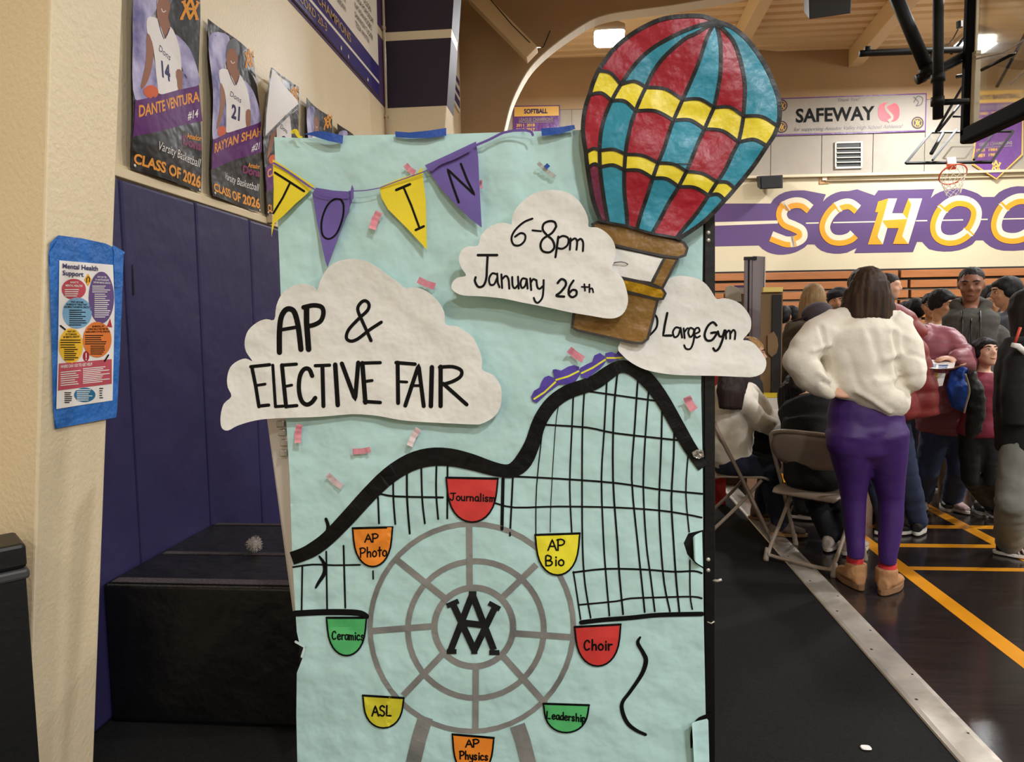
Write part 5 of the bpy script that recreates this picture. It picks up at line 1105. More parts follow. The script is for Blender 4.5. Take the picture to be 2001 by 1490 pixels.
def skull(mb, j):
    Hd, R, k = headframe(j); L, Fw = R @ V((1, 0, 0)) * k, R @ V((0, 1, 0)) * k
    rs = []
    for z, cy, rx, ry in ((-.116, .052, .018, .016), (-.106, .046, .034, .030), (-.085, .036, .050, .050), (-.055, .020, .061, .072), (-.02, .008, .069, .088), (.015, .001, .073, .096), (.045, -.003, .073, .097), (.075, -.006, .064, .084), (.097, -.007, .045, .058), (.110, -.007, .018, .024)):
        rs.append((Hd(0, cy, z), L * rx, Fw * ry))
    mb.rings(rs, 20, sq=2.15)
    mb.tube([Hd(0, .094, .016), Hd(0, .104, -.008), Hd(0, .114, -.026)], [.0085 * k, .0095 * k, .0125 * k], 10); mb.ball(Hd(.011, .103, -.030), .0085 * k, 8); mb.ball(Hd(-.011, .103, -.030), .0085 * k, 8)
    for s in (1, -1):
        mb.ball(Hd(.076 * s, -.008, -.006), (.010 * k, .020 * k, .031 * k), 10, R=R)
        mb.ball(Hd(.042 * s, .070, -.028), (.022 * k, .020 * k, .020 * k), 10, R=R)
        mb.tube([Hd(.012 * s, .094, .029), Hd(.034 * s, .091, .033), Hd(.055 * s, .074, .027)], .0085 * k, 8)
    mb.tube([Hd(-.022, .083, -.060), Hd(0, .092, -.057), Hd(.022, .083, -.060)], .0068 * k, 8); mb.tube([Hd(-.018, .081, -.071), Hd(0, .089, -.073), Hd(.018, .081, -.071)], .0072 * k, 8)
    mb.ball(Hd(0, .072, -.098), (.020 * k, .016 * k, .016 * k), 10, R=R)
def hand(mb_, w, d, pn, k, side, curl=.35, fist=False):
    """palm and five fingers; d points along the hand, pn out of the palm"""
    d = V(d).normalized(); pn = (V(pn) - d * V(pn).dot(d)).normalized(); s = d.cross(pn) * side
    q = lambda a, b, c: w + (d * a + s * b + pn * c) * k
    mb_.rings([(q(-.012, 0, 0), s * .022 * k, pn * .017 * k), (q(.02, 0, 0), s * .030 * k, pn * .016 * k), (q(.06, 0, .003), s * .039 * k, pn * .015 * k), (q(.092, 0, .004), s * .038 * k, pn * .011 * k)], 14, sq=2.6)
    for b, ln, r in ((.029, .066, .0088), (.0105, .076, .0092), (-.009, .071, .009), (-.027, .054, .008)):
        c = curl * (2.3 if fist else 1); p = [q(.085, b, .003)]; ang = 0; pos = (.085, .003)
        for seg, f in ((.45, .55), (.32, .85), (.23, .7)):
            ang += c * f; pos = (pos[0] + ln * seg * math.cos(ang), pos[1] + ln * seg * math.sin(ang)); p.append(q(pos[0], b * (1 + .10 * (pos[0] - .085) / .06), pos[1]))
        mb_.tube(p, [r * k * 1.05, r * k, r * k * .93, r * k * .78], 8)
    mb_.tube([q(.012, .026, .006), q(.042, .050, .018), q(.066, .058, .030), q(.088, .056, .040)], [.0125 * k, .0112 * k, .0098 * k, .008 * k], 8)
def limb(mb, a, b, c, ra, rb, rc, bulge=1.0, n=14):
    mb.tube([a, a.lerp(b, .5), b, b.lerp(c, .35), c], [ra, (ra + rb) / 2 * bulge, rb, rb * 1.0 * bulge, rc], n); mb.ball(a, ra, n); mb.ball(b, rb, n); mb.ball(c, rc, n)
def spine(j): return smooth([tuple(j.pelvis - V((0, 0, .07 * j.k))), tuple(j.pelvis), tuple(j.waist), tuple(j.chest), tuple(j.chest.lerp(j.neck, .62)), tuple(j.neck)], 3)
def trunk(mb, j, tab, n=22, sq=2.3):
    """tab: rows of (t along the spine 0..1, half width, half depth)"""
    sp = [V(p) for p in spine(j)]; k = j.k; rs = []
    for t, rx, ry in tab:
        i = min(int(t * (len(sp) - 1)), len(sp) - 2); u = t * (len(sp) - 1) - i; c = sp[i].lerp(sp[i + 1], u)
        d = (sp[min(i + 2, len(sp) - 1)] - sp[max(i - 1, 0)]).normalized()
        l = (j.l - d * j.l.dot(d)).normalized(); f = d.cross(l).normalized()
        rs.append((c, l * rx * k, f * ry * k))
    mb.rings(rs, n, sq=sq)
TORSO = [(0, .12, .085), (.1, .155, .105), (.2, .158, .108), (.36, .128, .092), (.5, .135, .098), (.66, .158, .108), (.8, .160, .100), (.9, .125, .080), (.97, .060, .056), (1.0, .052, .052)]
def widen(tab, dx, dy, t0=0, t1=1): return [(t, rx + dx, ry + dy) for t, rx, ry in tab if t0 <= t <= t1]
def body(j, t, skin, vox=.011, hands=True, curl=.35, fist=()):
    mb = MB(); k = j.k; trunk(mb, j, TORSO); skull(mb, j); Hd, R, hk = headframe(j)
    mb.tube([j.neck - (j.neck - j.chest).normalized() * .03 * k, j.neck, Hd(0, -.012, -.055)], [.062 * k, .053 * k, .050 * k], 14); mb.ball(j.neck, .053 * k)
    for s in (1, -1):
        limb(mb, j.sh[s], j.el[s], j.wr[s], .050 * k, .038 * k, .025 * k)
        q_ = getattr(j, 'thin', 1); limb(mb, j.hip[s], j.kn[s], j.an[s], .082 * k * q_, .054 * k * q_, .036 * k * q_, 1.06)
        fd = V((math.sin(j.toe[s]), -math.cos(j.toe[s]), 0)); mb.tube([j.an[s] - fd * .03 * k - V((0, 0, .045 * k)), j.an[s] + fd * .06 * k - V((0, 0, .05 * k)), j.an[s] + fd * .14 * k - V((0, 0, .055 * k))], [.034 * k, .034 * k, .026 * k], 10)
        if hands:
            pn = getattr(j, 'pn', {}).get(s) or (-j.l * s)
            hand(mb, j.wr[s] + V(j.hd[s]).normalized() * .01, j.hd[s], pn, k, s if True else 1, curl, s in fist)
    return solidify('body', mb, vox, skin, t, 4)
def face(j, b, iris=(52, 34, 24), brow=(28, 22, 20), lip=(150, 92, 82), shut=False, smile=False):
    Hd, R, k = headframe(j); bm_ = mat('brow %d %d %d' % brow, brow, .8)
    for s in (1, -1):
        m = MB(); m.ball(Hd(.031 * s, .0795, .006), (.0135 * k, .0125 * k, (.0065 if not shut else .004) * k), 12, R=R)
        e = m.build('eye', mat('closed eyelid', (84, 54, 44), .6) if shut else mat('eye white', (226, 218, 210), .25), b, True)
        if not shut: m = MB(); m.ball(Hd(.031 * s + .002, .0875, .006), (.0062 * k, .0055 * k, .0058 * k), 10, R=R); m.build('iris', mat('iris dark', iris, .15), e, True)
        m = MB(); m.tube([Hd(.044 * s, .082, .0115), Hd(.031 * s, .0925, .0128), Hd(.018 * s, .089, .0105)], .0018 * k, 6); m.build('eyelash', bm_, e, True)
        m = MB(); m.tube([Hd(.014 * s, .1005, .029), Hd(.034 * s, .0985, .035), Hd(.056 * s, .081, .029)], [.0036 * k, .0042 * k, .0022 * k], 8); m.build('eyebrow', bm_, b, True)
    c = .006 if smile else -.002
    m = MB(); m.tube([Hd(-.026, .083, -.065 + c), Hd(-.012, .0945, -.066), Hd(0, .0975, -.0655), Hd(.012, .0945, -.066), Hd(.026, .083, -.065 + c)], [.002 * k, .0042 * k, .0045 * k, .0042 * k, .002 * k], 8); m.build('mouth', mat('lips %d %d %d' % lip, lip, .45), b, True)
def hair(j, b, col, style='short', vox=.008, amp=.003, parent=None, extra=None):
    Hd, R, k = headframe(j); m = MB(); E_ = lambda s, f, z, r: m.ball(Hd(s, f, z), tuple(x * k for x in r), 18, R=R)
    mt = mat('hair %d %d %d' % col, col, .62, (220, .6), stretch=(1, 1, .08), var=.35, vscale=90, spec=.3)
    if style == 'buzz': E_(0, -.016, .050, (.080, .101, .072)); E_(0, -.040, .004, (.0795, .067, .074))
    elif style in ('short', 'fringe', 'bowl'):
        E_(0, -.012, .048, (.083, .104, .080)); E_(0, -.042, .004, (.082, .068, .085))
        if style != 'short': E_(0, .045, .068, (.070, .054, .032)); E_(.055, .02, .045, (.028, .055, .035)); E_(-.055, .02, .045, (.028, .055, .035))
        if style == 'bowl': E_(.062, -.01, .0, (.026, .055, .05)); E_(-.062, -.01, .0, (.026, .055, .05)); E_(0, -.05, .025, (.086, .066, .085))
    elif style.startswith('long'):
        L = float(style[4:] or .3); E_(0, -.010, .046, (.084, .102, .080)); E_(0, -.045, .0, (.088, .072, .095))
        F_w, L_w, U_w = R @ V((0, 1, 0)), R @ V((1, 0, 0)), V((0, 0, 1))
        m.rings([(Hd(0, -.030, .05), L_w * .080 * k, F_w * .080 * k), (Hd(0, -.038, -.04), L_w * .092 * k, F_w * .072 * k), (Hd(0, -.045, -.10), L_w * .098 * k, F_w * .058 * k), (Hd(0, -.05, -.10) - U_w * (L - .1) * .5, L_w * .100 * k, F_w * .046 * k), (Hd(0, -.05, -.10) - U_w * (L - .1), L_w * .088 * k, F_w * .028 * k)], 22)
        for s in (1, -1): m.tube([Hd(.070 * s, .0, .03), Hd(.086 * s, -.005, -.05), Hd(.088 * s, -.01, -.10), Hd(.082 * s, -.015, -.10) - U_w * (L - .1) * .8], [.024 * k, .026 * k, .026 * k, .014 * k], 10)
    if extra: extra(m)
    return solidify('hair', m, vox, mt, parent or b, 3, strands(amp))
def top(j, t, mt, name='sweater', pad=.02, tab=None, hem=0.0, sleeve=1.0, vox=.011, wr=None, amp=.006, disp=None, hood=False, collar=0, rs=(.066, .058, .042), extra=None, it=5, neck_t=.955):
    m = MB(); k = j.k; tb_ = tab or widen(TORSO, pad, pad, hem, .86) + [(.9, .108 + pad, .078 + pad * .7), (.94, .074 + pad * .7, .062 + pad * .5), (.965, .060 + pad * .5, .057 + pad * .35)]
    trunk(m, j, tb_)
    for s in (1, -1):
        sh_ = j.sh[s]; e = j.el[s]; w = e.lerp(j.wr[s], max(0, sleeve * 2 - 1) if sleeve < 1 else 1.0)
        if sleeve <= .5: m.tube([sh_, sh_.lerp(e, sleeve * 1.6)], [rs[0] * k, rs[1] * k], 14); m.ball(sh_, rs[0] * k)
        else: limb(m, sh_, e, w, rs[0] * k, rs[1] * k, rs[2] * k, 1.05)
        m.ball(j.sh[s].lerp(j.neck, .35) - V((0, 0, .035 * k)), .062 * k)
    if collar: m.tube([j.neck - (j.neck - j.chest).normalized() * .03 * k, j.neck + (j.neck - j.chest).normalized() * collar * k], [.082 * k, .070 * k], 16)
    if hood:
        Hd, R, hk = headframe(j)
        b_ = j.neck - j.f * .075 * k + V((0, 0, .02)); m.ball(b_, (.115 * k, .075 * k, .07 * k), 16, R=Matrix((j.l, j.f, V((0, 0, 1)))).transposed())
        for s in (1, -1): m.tube([b_ + j.l * .07 * s * k, j.neck + j.l * .095 * s * k + V((0, 0, .022)), j.neck + j.f * .055 * k + j.l * .05 * s * k - V((0, 0, .035 * k))], [.050 * k, .042 * k, .024 * k], 12)
    if extra: extra(m)
    return solidify(name, m, vox, mt, t, it, disp or folds(amp, k=j.P(0, 0, 0).x * 9))
def trousers(j, t, mt, name='trousers', r=(.098, .072, .062), vox=.012, amp=.006, wtab=None, it=5, hem=.0):
    m = MB(); k = j.k; trunk(m, j, wtab or widen(TORSO, .012, .014, 0, .36))
    for s in (1, -1):
        limb(m, j.hip[s] + V((0, 0, -.01)), j.kn[s], j.an[s] + (j.kn[s] - j.an[s]).normalized() * hem, r[0] * k, r[1] * k, r[2] * k, 1.04)
    m.ball(j.pelvis - V((0, 0, .06 * k)), (.12 * k, .11 * k, .10 * k), 16, R=Matrix((j.l, j.f, V((0, 0, 1)))).transposed())
    return solidify(name, m, vox, mt, t, it, folds(amp, .09, .05, 3))
def shoes(j, t, mt, sole, name='shoe', sole_h=.022, high=0, lab=None):
    k = j.k
    for s in (1, -1):
        a = j.toe[s]; fd = V((math.sin(a), -math.cos(a), 0)); sd = V((math.cos(a), math.sin(a), 0)); z0 = j.an[s].z - .085 * k; g = V((j.an[s].x, j.an[s].y, z0))
        up = V((0, 0, 1)); q = lambda f, b, z: g + fd * f * k + sd * b * k + up * z * k
        m = MB(); m.rings([(q(-.075, 0, .05), sd * .026 * k, up * .034 * k), (q(-.055, 0, .058), sd * .037 * k, up * .045 * k), (q(0, 0, .062), sd * .041 * k, up * .050 * k), (q(.07, 0, .048), sd * .046 * k, up * .038 * k), (q(.135, 0, .038), sd * .046 * k, up * .026 * k), (q(.175, 0, .034), sd * .028 * k, up * .018 * k)], 16)
        m.tube([q(-.014, 0, .05), q(-.014, 0, .10 + high)], [(.046 + high * .35) * k, (.042 + high * .45) * k], 14); o = solidify(name, m, .007, mt, t, 3)
        if lab: o['label'] = lab
        pr = [(-.085, 0, .0)] ; n = 18; m = MB(); loop = []
        for i in range(n):
            th = 2 * math.pi * i / n; f = .05 + .142 * math.cos(th); wdt = .052 if math.cos(th) > -.2 else .044; loop.append(q(f, wdt * math.sin(th), 0))
        m.slab(loop, up * sole_h * k); m.build('sole', sole, o, bevel=.003)

skin_l = mat('light skin', (214, 164, 136), .5, var=.05, vscale=14); skin_m = mat('tan skin', (190, 136, 100), .5, var=.06, vscale=14); skin_d = mat('brown skin', (142, 94, 70), .48, var=.06, vscale=14)
cloth = lambda n, c, r=.85: mat(n, c, r, (160, .15, 30, .12), var=.07, vscale=10)
whitesw = mat('cream white fleece', (232, 224, 208), .9, (140, .2, 16, .15), var=.03); jeans = cloth('dark blue denim', (46, 58, 88)); jeans2 = cloth('blue denim', (56, 72, 108)); blackc = cloth('black cloth', (15, 15, 17)); black2 = cloth('charcoal cloth', (32, 32, 34))
darkshoe = mat('dark shoe', (24, 22, 22), .5); whitesole = mat('white rubber sole', (214, 208, 200), .5); brownsole = mat('tan rubber sole', (156, 116, 74), .6)
pt = lambda x, y, Y: atY(x, y, Y)
def person(label, j, x=None): return thing('person', label, 'person', j.P(0, 0, 0))

# ---- the standing woman in the middle, seen from behind
j = pose(1.565, 3.86, 1.735, 178, head_turn=4)
Yw = 3.86
j.pelvis = pt(1692, 862, Yw); j.waist = pt(1690, 782, Yw); j.chest = pt(1682, 706, Yw); j.neck = pt(1688, 612, Yw - .01); j.head = pt(1692, 571, Yw + .015)
j.sh = {1: pt(1612, 645, Yw), -1: pt(1750, 640, Yw)}; j.el = {1: pt(1558, 704, Yw - .08), -1: pt(1778, 738, Yw - .06)}; j.wr = {1: pt(1620, 767, Yw - .10), -1: pt(1742, 742, Yw + .12)}
j.hd = {1: V((.9, .12, .0)), -1: V((-.5, .6, -.3))}; j.pn = {1: V((0, .6, -.5)), -1: V((0, 0, -1))}
j.hip = {1: pt(1655, 880, Yw), -1: pt(1727, 880, Yw)}; fl_ = atZ(1672, 1148); fr_ = atZ(1741, 1160)
j.an = {1: V((fl_.x, fl_.y + .02, .09)), -1: V((fr_.x - .012, fr_.y + .02, .09))}; j.kn = {1: pt(1668, 976, Yw + .03), -1: pt(1741, 980, Yw + .03)}; j.thin = .72
j.toe = {1: math.radians(184), -1: math.radians(140)}
t = person('standing woman seen from behind in a white sweatshirt and purple leggings, hand on her hip', j)
b = body(j, t, skin_l, .009, curl=.55)
pl = mat('purple leggings', (58, 26, 96), .55, (200, .08), var=.04, spec=.4)
m = MB(); PX = 1 / 358
TR = lambda q, dy=0: [pt(x, y, Yw + d_ + dy) for x, y, r_, d_ in q]
for q in ([(1670, 806, 32, 0), (1662, 850, 45, -.02), (1665, 900, 36, 0), (1667, 936, 28.5, .02), (1668, 976, 22.5, .03), (1670, 1017, 19.5, .02), (1671, 1051, 17.5, .01), (1672, 1072, 16, 0), (1672, 1092, 14.5, 0)],
          [(1716, 806, 32, 0), (1726, 850, 45, -.02), (1732, 900, 36, 0), (1736, 936, 29.5, .02), (1741, 976, 23, .03), (1741, 1017, 22, .02), (1738, 1051, 20, .01), (1735, 1080, 17, 0), (1734, 1102, 15.5, 0)]):
    m.tube(TR(q), [r_ * PX for x, y, r_, d_ in q], 20)
m.ball(pt(1657, 862, Yw - .035), (.110, .10, .115), 18); m.ball(pt(1728, 860, Yw - .035), (.110, .10, .115), 18); m.tube([pt(1690, 762, Yw), pt(1691, 800, Yw), pt(1692, 840, Yw)], [.160, .188, .196], 20, flat=.66); m.tube([pt(1692, 840, Yw), pt(1695, 884, Yw - .01), pt(1696, 896, Yw)], [.14, .12, .075], 16)
solidify('leggings', m, .010, pl, t, 5, lambda p, n: .0012 * noise.noise(V((p.x * 20, p.y * 20, p.z * 60))))
m = MB()
for s in (1, -1): m = MB(); m.tube([j.an[s] + V((0, 0, .07)), j.an[s] + V((0, 0, .0))], [.043, .044], 16); m.build('sock', mat('red sock', (186, 34, 40), .8), t, True)
shoes(j, t, mat('tan suede shoe', (170, 124, 82), .85, (60, .3), var=.1), mat('brown sole', (128, 92, 60), .7), sole_h=.03, high=.028)
def segd(p, a, b):
    ax, az, bx, bz = a.x, a.z, b.x, b.z; L = (bx - ax) ** 2 + (bz - az) ** 2; t_ = max(0, min(1, ((p.x - ax) * (bx - ax) + (p.z - az) * (bz - az)) / L))
    return math.hypot(p.x - ax - t_ * (bx - ax), p.z - az - t_ * (bz - az))
CR = [(pt(*a_, Yw), pt(*b_, Yw), dp_, w_) for a_, b_, dp_, w_ in (((1727, 650), (1732, 705), -.016, .014), ((1732, 705), (1742, 738), -.02, .02), ((1704, 700), (1738, 690), .010, .016), ((1735, 748), (1768, 760), -.012, .012), ((1690, 742), (1738, 735), .010, .018), ((1590, 640), (1597, 690), -.010, .012),
      ((1570, 684), (1610, 672), .010, .012), ((1580, 725), (1606, 742), .012, .010), ((1586, 742), (1612, 752), -.012, .008), ((1610, 745), (1622, 770), -.010, .008), ((1640, 690), (1655, 745), -.008, .02), ((1655, 760), (1716, 800), .012, .012), ((1680, 650), (1700, 720), -.006, .02), ((1715, 640), (1760, 660), .006, .015), ((1755, 690), (1790, 700), -.008, .012))]
def sweat(m):
    m.tube([pt(1668, 730, Yw), pt(1696, 760, Yw - .02), pt(1732, 782, Yw - .02), pt(1752, 786, Yw)], [.115, .130, .115, .085], 18, flat=1.2)
    q = [(1626, 640, 33, 0), (1600, 656, 33, -.03), (1572, 684, 31, -.06), (1562, 708, 29, -.08), (1580, 738, 24, -.08), (1604, 760, 17, -.08), (1617, 766, 13, -.095)]
    m.tube(TR(q), [r_ * PX for x, y, r_, d_ in q], 16)
    m.tube([pt(1736, 626, Yw), pt(1756, 646, Yw)], [.075, .09], 14); m.tube([pt(1640, 626, Yw), pt(1614, 646, Yw)], [.075, .09], 14)
    q = [(1742, 640, 34, 0), (1764, 680, 34, -.03), (1772, 722, 33, -.05), (1764, 745, 29, 0), (1745, 745, 22, .10)]
    m.tube(TR(q), [r_ * PX for x, y, r_, d_ in q], 16)
    m.tube([pt(1628, 628, Yw), pt(1688, 606, Yw - .015), pt(1742, 626, Yw)], [.055, .062, .055], 14)
SW = [(.42, .150, .125), (.47, .185, .142), (.54, .200, .150), (.64, .208, .150), (.75, .212, .142), (.84, .190, .125), (.91, .135, .095), (.955, .085, .075), (.985, .070, .066)]
top(j, t, whitesw, 'sweatshirt', tab=SW, rs=(.08, .074, .04), extra=sweat, vox=.010, disp=lambda p, n: .007 * noise.noise(V((p.x * 7 + p.z * 5, p.y * 7, p.z * 9 - p.x * 4))) + .006 * max(0, noise.noise(V((p.x * 14 + p.z * 9, p.y * 8, p.z * 5 - p.x * 10)))) - .010 * max(0, noise.noise(V((p.x * 9 - p.z * 7, 4, p.z * 8))) - .15) + sum(dep * math.exp(-(segd(p, a_, b_) / wd_) ** 2) for a_, b_, dep, wd_ in CR) * (1 if n.y < .2 else 0), it=5)
m = MB(); Hd, R, hk = headframe(j)
m.ball(Hd(0, -.008, .046), (.090, .106, .086), 20, R=R); m.ball(Hd(0, -.038, .0), (.098, .084, .10), 20, R=R)
lw_, fw_ = R @ V((1, 0, 0)), R @ V((0, 1, 0)); U_ = V((0, 0, 1))
m.rings([(Hd(0, -.03, .05), lw_ * .092, fw_ * .085), (Hd(0, -.036, -.02), lw_ * .110, fw_ * .085), (Hd(0, -.04, -.08), lw_ * .116, fw_ * .075), (Hd(.0, -.05, -.125), lw_ * .112, fw_ * .062), (Hd(-.002, -.055, -.165), lw_ * .10, fw_ * .04)], 26)
m.tube([Hd(-.070, -.012, .0), Hd(-.104, -.02, -.08), Hd(-.112, -.03, -.15), Hd(-.124, -.05, -.215)], [.04, .035, .028, .009], 12); m.tube([Hd(.070, -.012, .0), Hd(.100, -.02, -.08), Hd(.10, -.03, -.16)], [.04, .034, .018], 12)
hm = mat('dark brown hair', (38, 26, 19), .6, (260, .5), stretch=(1, 1, .05), mix=(72, 50, 35), vscale=38, spec=.3)
solidify('hair', m, .007, hm, b, 2, lambda p, n: .006 * noise.noise(V((p.x * 60, p.y * 60, p.z * 4))) + .003 * noise.noise(V((p.x * 160, p.y * 160, p.z * 6))))

# ---- furniture of the stall
u_ = V((.745, -.667, 0)); n_ = V((.667, .745, 0)); tA = V((1.90, 4.60, 0)); TZ = .74
tbl = thing('folding_table', 'folding table of the stall behind the seated people', 'table', tA - u_ * .8 + n_ * .3)
m = MB(); q = [tA - u_ * .22 - n_ * .05, tA - u_ * 1.72 - n_ * .05, tA - u_ * 1.72 + n_ * .62, tA - u_ * .22 + n_ * .62]
m.slab([p + V((0, 0, TZ - .035)) for p in q], (0, 0, .035)); m.build('tabletop', mat('pale table top', (188, 168, 142), .5), tbl, bevel=.006)
for s_, d_ in ((-.28, 0), (-1.6, 0), (-.26, .55), (-1.6, .55)):
    m = MB(); p = tA + u_ * s_ + n_ * d_; m.tube([p + V((0, 0, TZ - .03)), p + V((0, 0, .0))], .018, 10); m.build('leg', mat('grey table leg', (58, 54, 54), .4, metal=.4), tbl, True)
bz_ = 5.42
bx_ = thing('display_box', 'low white box with a yellow rim on the stall table, under the tan display', 'box', atY(1510, 785, bz_))
xl, xr = pt(1488, 780, bz_).x, pt(1536, 780, bz_).x
m = MB(); m.box((xl, bz_ - .06, TZ), (xr, bz_ + .16, .885)); m.build('box_body', mat('white card', (226, 218, 206), .6), bx_, bevel=.004)
m = MB(); m.box((xl, bz_ - .062, .886), (xr, bz_ + .16, .912)); m.build('yellow_rim', mat('yellow card', (226, 196, 40), .6), bx_)
def plate(name, q, off, mt, par, bev=.002):
    m = MB(); m.slab(q, off); return m.build(name, mt, par, bevel=bev)
tri = thing('trifold_display', 'tan and black folded display board standing on the white box', 'display board', pt(1510, 768, 5.46))
tanb = mat('tan cardboard', (128, 102, 70), .8); blkb = mat('black foam board', (26, 24, 24), .7)
zb_ = .913; z_t = pt(1510, 571, 5.46).z
def vplate(name, x0, x1, Y, z0, z1, mt, par, th=.006): m = MB(); a_ = pt(x0, 700, Y).x; b_ = pt(x1, 700, Y).x; m.box((a_, Y, z0), (b_, Y + th, z1)); return m.build(name, mt, par)
vplate('tan_panel', 1486, 1528, 5.47, zb_, z_t, tanb, tri); vplate('black_panel', 1508, 1526, 5.452, zb_, z_t - .02, blkb, tri)
m = MB(); q = [pt(x, y, 5.449) for x, y in ((1500, 655), (1512, 648), (1519, 660), (1521, 676), (1518, 690), (1508, 698), (1500, 690))]; m.slab(q, (0, .003, 0)); m.build('tan_cutout', tanb, tri)
vplate('yellow_edging', 1490, 1528, 5.445, z_t, z_t + .035, mat('pale yellow paper', (240, 214, 120), .6), tri, .04)
gp_ = thing('grey_display', 'tall folded grey display board beside the right paper cloud', 'display board', pt(1474, 800, 5.75))
gz = pt(1474, 503, 5.75).z; greyf = mat('lilac grey board', (132, 122, 126), .7); Yg = 5.75
vplate('grey_leaf', 1453.5, 1459.5, Yg, TZ, gz - .02, greyf, gp_, .02); vplate('grey_leaf', 1463, 1468, Yg, TZ, gz - .01, greyf, gp_, .02); vplate('dark_gap', 1459, 1471.5, Yg + .012, TZ, gz - .01, blkb, gp_, .02)
m = MB(); q = [pt(1471, 505, Yg), pt(1493, 501, Yg + .08), pt(1493, 501, Yg + .10), pt(1471, 505, Yg + .02)]
m.slab([V((p.x, p.y, TZ)) for p in q], (0, 0, gz + .01 - TZ)); m.build('grey_leaf', greyf, gp_)
vplate('white_edge', 1492, 1494, Yg + .075, TZ, gz + .01, mat('white card', (226, 218, 206), .6), gp_, .02)
vplate('black_cap', 1453, 1477, Yg - .004, gz - .02, gz + .005, blkb, gp_, .03)
bt_ = thing('cardboard_display', 'brown cardboard display with a rounded grey top behind the right paper cloud', 'display board', pt(1436, 700, 6.35))
vplate('brown_panel', 1414, 1462, 6.35, .0, pt(1436, 574, 6.35).z, mat('brown board', (84, 66, 48), .8), bt_, .02)
m = MB(); q = [pt(x, y, 6.33) for x, y in ((1417, 590), (1417, 570), (1420, 561), (1427, 558), (1434, 560), (1442, 563), (1448, 574), (1449, 590))]; m.slab(q, (0, .03, 0)); m.build('rounded_top', mat('grey cream card', (176, 166, 146), .7), bt_, bevel=.004)
vplate('purple_strip', 1434, 1462, 6.38, pt(1440, 563, 6.38).z, pt(1440, 558, 6.38).z, pp, bt_, .01); vplate('white_strip', 1438, 1462, 6.375, pt(1440, 572, 6.38).z, pt(1440, 562.5, 6.38).z, wb, bt_, .01)
m = MB(); a_ = pt(1398, 583, 5.7); b_ = pt(1420, 740, 5.7); m.box((a_.x, 5.7, .0), (b_.x, 5.74, a_.z)); tag(m.build('red_board', mat('red felt board', (170, 34, 38), .8)), 'red board edge showing between the right cloud and the brown display', 'board')

# ---- folding chairs
steelch = mat('taupe folding chair paint', (158, 142, 126), .42, var=.08, vscale=6, metal=.1)
def chair(o, e2, label):
    e2 = V(e2).normalized(); e1 = V((e2.y, -e2.x, 0)); P = lambda a, b, c: V(o) + e1 * a + e2 * b + V((0, 0, c))
    t = thing('folding_chair', label, 'chair', P(0, .17, 0), 'folding chairs of the stall'); W = .215
    m = MB(); m.tube(smooth([tuple(P(-W, .40, .015)), tuple(P(-W, .22, .40)), tuple(P(-W, .06, .72)), tuple(P(-W + .05, .035, .785)), tuple(P(0, .03, .795)), tuple(P(W - .05, .035, .785)), tuple(P(W, .06, .72)), tuple(P(W, .22, .40)), tuple(P(W, .40, .015))], 5), .0125, 10); m.build('main_frame', steelch, t, True)
    m = MB(); w2 = W - .022; m.tube(smooth([tuple(P(-w2, .33, .42)), tuple(P(-w2, .18, .24)), tuple(P(-w2, .01, .06)), tuple(P(-w2 + .03, .0, .032)), tuple(P(0, .0, .03)), tuple(P(w2 - .03, .0, .032)), tuple(P(w2, .01, .06)), tuple(P(w2, .18, .24)), tuple(P(w2, .33, .42))], 5), .0115, 10); m.build('rear_frame', steelch, t, True)
    for a, b in ((-W, .40), (W, .40), (-w2 - .01, -.012), (w2 + .01, -.012)):
        m = MB(); m.tube([P(a, b, .0), P(a, b, .012), P(a, b - (.012 if b > .1 else -.012), .045), P(a, b - (.02 if b > .1 else -.02), .075)], [.018, .017, .0155, .014], 10); m.build('foot_cap', mat('grey foot cap', (150, 138, 124), .6), t, True)
    def pan_(name, fn, nu, nv, th):
        m = MB(); vs = [fn(u / nu * 2 - 1, v / nv) for u in range(nu + 1) for v in range(nv + 1)]
        m.add(vs, [(u * (nv + 1) + v, (u + 1) * (nv + 1) + v, (u + 1) * (nv + 1) + v + 1, u * (nv + 1) + v + 1) for u in range(nu) for v in range(nv)])
        o_ = m.build(name, steelch, t, True, fix=True); s_ = o_.modifiers.new('s', 'SOLIDIFY'); s_.thickness = th; s_.offset = 0; return o_
    # curved back panel hung between the uprights
    pan_('backrest', lambda u, v: P(u * (W - .004), .05 + .035 * (1 - u * u) * -.6 + .075 * (1 - v) - .02 * math.sin(v * 3.14), (.785 - .012 * abs(u) ** 5 * 4) * v + (.60 - .03 * (1 - u * u)) * (1 - v)), 14, 6, .004)
    pan_('seat', lambda u, v: P(u * (W - .012) * (1 - .10 * (abs(2 * v - 1)) ** 4), .02 + .36 * v, .437 - .016 * (1 - u * u) * math.sin(v * 3.14) - .02 * (abs(2 * v - 1)) ** 6), 12, 8, .012)
    return t
chair((1.275, 4.235, 0), (.667, .745, 0), 'taupe folding chair at the front, its back toward the camera')
chair((.86, 4.92, 0), (1, -.10, 0), 'taupe folding chair under the seated person in the white sweater')

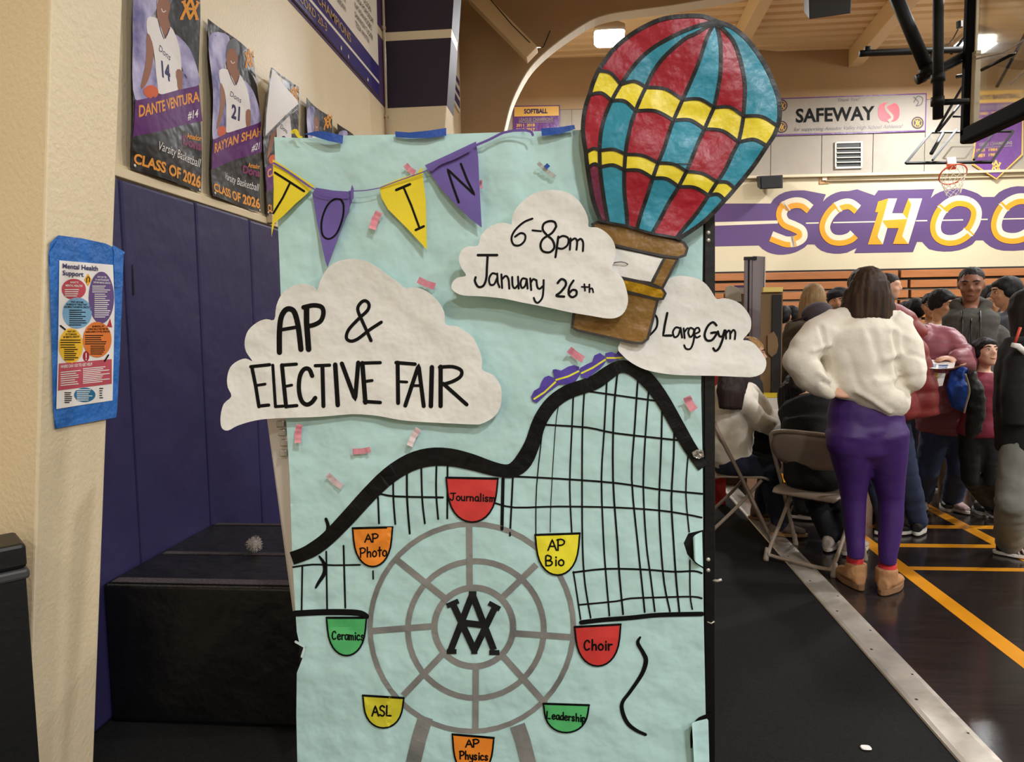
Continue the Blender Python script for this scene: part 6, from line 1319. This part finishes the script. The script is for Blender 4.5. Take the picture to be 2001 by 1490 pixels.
# ---- person seated in a white sweater at the left of the stall
j = pose(.99, 4.95, 1.60, 112); Y = 4.86
j.pelvis = pt(1424, 893, Y); j.waist = pt(1424, 850, Y); j.chest = pt(1434, 800, Y); j.neck = pt(1440, 742, Y); j.head = pt(1446, 692, Y)
j.sh = {1: pt(1462, 765, Y + .12), -1: pt(1432, 765, Y - .14)}; j.el = {1: pt(1500, 815, Y + .18), -1: pt(1490, 828, Y - .12)}; j.wr = {1: pt(1545, 826, Y + .32), -1: pt(1548, 846, Y + .02)}
j.hip = {1: pt(1432, 898, Y + .09), -1: pt(1430, 902, Y - .09)}; j.kn = {1: pt(1508, 908, Y + .16), -1: pt(1500, 918, Y - .06)}; j.an = {1: atZ(1488, 968) + V((0, 0, .09)), -1: atZ(1500, 1018) + V((0, 0, .09))}
j.an[1].y = 5.25; j.an[1].x = 1.30; j.an[-1].x = 1.33; j.an[-1].y = 4.86
j.hd = {1: V((.8, .4, 0)), -1: V((.8, .5, 0))}; j.toe = {1: math.radians(80), -1: math.radians(80)}
t = person('person seated at the left with dark hair down the back of a white sweater', j); b = body(j, t, skin_l, .012)
def ex(m): m.tube([pt(1420, 900, Y), pt(1422, 860, Y), pt(1432, 800, Y)], [.15, .165, .15], 18, flat=1.1); m.tube([pt(1404, 905, Y), pt(1440, 918, Y)], [.06, .06], 12)
top(j, t, whitesw, 'sweater', pad=.03, rs=(.075, .07, .045), extra=ex, amp=.010, vox=.012); trousers(j, t, cloth('navy denim', (30, 36, 56)), amp=.005)
hair(j, b, (44, 28, 26), 'long.20', amp=.006, extra=lambda m: m.tube([j.head + V((-.05, -.05, .02)), pt(1434, 738, 4.70), pt(1428, 768, 4.66), pt(1427, 800, 4.64)], [.09, .105, .10, .075], 18, flat=.55, up=(.3, -1, 0))); shoes(j, t, mat('taupe suede shoe', (120, 102, 90), .85), brownsole, high=.03)
# ---- person seated in black on the front chair, bent over the table
j = pose(1.43, 4.42, 1.62, 138); Y = 4.45
j.pelvis = pt(1588, 930, Y); j.waist = pt(1585, 880, Y); j.chest = pt(1582, 822, Y + .06); j.neck = pt(1572, 778, Y + .16); j.head = pt(1562, 757, Y + .27); j.tilt = math.radians(50)
j.sh = {1: pt(1548, 800, Y + .12), -1: pt(1612, 806, Y + .06)}; j.el = {1: pt(1543, 850, Y + .2), -1: pt(1630, 850, Y + .16)}; j.wr = {1: pt(1548, 850, Y + .4), -1: pt(1600, 850, Y + .36)}
j.hip = {1: pt(1568, 948, Y + .02), -1: pt(1608, 952, Y - .02)}; j.kn = {1: pt(1580, 945, Y + .42), -1: pt(1640, 952, Y + .34)}; j.an = {1: V((1.56, 4.58, .09)), -1: V((1.66, 4.50, .09))}
j.hd = {1: n_, -1: n_}; j.toe = {1: math.radians(150), -1: math.radians(130)}
t = person('person in black bent forward on the front folding chair', j); b = body(j, t, skin_l, .012)
def ex(m): m.tube([pt(1586, 940, Y), pt(1585, 880, Y), pt(1580, 815, Y + .04)], [.16, .165, .15], 18)
top(j, t, blackc, 'black_top', pad=.03, extra=ex, amp=.006, vox=.012, rs=(.07, .062, .045)); trousers(j, t, cloth('black jeans', (17, 18, 24)), amp=.004)
hair(j, b, (26, 20, 20), 'long.24', amp=.006); shoes(j, t, mat('white sneaker', (196, 186, 176), .6), whitesole)
# ---- blond person behind the right cloud
j = pose(1.24, 5.45, 1.60, 78); Y = 5.43; dz = pt(1466, 693, Y).z - j.head.z; dx = pt(1466, 693, Y).x - j.head.x
for nm in ('pelvis', 'waist', 'chest', 'neck', 'head'): setattr(j, nm, getattr(j, nm) + V((dx, 0, dz)))
for dct in (j.sh, j.el, j.wr, j.hip):
    for s in dct: dct[s] = dct[s] + V((dx, 0, dz))
j.hs = 1.12
for s in (1, -1): j.kn[s] = j.hip[s] + j.f * .38 + V((0, 0, -.02)); j.an[s] = V((j.kn[s].x, j.kn[s].y, .09)); j.el[s] = j.sh[s] + V((.05, 0, -.26)); j.wr[s] = j.el[s] + j.f * .2
t = person('fair haired person in profile peeking out right of the Large Gym cloud', j); b = body(j, t, skin_l, .010); face(j, b)
top(j, t, black2, 'jacket', vox=.013); trousers(j, t, blackc, vox=.014); hair(j, b, (186, 146, 92), 'long.26', amp=.006); shoes(j, t, darkshoe, whitesole)

# ---- standing figures
def standing(label, x, ytop, Y, face_a, skin, topm, legm, hr, style, m=True, turn=0, tilt=0, H=None, hood=False, near=False, shoem=None, solem=None, topname='jacket', sleeve=1.0, feat=None, amp=.006, disp=None, pad=.02, arms=None, legs=None, spread=.10, extra=None, wide=(0, 0), smile=False, shut=False, vox=None, legr=(.098, .072, .062), rs=(.066, .058, .042), collar=0, shoe_lab=None, dxy=None):
    p = pt(x, ytop, Y); H = H or p.z - .005
    j = pose(p.x, Y, H, face_a, turn, tilt, spread, m)
    if arms: arms(j)
    if legs: legs(j)
    if dxy:
        for nm in ('waist', 'chest', 'neck', 'head'): setattr(j, nm, getattr(j, nm) + V(dxy) * {'waist': .2, 'chest': .6, 'neck': .9, 'head': 1}[nm])
    t = person(label, j); v = vox or (.010 if near else .013)
    b = body(j, t, skin, v if near else .012)
    if feat or near: face(j, b, smile=smile, shut=shut, **(feat or {}))
    tb_ = widen(TORSO, pad + wide[0], pad + wide[1], .0, .86) + [(.9, .108 + pad, .078 + pad * .7), (.94, .074 + pad * .7, .062 + pad * .5), (.965, .060 + pad * .5, .057 + pad * .35)]
    tp = top(j, t, topm, topname, pad=pad, tab=tb_, sleeve=sleeve, hood=hood, amp=amp, disp=disp, vox=v + .001, extra=extra, rs=rs, collar=collar)
    trousers(j, t, legm, amp=.006, vox=v + .002, r=legr); h_ = hair(j, b, hr, style, vox=v - .002) if style else None
    shoes(j, t, shoem or darkshoe, solem or whitesole, lab=shoe_lab)
    return j, t, b, tp
BLK = (20, 17, 18)
khaki = cloth('khaki cotton', (112, 92, 62)); camo = mat('camouflage cotton', (84, 76, 52), .85, mix=(40, 36, 30), vscale=14); greyjean = cloth('washed grey denim', (128, 130, 122))
red_puff = mat('brick red puffer nylon', (128, 40, 38), .5, (60, .15), var=.08); pink_puff = mat('dusty pink puffer nylon', (150, 86, 96), .48, (60, .15), var=.08); maroon = cloth('maroon jersey cotton', (128, 28, 52), .7)
# red puffer jacket, back half turned, right behind the woman
def arms_r(j):
    j.el = {1: pt(1690, 740, 4.72), -1: pt(1800, 742, 4.76)}; j.wr = {1: pt(1690, 780, 4.95), -1: pt(1796, 776, 4.92)}
def legs_r(j):
    j.kn = {1: pt(1712, 925, 4.86), -1: pt(1772, 925, 4.82)}; j.an = {1: V((atZ(1712, 1032).x, 4.92, .09)), -1: V((atZ(1770, 1030).x, 4.95, .09))}; j.toe = {1: math.radians(100), -1: math.radians(150)}
def ex_r(m):
    m.tube([pt(1752, 640, 4.78), pt(1775, 690, 4.78), pt(1790, 760, 4.78), pt(1792, 812, 4.78)], [.09, .115, .125, .125], 16); m.tube([pt(1728, 606, 4.74), pt(1762, 628, 4.72), pt(1790, 662, 4.74)], [.075, .085, .085], 12)
standing('person in a brick red puffer jacket half hidden behind the standing woman', 1722, 566, 4.78, 160, skin_l, red_puff, jeans, (40, 28, 26), 'short', arms=arms_r, legs=legs_r, disp=quilt(.010, .11), pad=.04, wide=(.05, .04), extra=ex_r, topname='puffer_jacket', legr=(.10, .075, .068), shoem=mat('black sneaker', (22, 22, 24), .5))
# pink puffer jacket, bent over a sheaf of papers
def arms_p(j):
    j.sh = {1: pt(1858, 668, 5.16), -1: pt(1806, 668, 5.3)}; j.el = {1: pt(1886, 706, 5.0), -1: pt(1800, 735, 5.12)}; j.wr = {1: pt(1868, 700, 4.84), -1: pt(1840, 722, 4.9)}
    j.hd = {1: V((-.85, -.25, .05)), -1: V((.5, -.6, .1))}; j.pn = {1: V((0, .2, -1)), -1: V((0, 0, 1))}
    j.chest = pt(1832, 716, 5.26); j.neck = pt(1800, 655, 5.2); j.head = pt(1760, 656, 5.2); j.waist = pt(1848, 782, 5.3); j.pelvis = pt(1852, 830, 5.3)
def legs_p(j):
    j.hip = {1: pt(1872, 838, 5.3), -1: pt(1830, 838, 5.3)}; j.kn = {1: pt(1874, 920, 5.3), -1: pt(1812, 920, 5.3)}; a1 = atZ(1868, 1000); a2 = atZ(1808, 996); j.an = {1: V((a1.x, a1.y + .06, .085)), -1: V((a2.x, a2.y + .06, .085))}; j.toe = {1: math.radians(12), -1: math.radians(-25)}
def ex_p(m): m.tube([pt(1806, 660, 5.26), pt(1850, 668, 5.2), pt(1884, 700, 5.02), pt(1880, 716, 4.93), pt(1868, 706, 4.88)], [.105, .105, .095, .085, .06], 16); m.tube([pt(1836, 700, 5.2), pt(1850, 795, 5.24)], [.19, .20], 20, flat=.8)
jp, tp_, bp_, _x = standing('person in a dusty pink puffer jacket leaning over the printed sheets', 1845, 590, 5.3, -35, skin_l, pink_puff, jeans2, (34, 24, 22), 'short', m=False, arms=arms_p, legs=legs_p, tilt=40, disp=quilt(.010, .085, 2), pad=.035, wide=(.03, .03), extra=ex_p, topname='puffer_jacket', legr=(.105, .085, .082), shoem=mat('pale pink sneaker', (190, 164, 158), .6), H=1.56, near=True, rs=(.085, .08, .055), vox=.010, collar=.05)
sheet_m = mat('printed white paper', (224, 218, 210), .5)
def sheet_(label, q, mt=sheet_m, prints=()):
    t = thing('paper_sheet', label, 'paper', q[0], 'sheets held by the person in pink'); m = MB(); a, b_, c, d = [V(p) for p in q]; n = (b_ - a).cross(d - a).normalized()
    vs = []
    for i in range(7):
        for k_ in range(7):
            u, v = i / 6, k_ / 6; vs.append(a.lerp(b_, u).lerp(d.lerp(c, u), v) + n * (.012 * math.sin(u * 3.1)))
    m.add(vs, [(i * 7 + k_, i * 7 + k_ + 1, i * 7 + k_ + 8, i * 7 + k_ + 7) for i in range(6) for k_ in range(6)]); sh_ = m.build('page', mt, t, True, solid=.0006)
    side = 1 if n.dot(EYE - a) > 0 else -1
    for (u0, v0, u1, v1), pm in prints:
        m = MB(); g = lambda u, v: a.lerp(b_, u).lerp(d.lerp(c, u), v) + n * (.012 * math.sin(u * 3.1) + .0022 * side)
        m.add([g(u0 + (u1 - u0) * i / 4, v0 + (v1 - v0) * k_) for i in range(5) for k_ in (0, 1)], [(2 * i, 2 * i + 1, 2 * i + 3, 2 * i + 2) for i in range(4)]); m.build('print', pm, t)
bluep = mat('blue print', (60, 84, 130), .5); yelp = mat('yellow print', (222, 186, 60), .5); dkp = mat('dark print', (50, 46, 50), .5)
sheet_('white printed sheet with blue picture boxes held by the person in pink', [pt(1795, 698, 4.86), pt(1868, 704, 4.82), pt(1864, 719, 4.66), pt(1796, 716, 4.68)], prints=[((.03, .55, .15, .98), dkp), ((.18, .5, .5, .85), bluep), ((.56, .55, .82, .95), bluep)])
sheet_('yellow and white flyer hanging below the printed sheet in the same hands', [pt(1800, 722, 4.80), pt(1848, 730, 4.78), pt(1842, 754, 4.72), pt(1806, 757, 4.74)], prints=[((.0, .05, .72, .78), yelp), ((.08, .42, .55, .5), dkp), ((.14, .56, .45, .62), dkp)])
m = MB(); m.box((-.035, -.005, -.07), (.035, .005, .07)); ph = m.mesh('ph')
# olive-grey hoodie, facing the camera, eyes lowered
hood_m = cloth('olive charcoal fleece', (76, 74, 68), .9)
def arms_d(j): j.sh = {1: pt(1948, 656, 5.65), -1: pt(1859, 658, 5.65)}; j.el = {1: pt(1960, 705, 5.62), -1: pt(1845, 705, 5.62)}; j.wr = {1: pt(1950, 760, 5.5), -1: pt(1846, 760, 5.5)}
def ex_d(m): pass
jd, td, bd_, tpd = standing('young person in a dark grey hoodie facing the camera with lowered eyes', 1899, 521, 5.65, -24, skin_d, hood_m, khaki, (30, 26, 25), 'buzz', near=True, hood=True, turn=-5, tilt=8, arms=arms_d, feat=dict(lip=(120, 74, 68)), shut=True, topname='hoodie', pad=.026, wide=(-.01, .012), rs=(.078, .068, .05), amp=.008, vox=.009)
for s in (1, -1):
    m = MB(); p0 = jd.neck + jd.f * .115 + jd.l * .055 * s - V((0, 0, .03)); m.tube([p0, p0 + jd.f * .065 - V((0, 0, .10)), p0 + jd.f * .085 - V((0, 0, .2)), p0 + jd.f * .08 - V((0, 0, .34))], .006, 6); m.build('drawstring', black, tpd, True)
m = MB(); p0 = jd.neck + jd.f * .14 - V((0, 0, .07)); m.tube([p0, p0 + jd.f * .055 - V((0, 0, .12)), p0 + jd.f * .05 - V((0, 0, .5))], .005, 6); m.build('zip', black, tpd, True)
# boy looking up to the right, jacket over his arm
def arms_n(j): j.el = {1: pt(1956, 790, 4.98), -1: pt(1894, 785, 4.94)}; j.wr = {1: pt(1958, 840, 4.94), -1: pt(1900, 800, 4.9)}; j.hd = {1: V((0, -.2, -1)), -1: V((-.2, -.9, 0))}
def legs_n(j): a = atZ(1936, 1012); j.an = {-1: V((a.x, a.y, .085)), 1: V((a.x + .17, a.y - .02, .085))}
jn, tn, bn_, _n = standing('boy in a maroon shirt looking up to the right', 1924, 661, 4.98, -5, skin_l, maroon, blackc, BLK, 'bowl', m=False, near=True, turn=12, tilt=-14, arms=arms_n, legs=legs_n, topname='shirt', feat=dict(lip=(176, 104, 92)), smile=True, pad=.022, sleeve=.5, wide=(.01, .01), vox=.009, spread=.08)
jk = thing('carried_jacket', 'black jacket with bright blue lining hanging between the person in pink and the boy', 'jacket', pt(1895, 780, 4.86))
m = MB(); m.tube([pt(1872, 726, 4.84), pt(1876, 755, 4.80), pt(1884, 785, 4.82), pt(1890, 800, 4.84)], [.05, .085, .085, .04], 14, flat=.7); m.tube([pt(1868, 730, 4.83), pt(1885, 735, 4.8)], [.05, .06], 10); solidify('blue_lining', m, .008, mat('blue quilted lining', (24, 70, 160), .5, (60, .3), var=.1), jk, 3, folds(.006, .04, .03))
m = MB(); m.tube([pt(1896, 730, 4.78), pt(1906, 760, 4.76), pt(1908, 800, 4.78), pt(1902, 840, 4.82), pt(1894, 858, 4.84)], [.03, .05, .058, .05, .02], 14, flat=.8); m.tube([pt(1886, 730, 4.82), pt(1905, 735, 4.80)], [.035, .035], 10); solidify('black_shell', m, .009, mat('black jacket nylon', (20, 20, 21), .5), jk, 3, folds(.010, .06, .05))
m = MB(); m.tube(smooth([tuple(pt(x, y, 4.70)) for x, y in ((1886, 731), (1892, 750), (1894, 768), (1888, 790), (1884, 808))], 4), .006, 6); m.build('zip_edge', mat('pale zip', (186, 180, 150), .5), jk, True)
# person in a black coat at the right edge
def arms_z(j): j.el = {1: j.el[1], -1: pt(1986, 760, 4.14)}; j.wr = {1: j.wr[1], -1: pt(2002, 800, 4.24)}
def legs_z(j): j.kn = {-1: pt(1976, 980, 4.16), 1: pt(2040, 980, 4.3)}; a = atZ(1982, 1092); j.an = {-1: V((a.x + .0, a.y + .05, .085)), 1: V((a.x + .24, a.y + .2, .085))}; j.toe = {-1: math.radians(62), 1: math.radians(70)}
def ex_z(m): m.tube([pt(2004, 660, 4.2), pt(1997, 720, 4.2), pt(1996, 800, 4.2), pt(2002, 880, 4.2)], [.10, .13, .135, .14], 18); m.tube([pt(1993, 700, 4.12), pt(1984, 760, 4.1), pt(1984, 830, 4.1)], [.07, .07, .06], 14)
jz, tz, bz2, _z = standing('person in a long black coat and washed grey jeans at the right edge', 2010, 572, 4.24, 60, skin_l, blackc, greyjean, (30, 22, 20), 'long.22', m=False, arms=arms_z, legs=legs_z, H=1.60, topname='coat', pad=.04, extra=ex_z, legr=(.105, .088, .084), shoem=mat('black striped sneaker', (20, 20, 21), .55), rs=(.08, .075, .055))
m = MB(); m.tube([pt(1976, 674, 4.06), pt(1990, 677, 4.04), pt(2004, 690, 4.05)], [.012, .016, .016], 8, flat=.5); m.build('white_collar', cloud_white, tz, True)
m = MB(); m.tube([pt(1994, 640, 4.06), pt(1987, 660, 4.06), pt(1983, 672, 4.07)], .008, 6); m.build('lanyard', mat('orange red lanyard', (206, 70, 48), .6), tz, True)
a_ = jz.an[-1]; fd = V((math.sin(jz.toe[-1]), -math.cos(jz.toe[-1]), 0)); sd = V((math.cos(jz.toe[-1]), math.sin(jz.toe[-1]), 0))
for k_ in range(3):
    m = MB(); c_ = a_ + fd * (.035 + .028 * k_) - V((0, 0, .085)); m.tube([c_ - sd * .047 + fd * .012 + V((0, 0, .03)), c_ - sd * .043 + V((0, 0, .055)), c_ - sd * .028 - fd * .012 + V((0, 0, .078))], .006, 6, flat=.5, up=tuple(sd)); m.build('shoe_stripe', mat('pale pink stripe', (206, 184, 180), .5), tz, True)
# further back in the crowd
def fold_arms(j):
    for s in (1, -1): j.wr[s] = j.P(.06 * s, .2, 1.05); j.el[s] = j.P(.24 * s, .05, 1.08); j.hd[s] = -j.l * s
standing('person with long blond hair seen from behind in an olive jacket', 1590, 553, 6.05, 178, skin_l, cloth('olive brown jacket', (74, 64, 46)), jeans, (150, 120, 82), 'long.44', m=False, pad=.03)
jc, tc_, bc, _c = standing('person in a grey cap beside the blond long haired person', 1602, 594, 5.62, -115, skin_l, black2, jeans, (30, 24, 22), 'short', m=False, pad=.02, tilt=15)
Hd, R, hk = headframe(jc); m = MB(); m.ball(Hd(0, -.008, .052), (.094, .115, .080), 20, R=R); cp = solidify('cap', m, .008, cloth('plum grey cap', (70, 60, 66)), bc, 3)
m = MB(); m.rings([(Hd(0, .05, .045), R @ V((.085, 0, 0)), R @ V((0, .06, .0))), (Hd(0, .10, .040), R @ V((.082, 0, 0)), R @ V((0, .09, 0))), (Hd(0, .10, .030), R @ V((.08, 0, 0)), R @ V((0, .09, 0)))], 20); m.build('brim', cloth('dark cap brim', (46, 40, 46)), cp, True)
m = MB(); m.tube([Hd(-.096, -.01, .04), Hd(-.075, -.02, .09), Hd(-.03, -.03, .128)], [.006, .008, .006], 8); m.build('reflective_band', mat('pale grey trim', (150, 146, 150), .4), cp, True)
jt, tt, bt2, _t = standing('bearded person in a black turban facing the camera', 1637, 566, 7.7, -18, skin_m, blackc, blackc, BLK, None, feat=dict(lip=(130, 80, 72)))
Hd, R, hk = headframe(jt); m = MB(); m.ball(Hd(0, -.015, .065), (.112, .125, .075), 18, R=R); m.ball(Hd(.02, -.02, .095), (.09, .10, .06), 16, R=R); m.ball(Hd(0, -.04, .02), (.105, .085, .07), 16, R=R); solidify('turban', m, .009, cloth('black turban cotton', (16, 15, 18)), bt2, 3, folds(.006, .05, .02))
m = MB(); m.tube([Hd(-.062, .03, -.05), Hd(-.05, .07, -.10), Hd(0, .085, -.125), Hd(.05, .07, -.10), Hd(.062, .03, -.05)], [.018, .034, .042, .034, .018], 12); m.tube([Hd(-.035, .092, -.055), Hd(0, .102, -.048), Hd(.035, .092, -.055)], .008, 8); solidify('beard', m, .007, mat('grey beard', (112, 104, 96), .8, (200, .5), var=.2, vscale=60), bt2, 2)
standing('person in profile in a black jacket right of the standing woman', 1733, 532, 7.6, 58, skin_l, blackc, blackc, (40, 30, 26), 'short', feat={}, H=1.90, collar=.05)
standing('person with a black hood of hair turned away, behind the red puffer jacket', 1790, 582, 7.2, 190, skin_m, blackc, jeans, BLK, 'bowl', pad=.03)
standing('person in a black hooded coat seen from behind, left of the grinning one', 1772, 588, 7.9, 175, skin_m, black2, blackc, (18, 18, 20), 'bowl', pad=.05, hood=True)
jg, tg, bg, _g = standing('smiling person in dark glasses facing the camera in the crowd', 1821, 572, 6.9, -24, skin_m, black2, jeans, BLK, 'fringe', near=True, turn=5, smile=True, feat={}, vox=.011)
def glasses(j, par, col=(24, 22, 24)):
    Hd, R, hk = headframe(j); m = MB()
    for s in (1, -1): m.tube([Hd(.033 * s + .021 * math.cos(a * math.pi / 6), .102, .004 + .016 * math.sin(a * math.pi / 6)) for a in range(13)], .0025, 6, cap=False); m.tube([Hd(.054 * s, .100, .008), Hd(.078 * s, .06, .008), Hd(.08 * s, .0, .004)], .002, 6)
    m.tube([Hd(-.012, .105, .006), Hd(.012, .105, .006)], .002, 6); m.build('glasses', mat('dark glasses frame', col, .3), par, True)
glasses(jg, bg)
standing('person with a bowl haircut in a white T-shirt, head bent right', 1838, 565, 6.4, 22, skin_m, cloth('white jersey', (216, 208, 196)), khaki, BLK, 'bowl', near=True, tilt=14, turn=16, sleeve=.5, topname='t_shirt', vox=.011)
standing('person with black hair seen from behind beside the hoodie wearer', 1938, 556, 7.3, 185, skin_m, cloth('dark green jacket', (38, 44, 42)), camo, BLK, 'bowl')
standing('dark haired person partly hidden right of the hoodie wearer', 1953, 566, 6.9, -80, skin_m, cloth('plum jacket', (70, 44, 48)), blackc, BLK, 'short')
jg2, tg2, bg2, _g2 = standing('tall person in a blue grey hoodie in profile facing left', 1972, 540, 6.3, -100, skin_m, cloth('blue grey fleece', (92, 98, 108)), jeans2, BLK, 'bowl', near=True, hood=True, tilt=6, topname='hoodie', vox=.011)
standing('person in camouflage trousers standing behind the pink jacket', 1846, 590, 7.0, 170, skin_m, cloth('dark brown jacket', (52, 44, 38)), camo, BLK, 'short', H=1.58)
standing('person with black hair near the blond one, by the bleachers', 1547, 597, 8.6, -120, skin_m, blackc, blackc, BLK, 'short', feat={})
standing('person in a dark grey top right of the tan display board', 1531, 597, 7.6, 150, skin_m, cloth('grey green jacket', (66, 70, 66)), blackc, BLK, 'short', feat={})
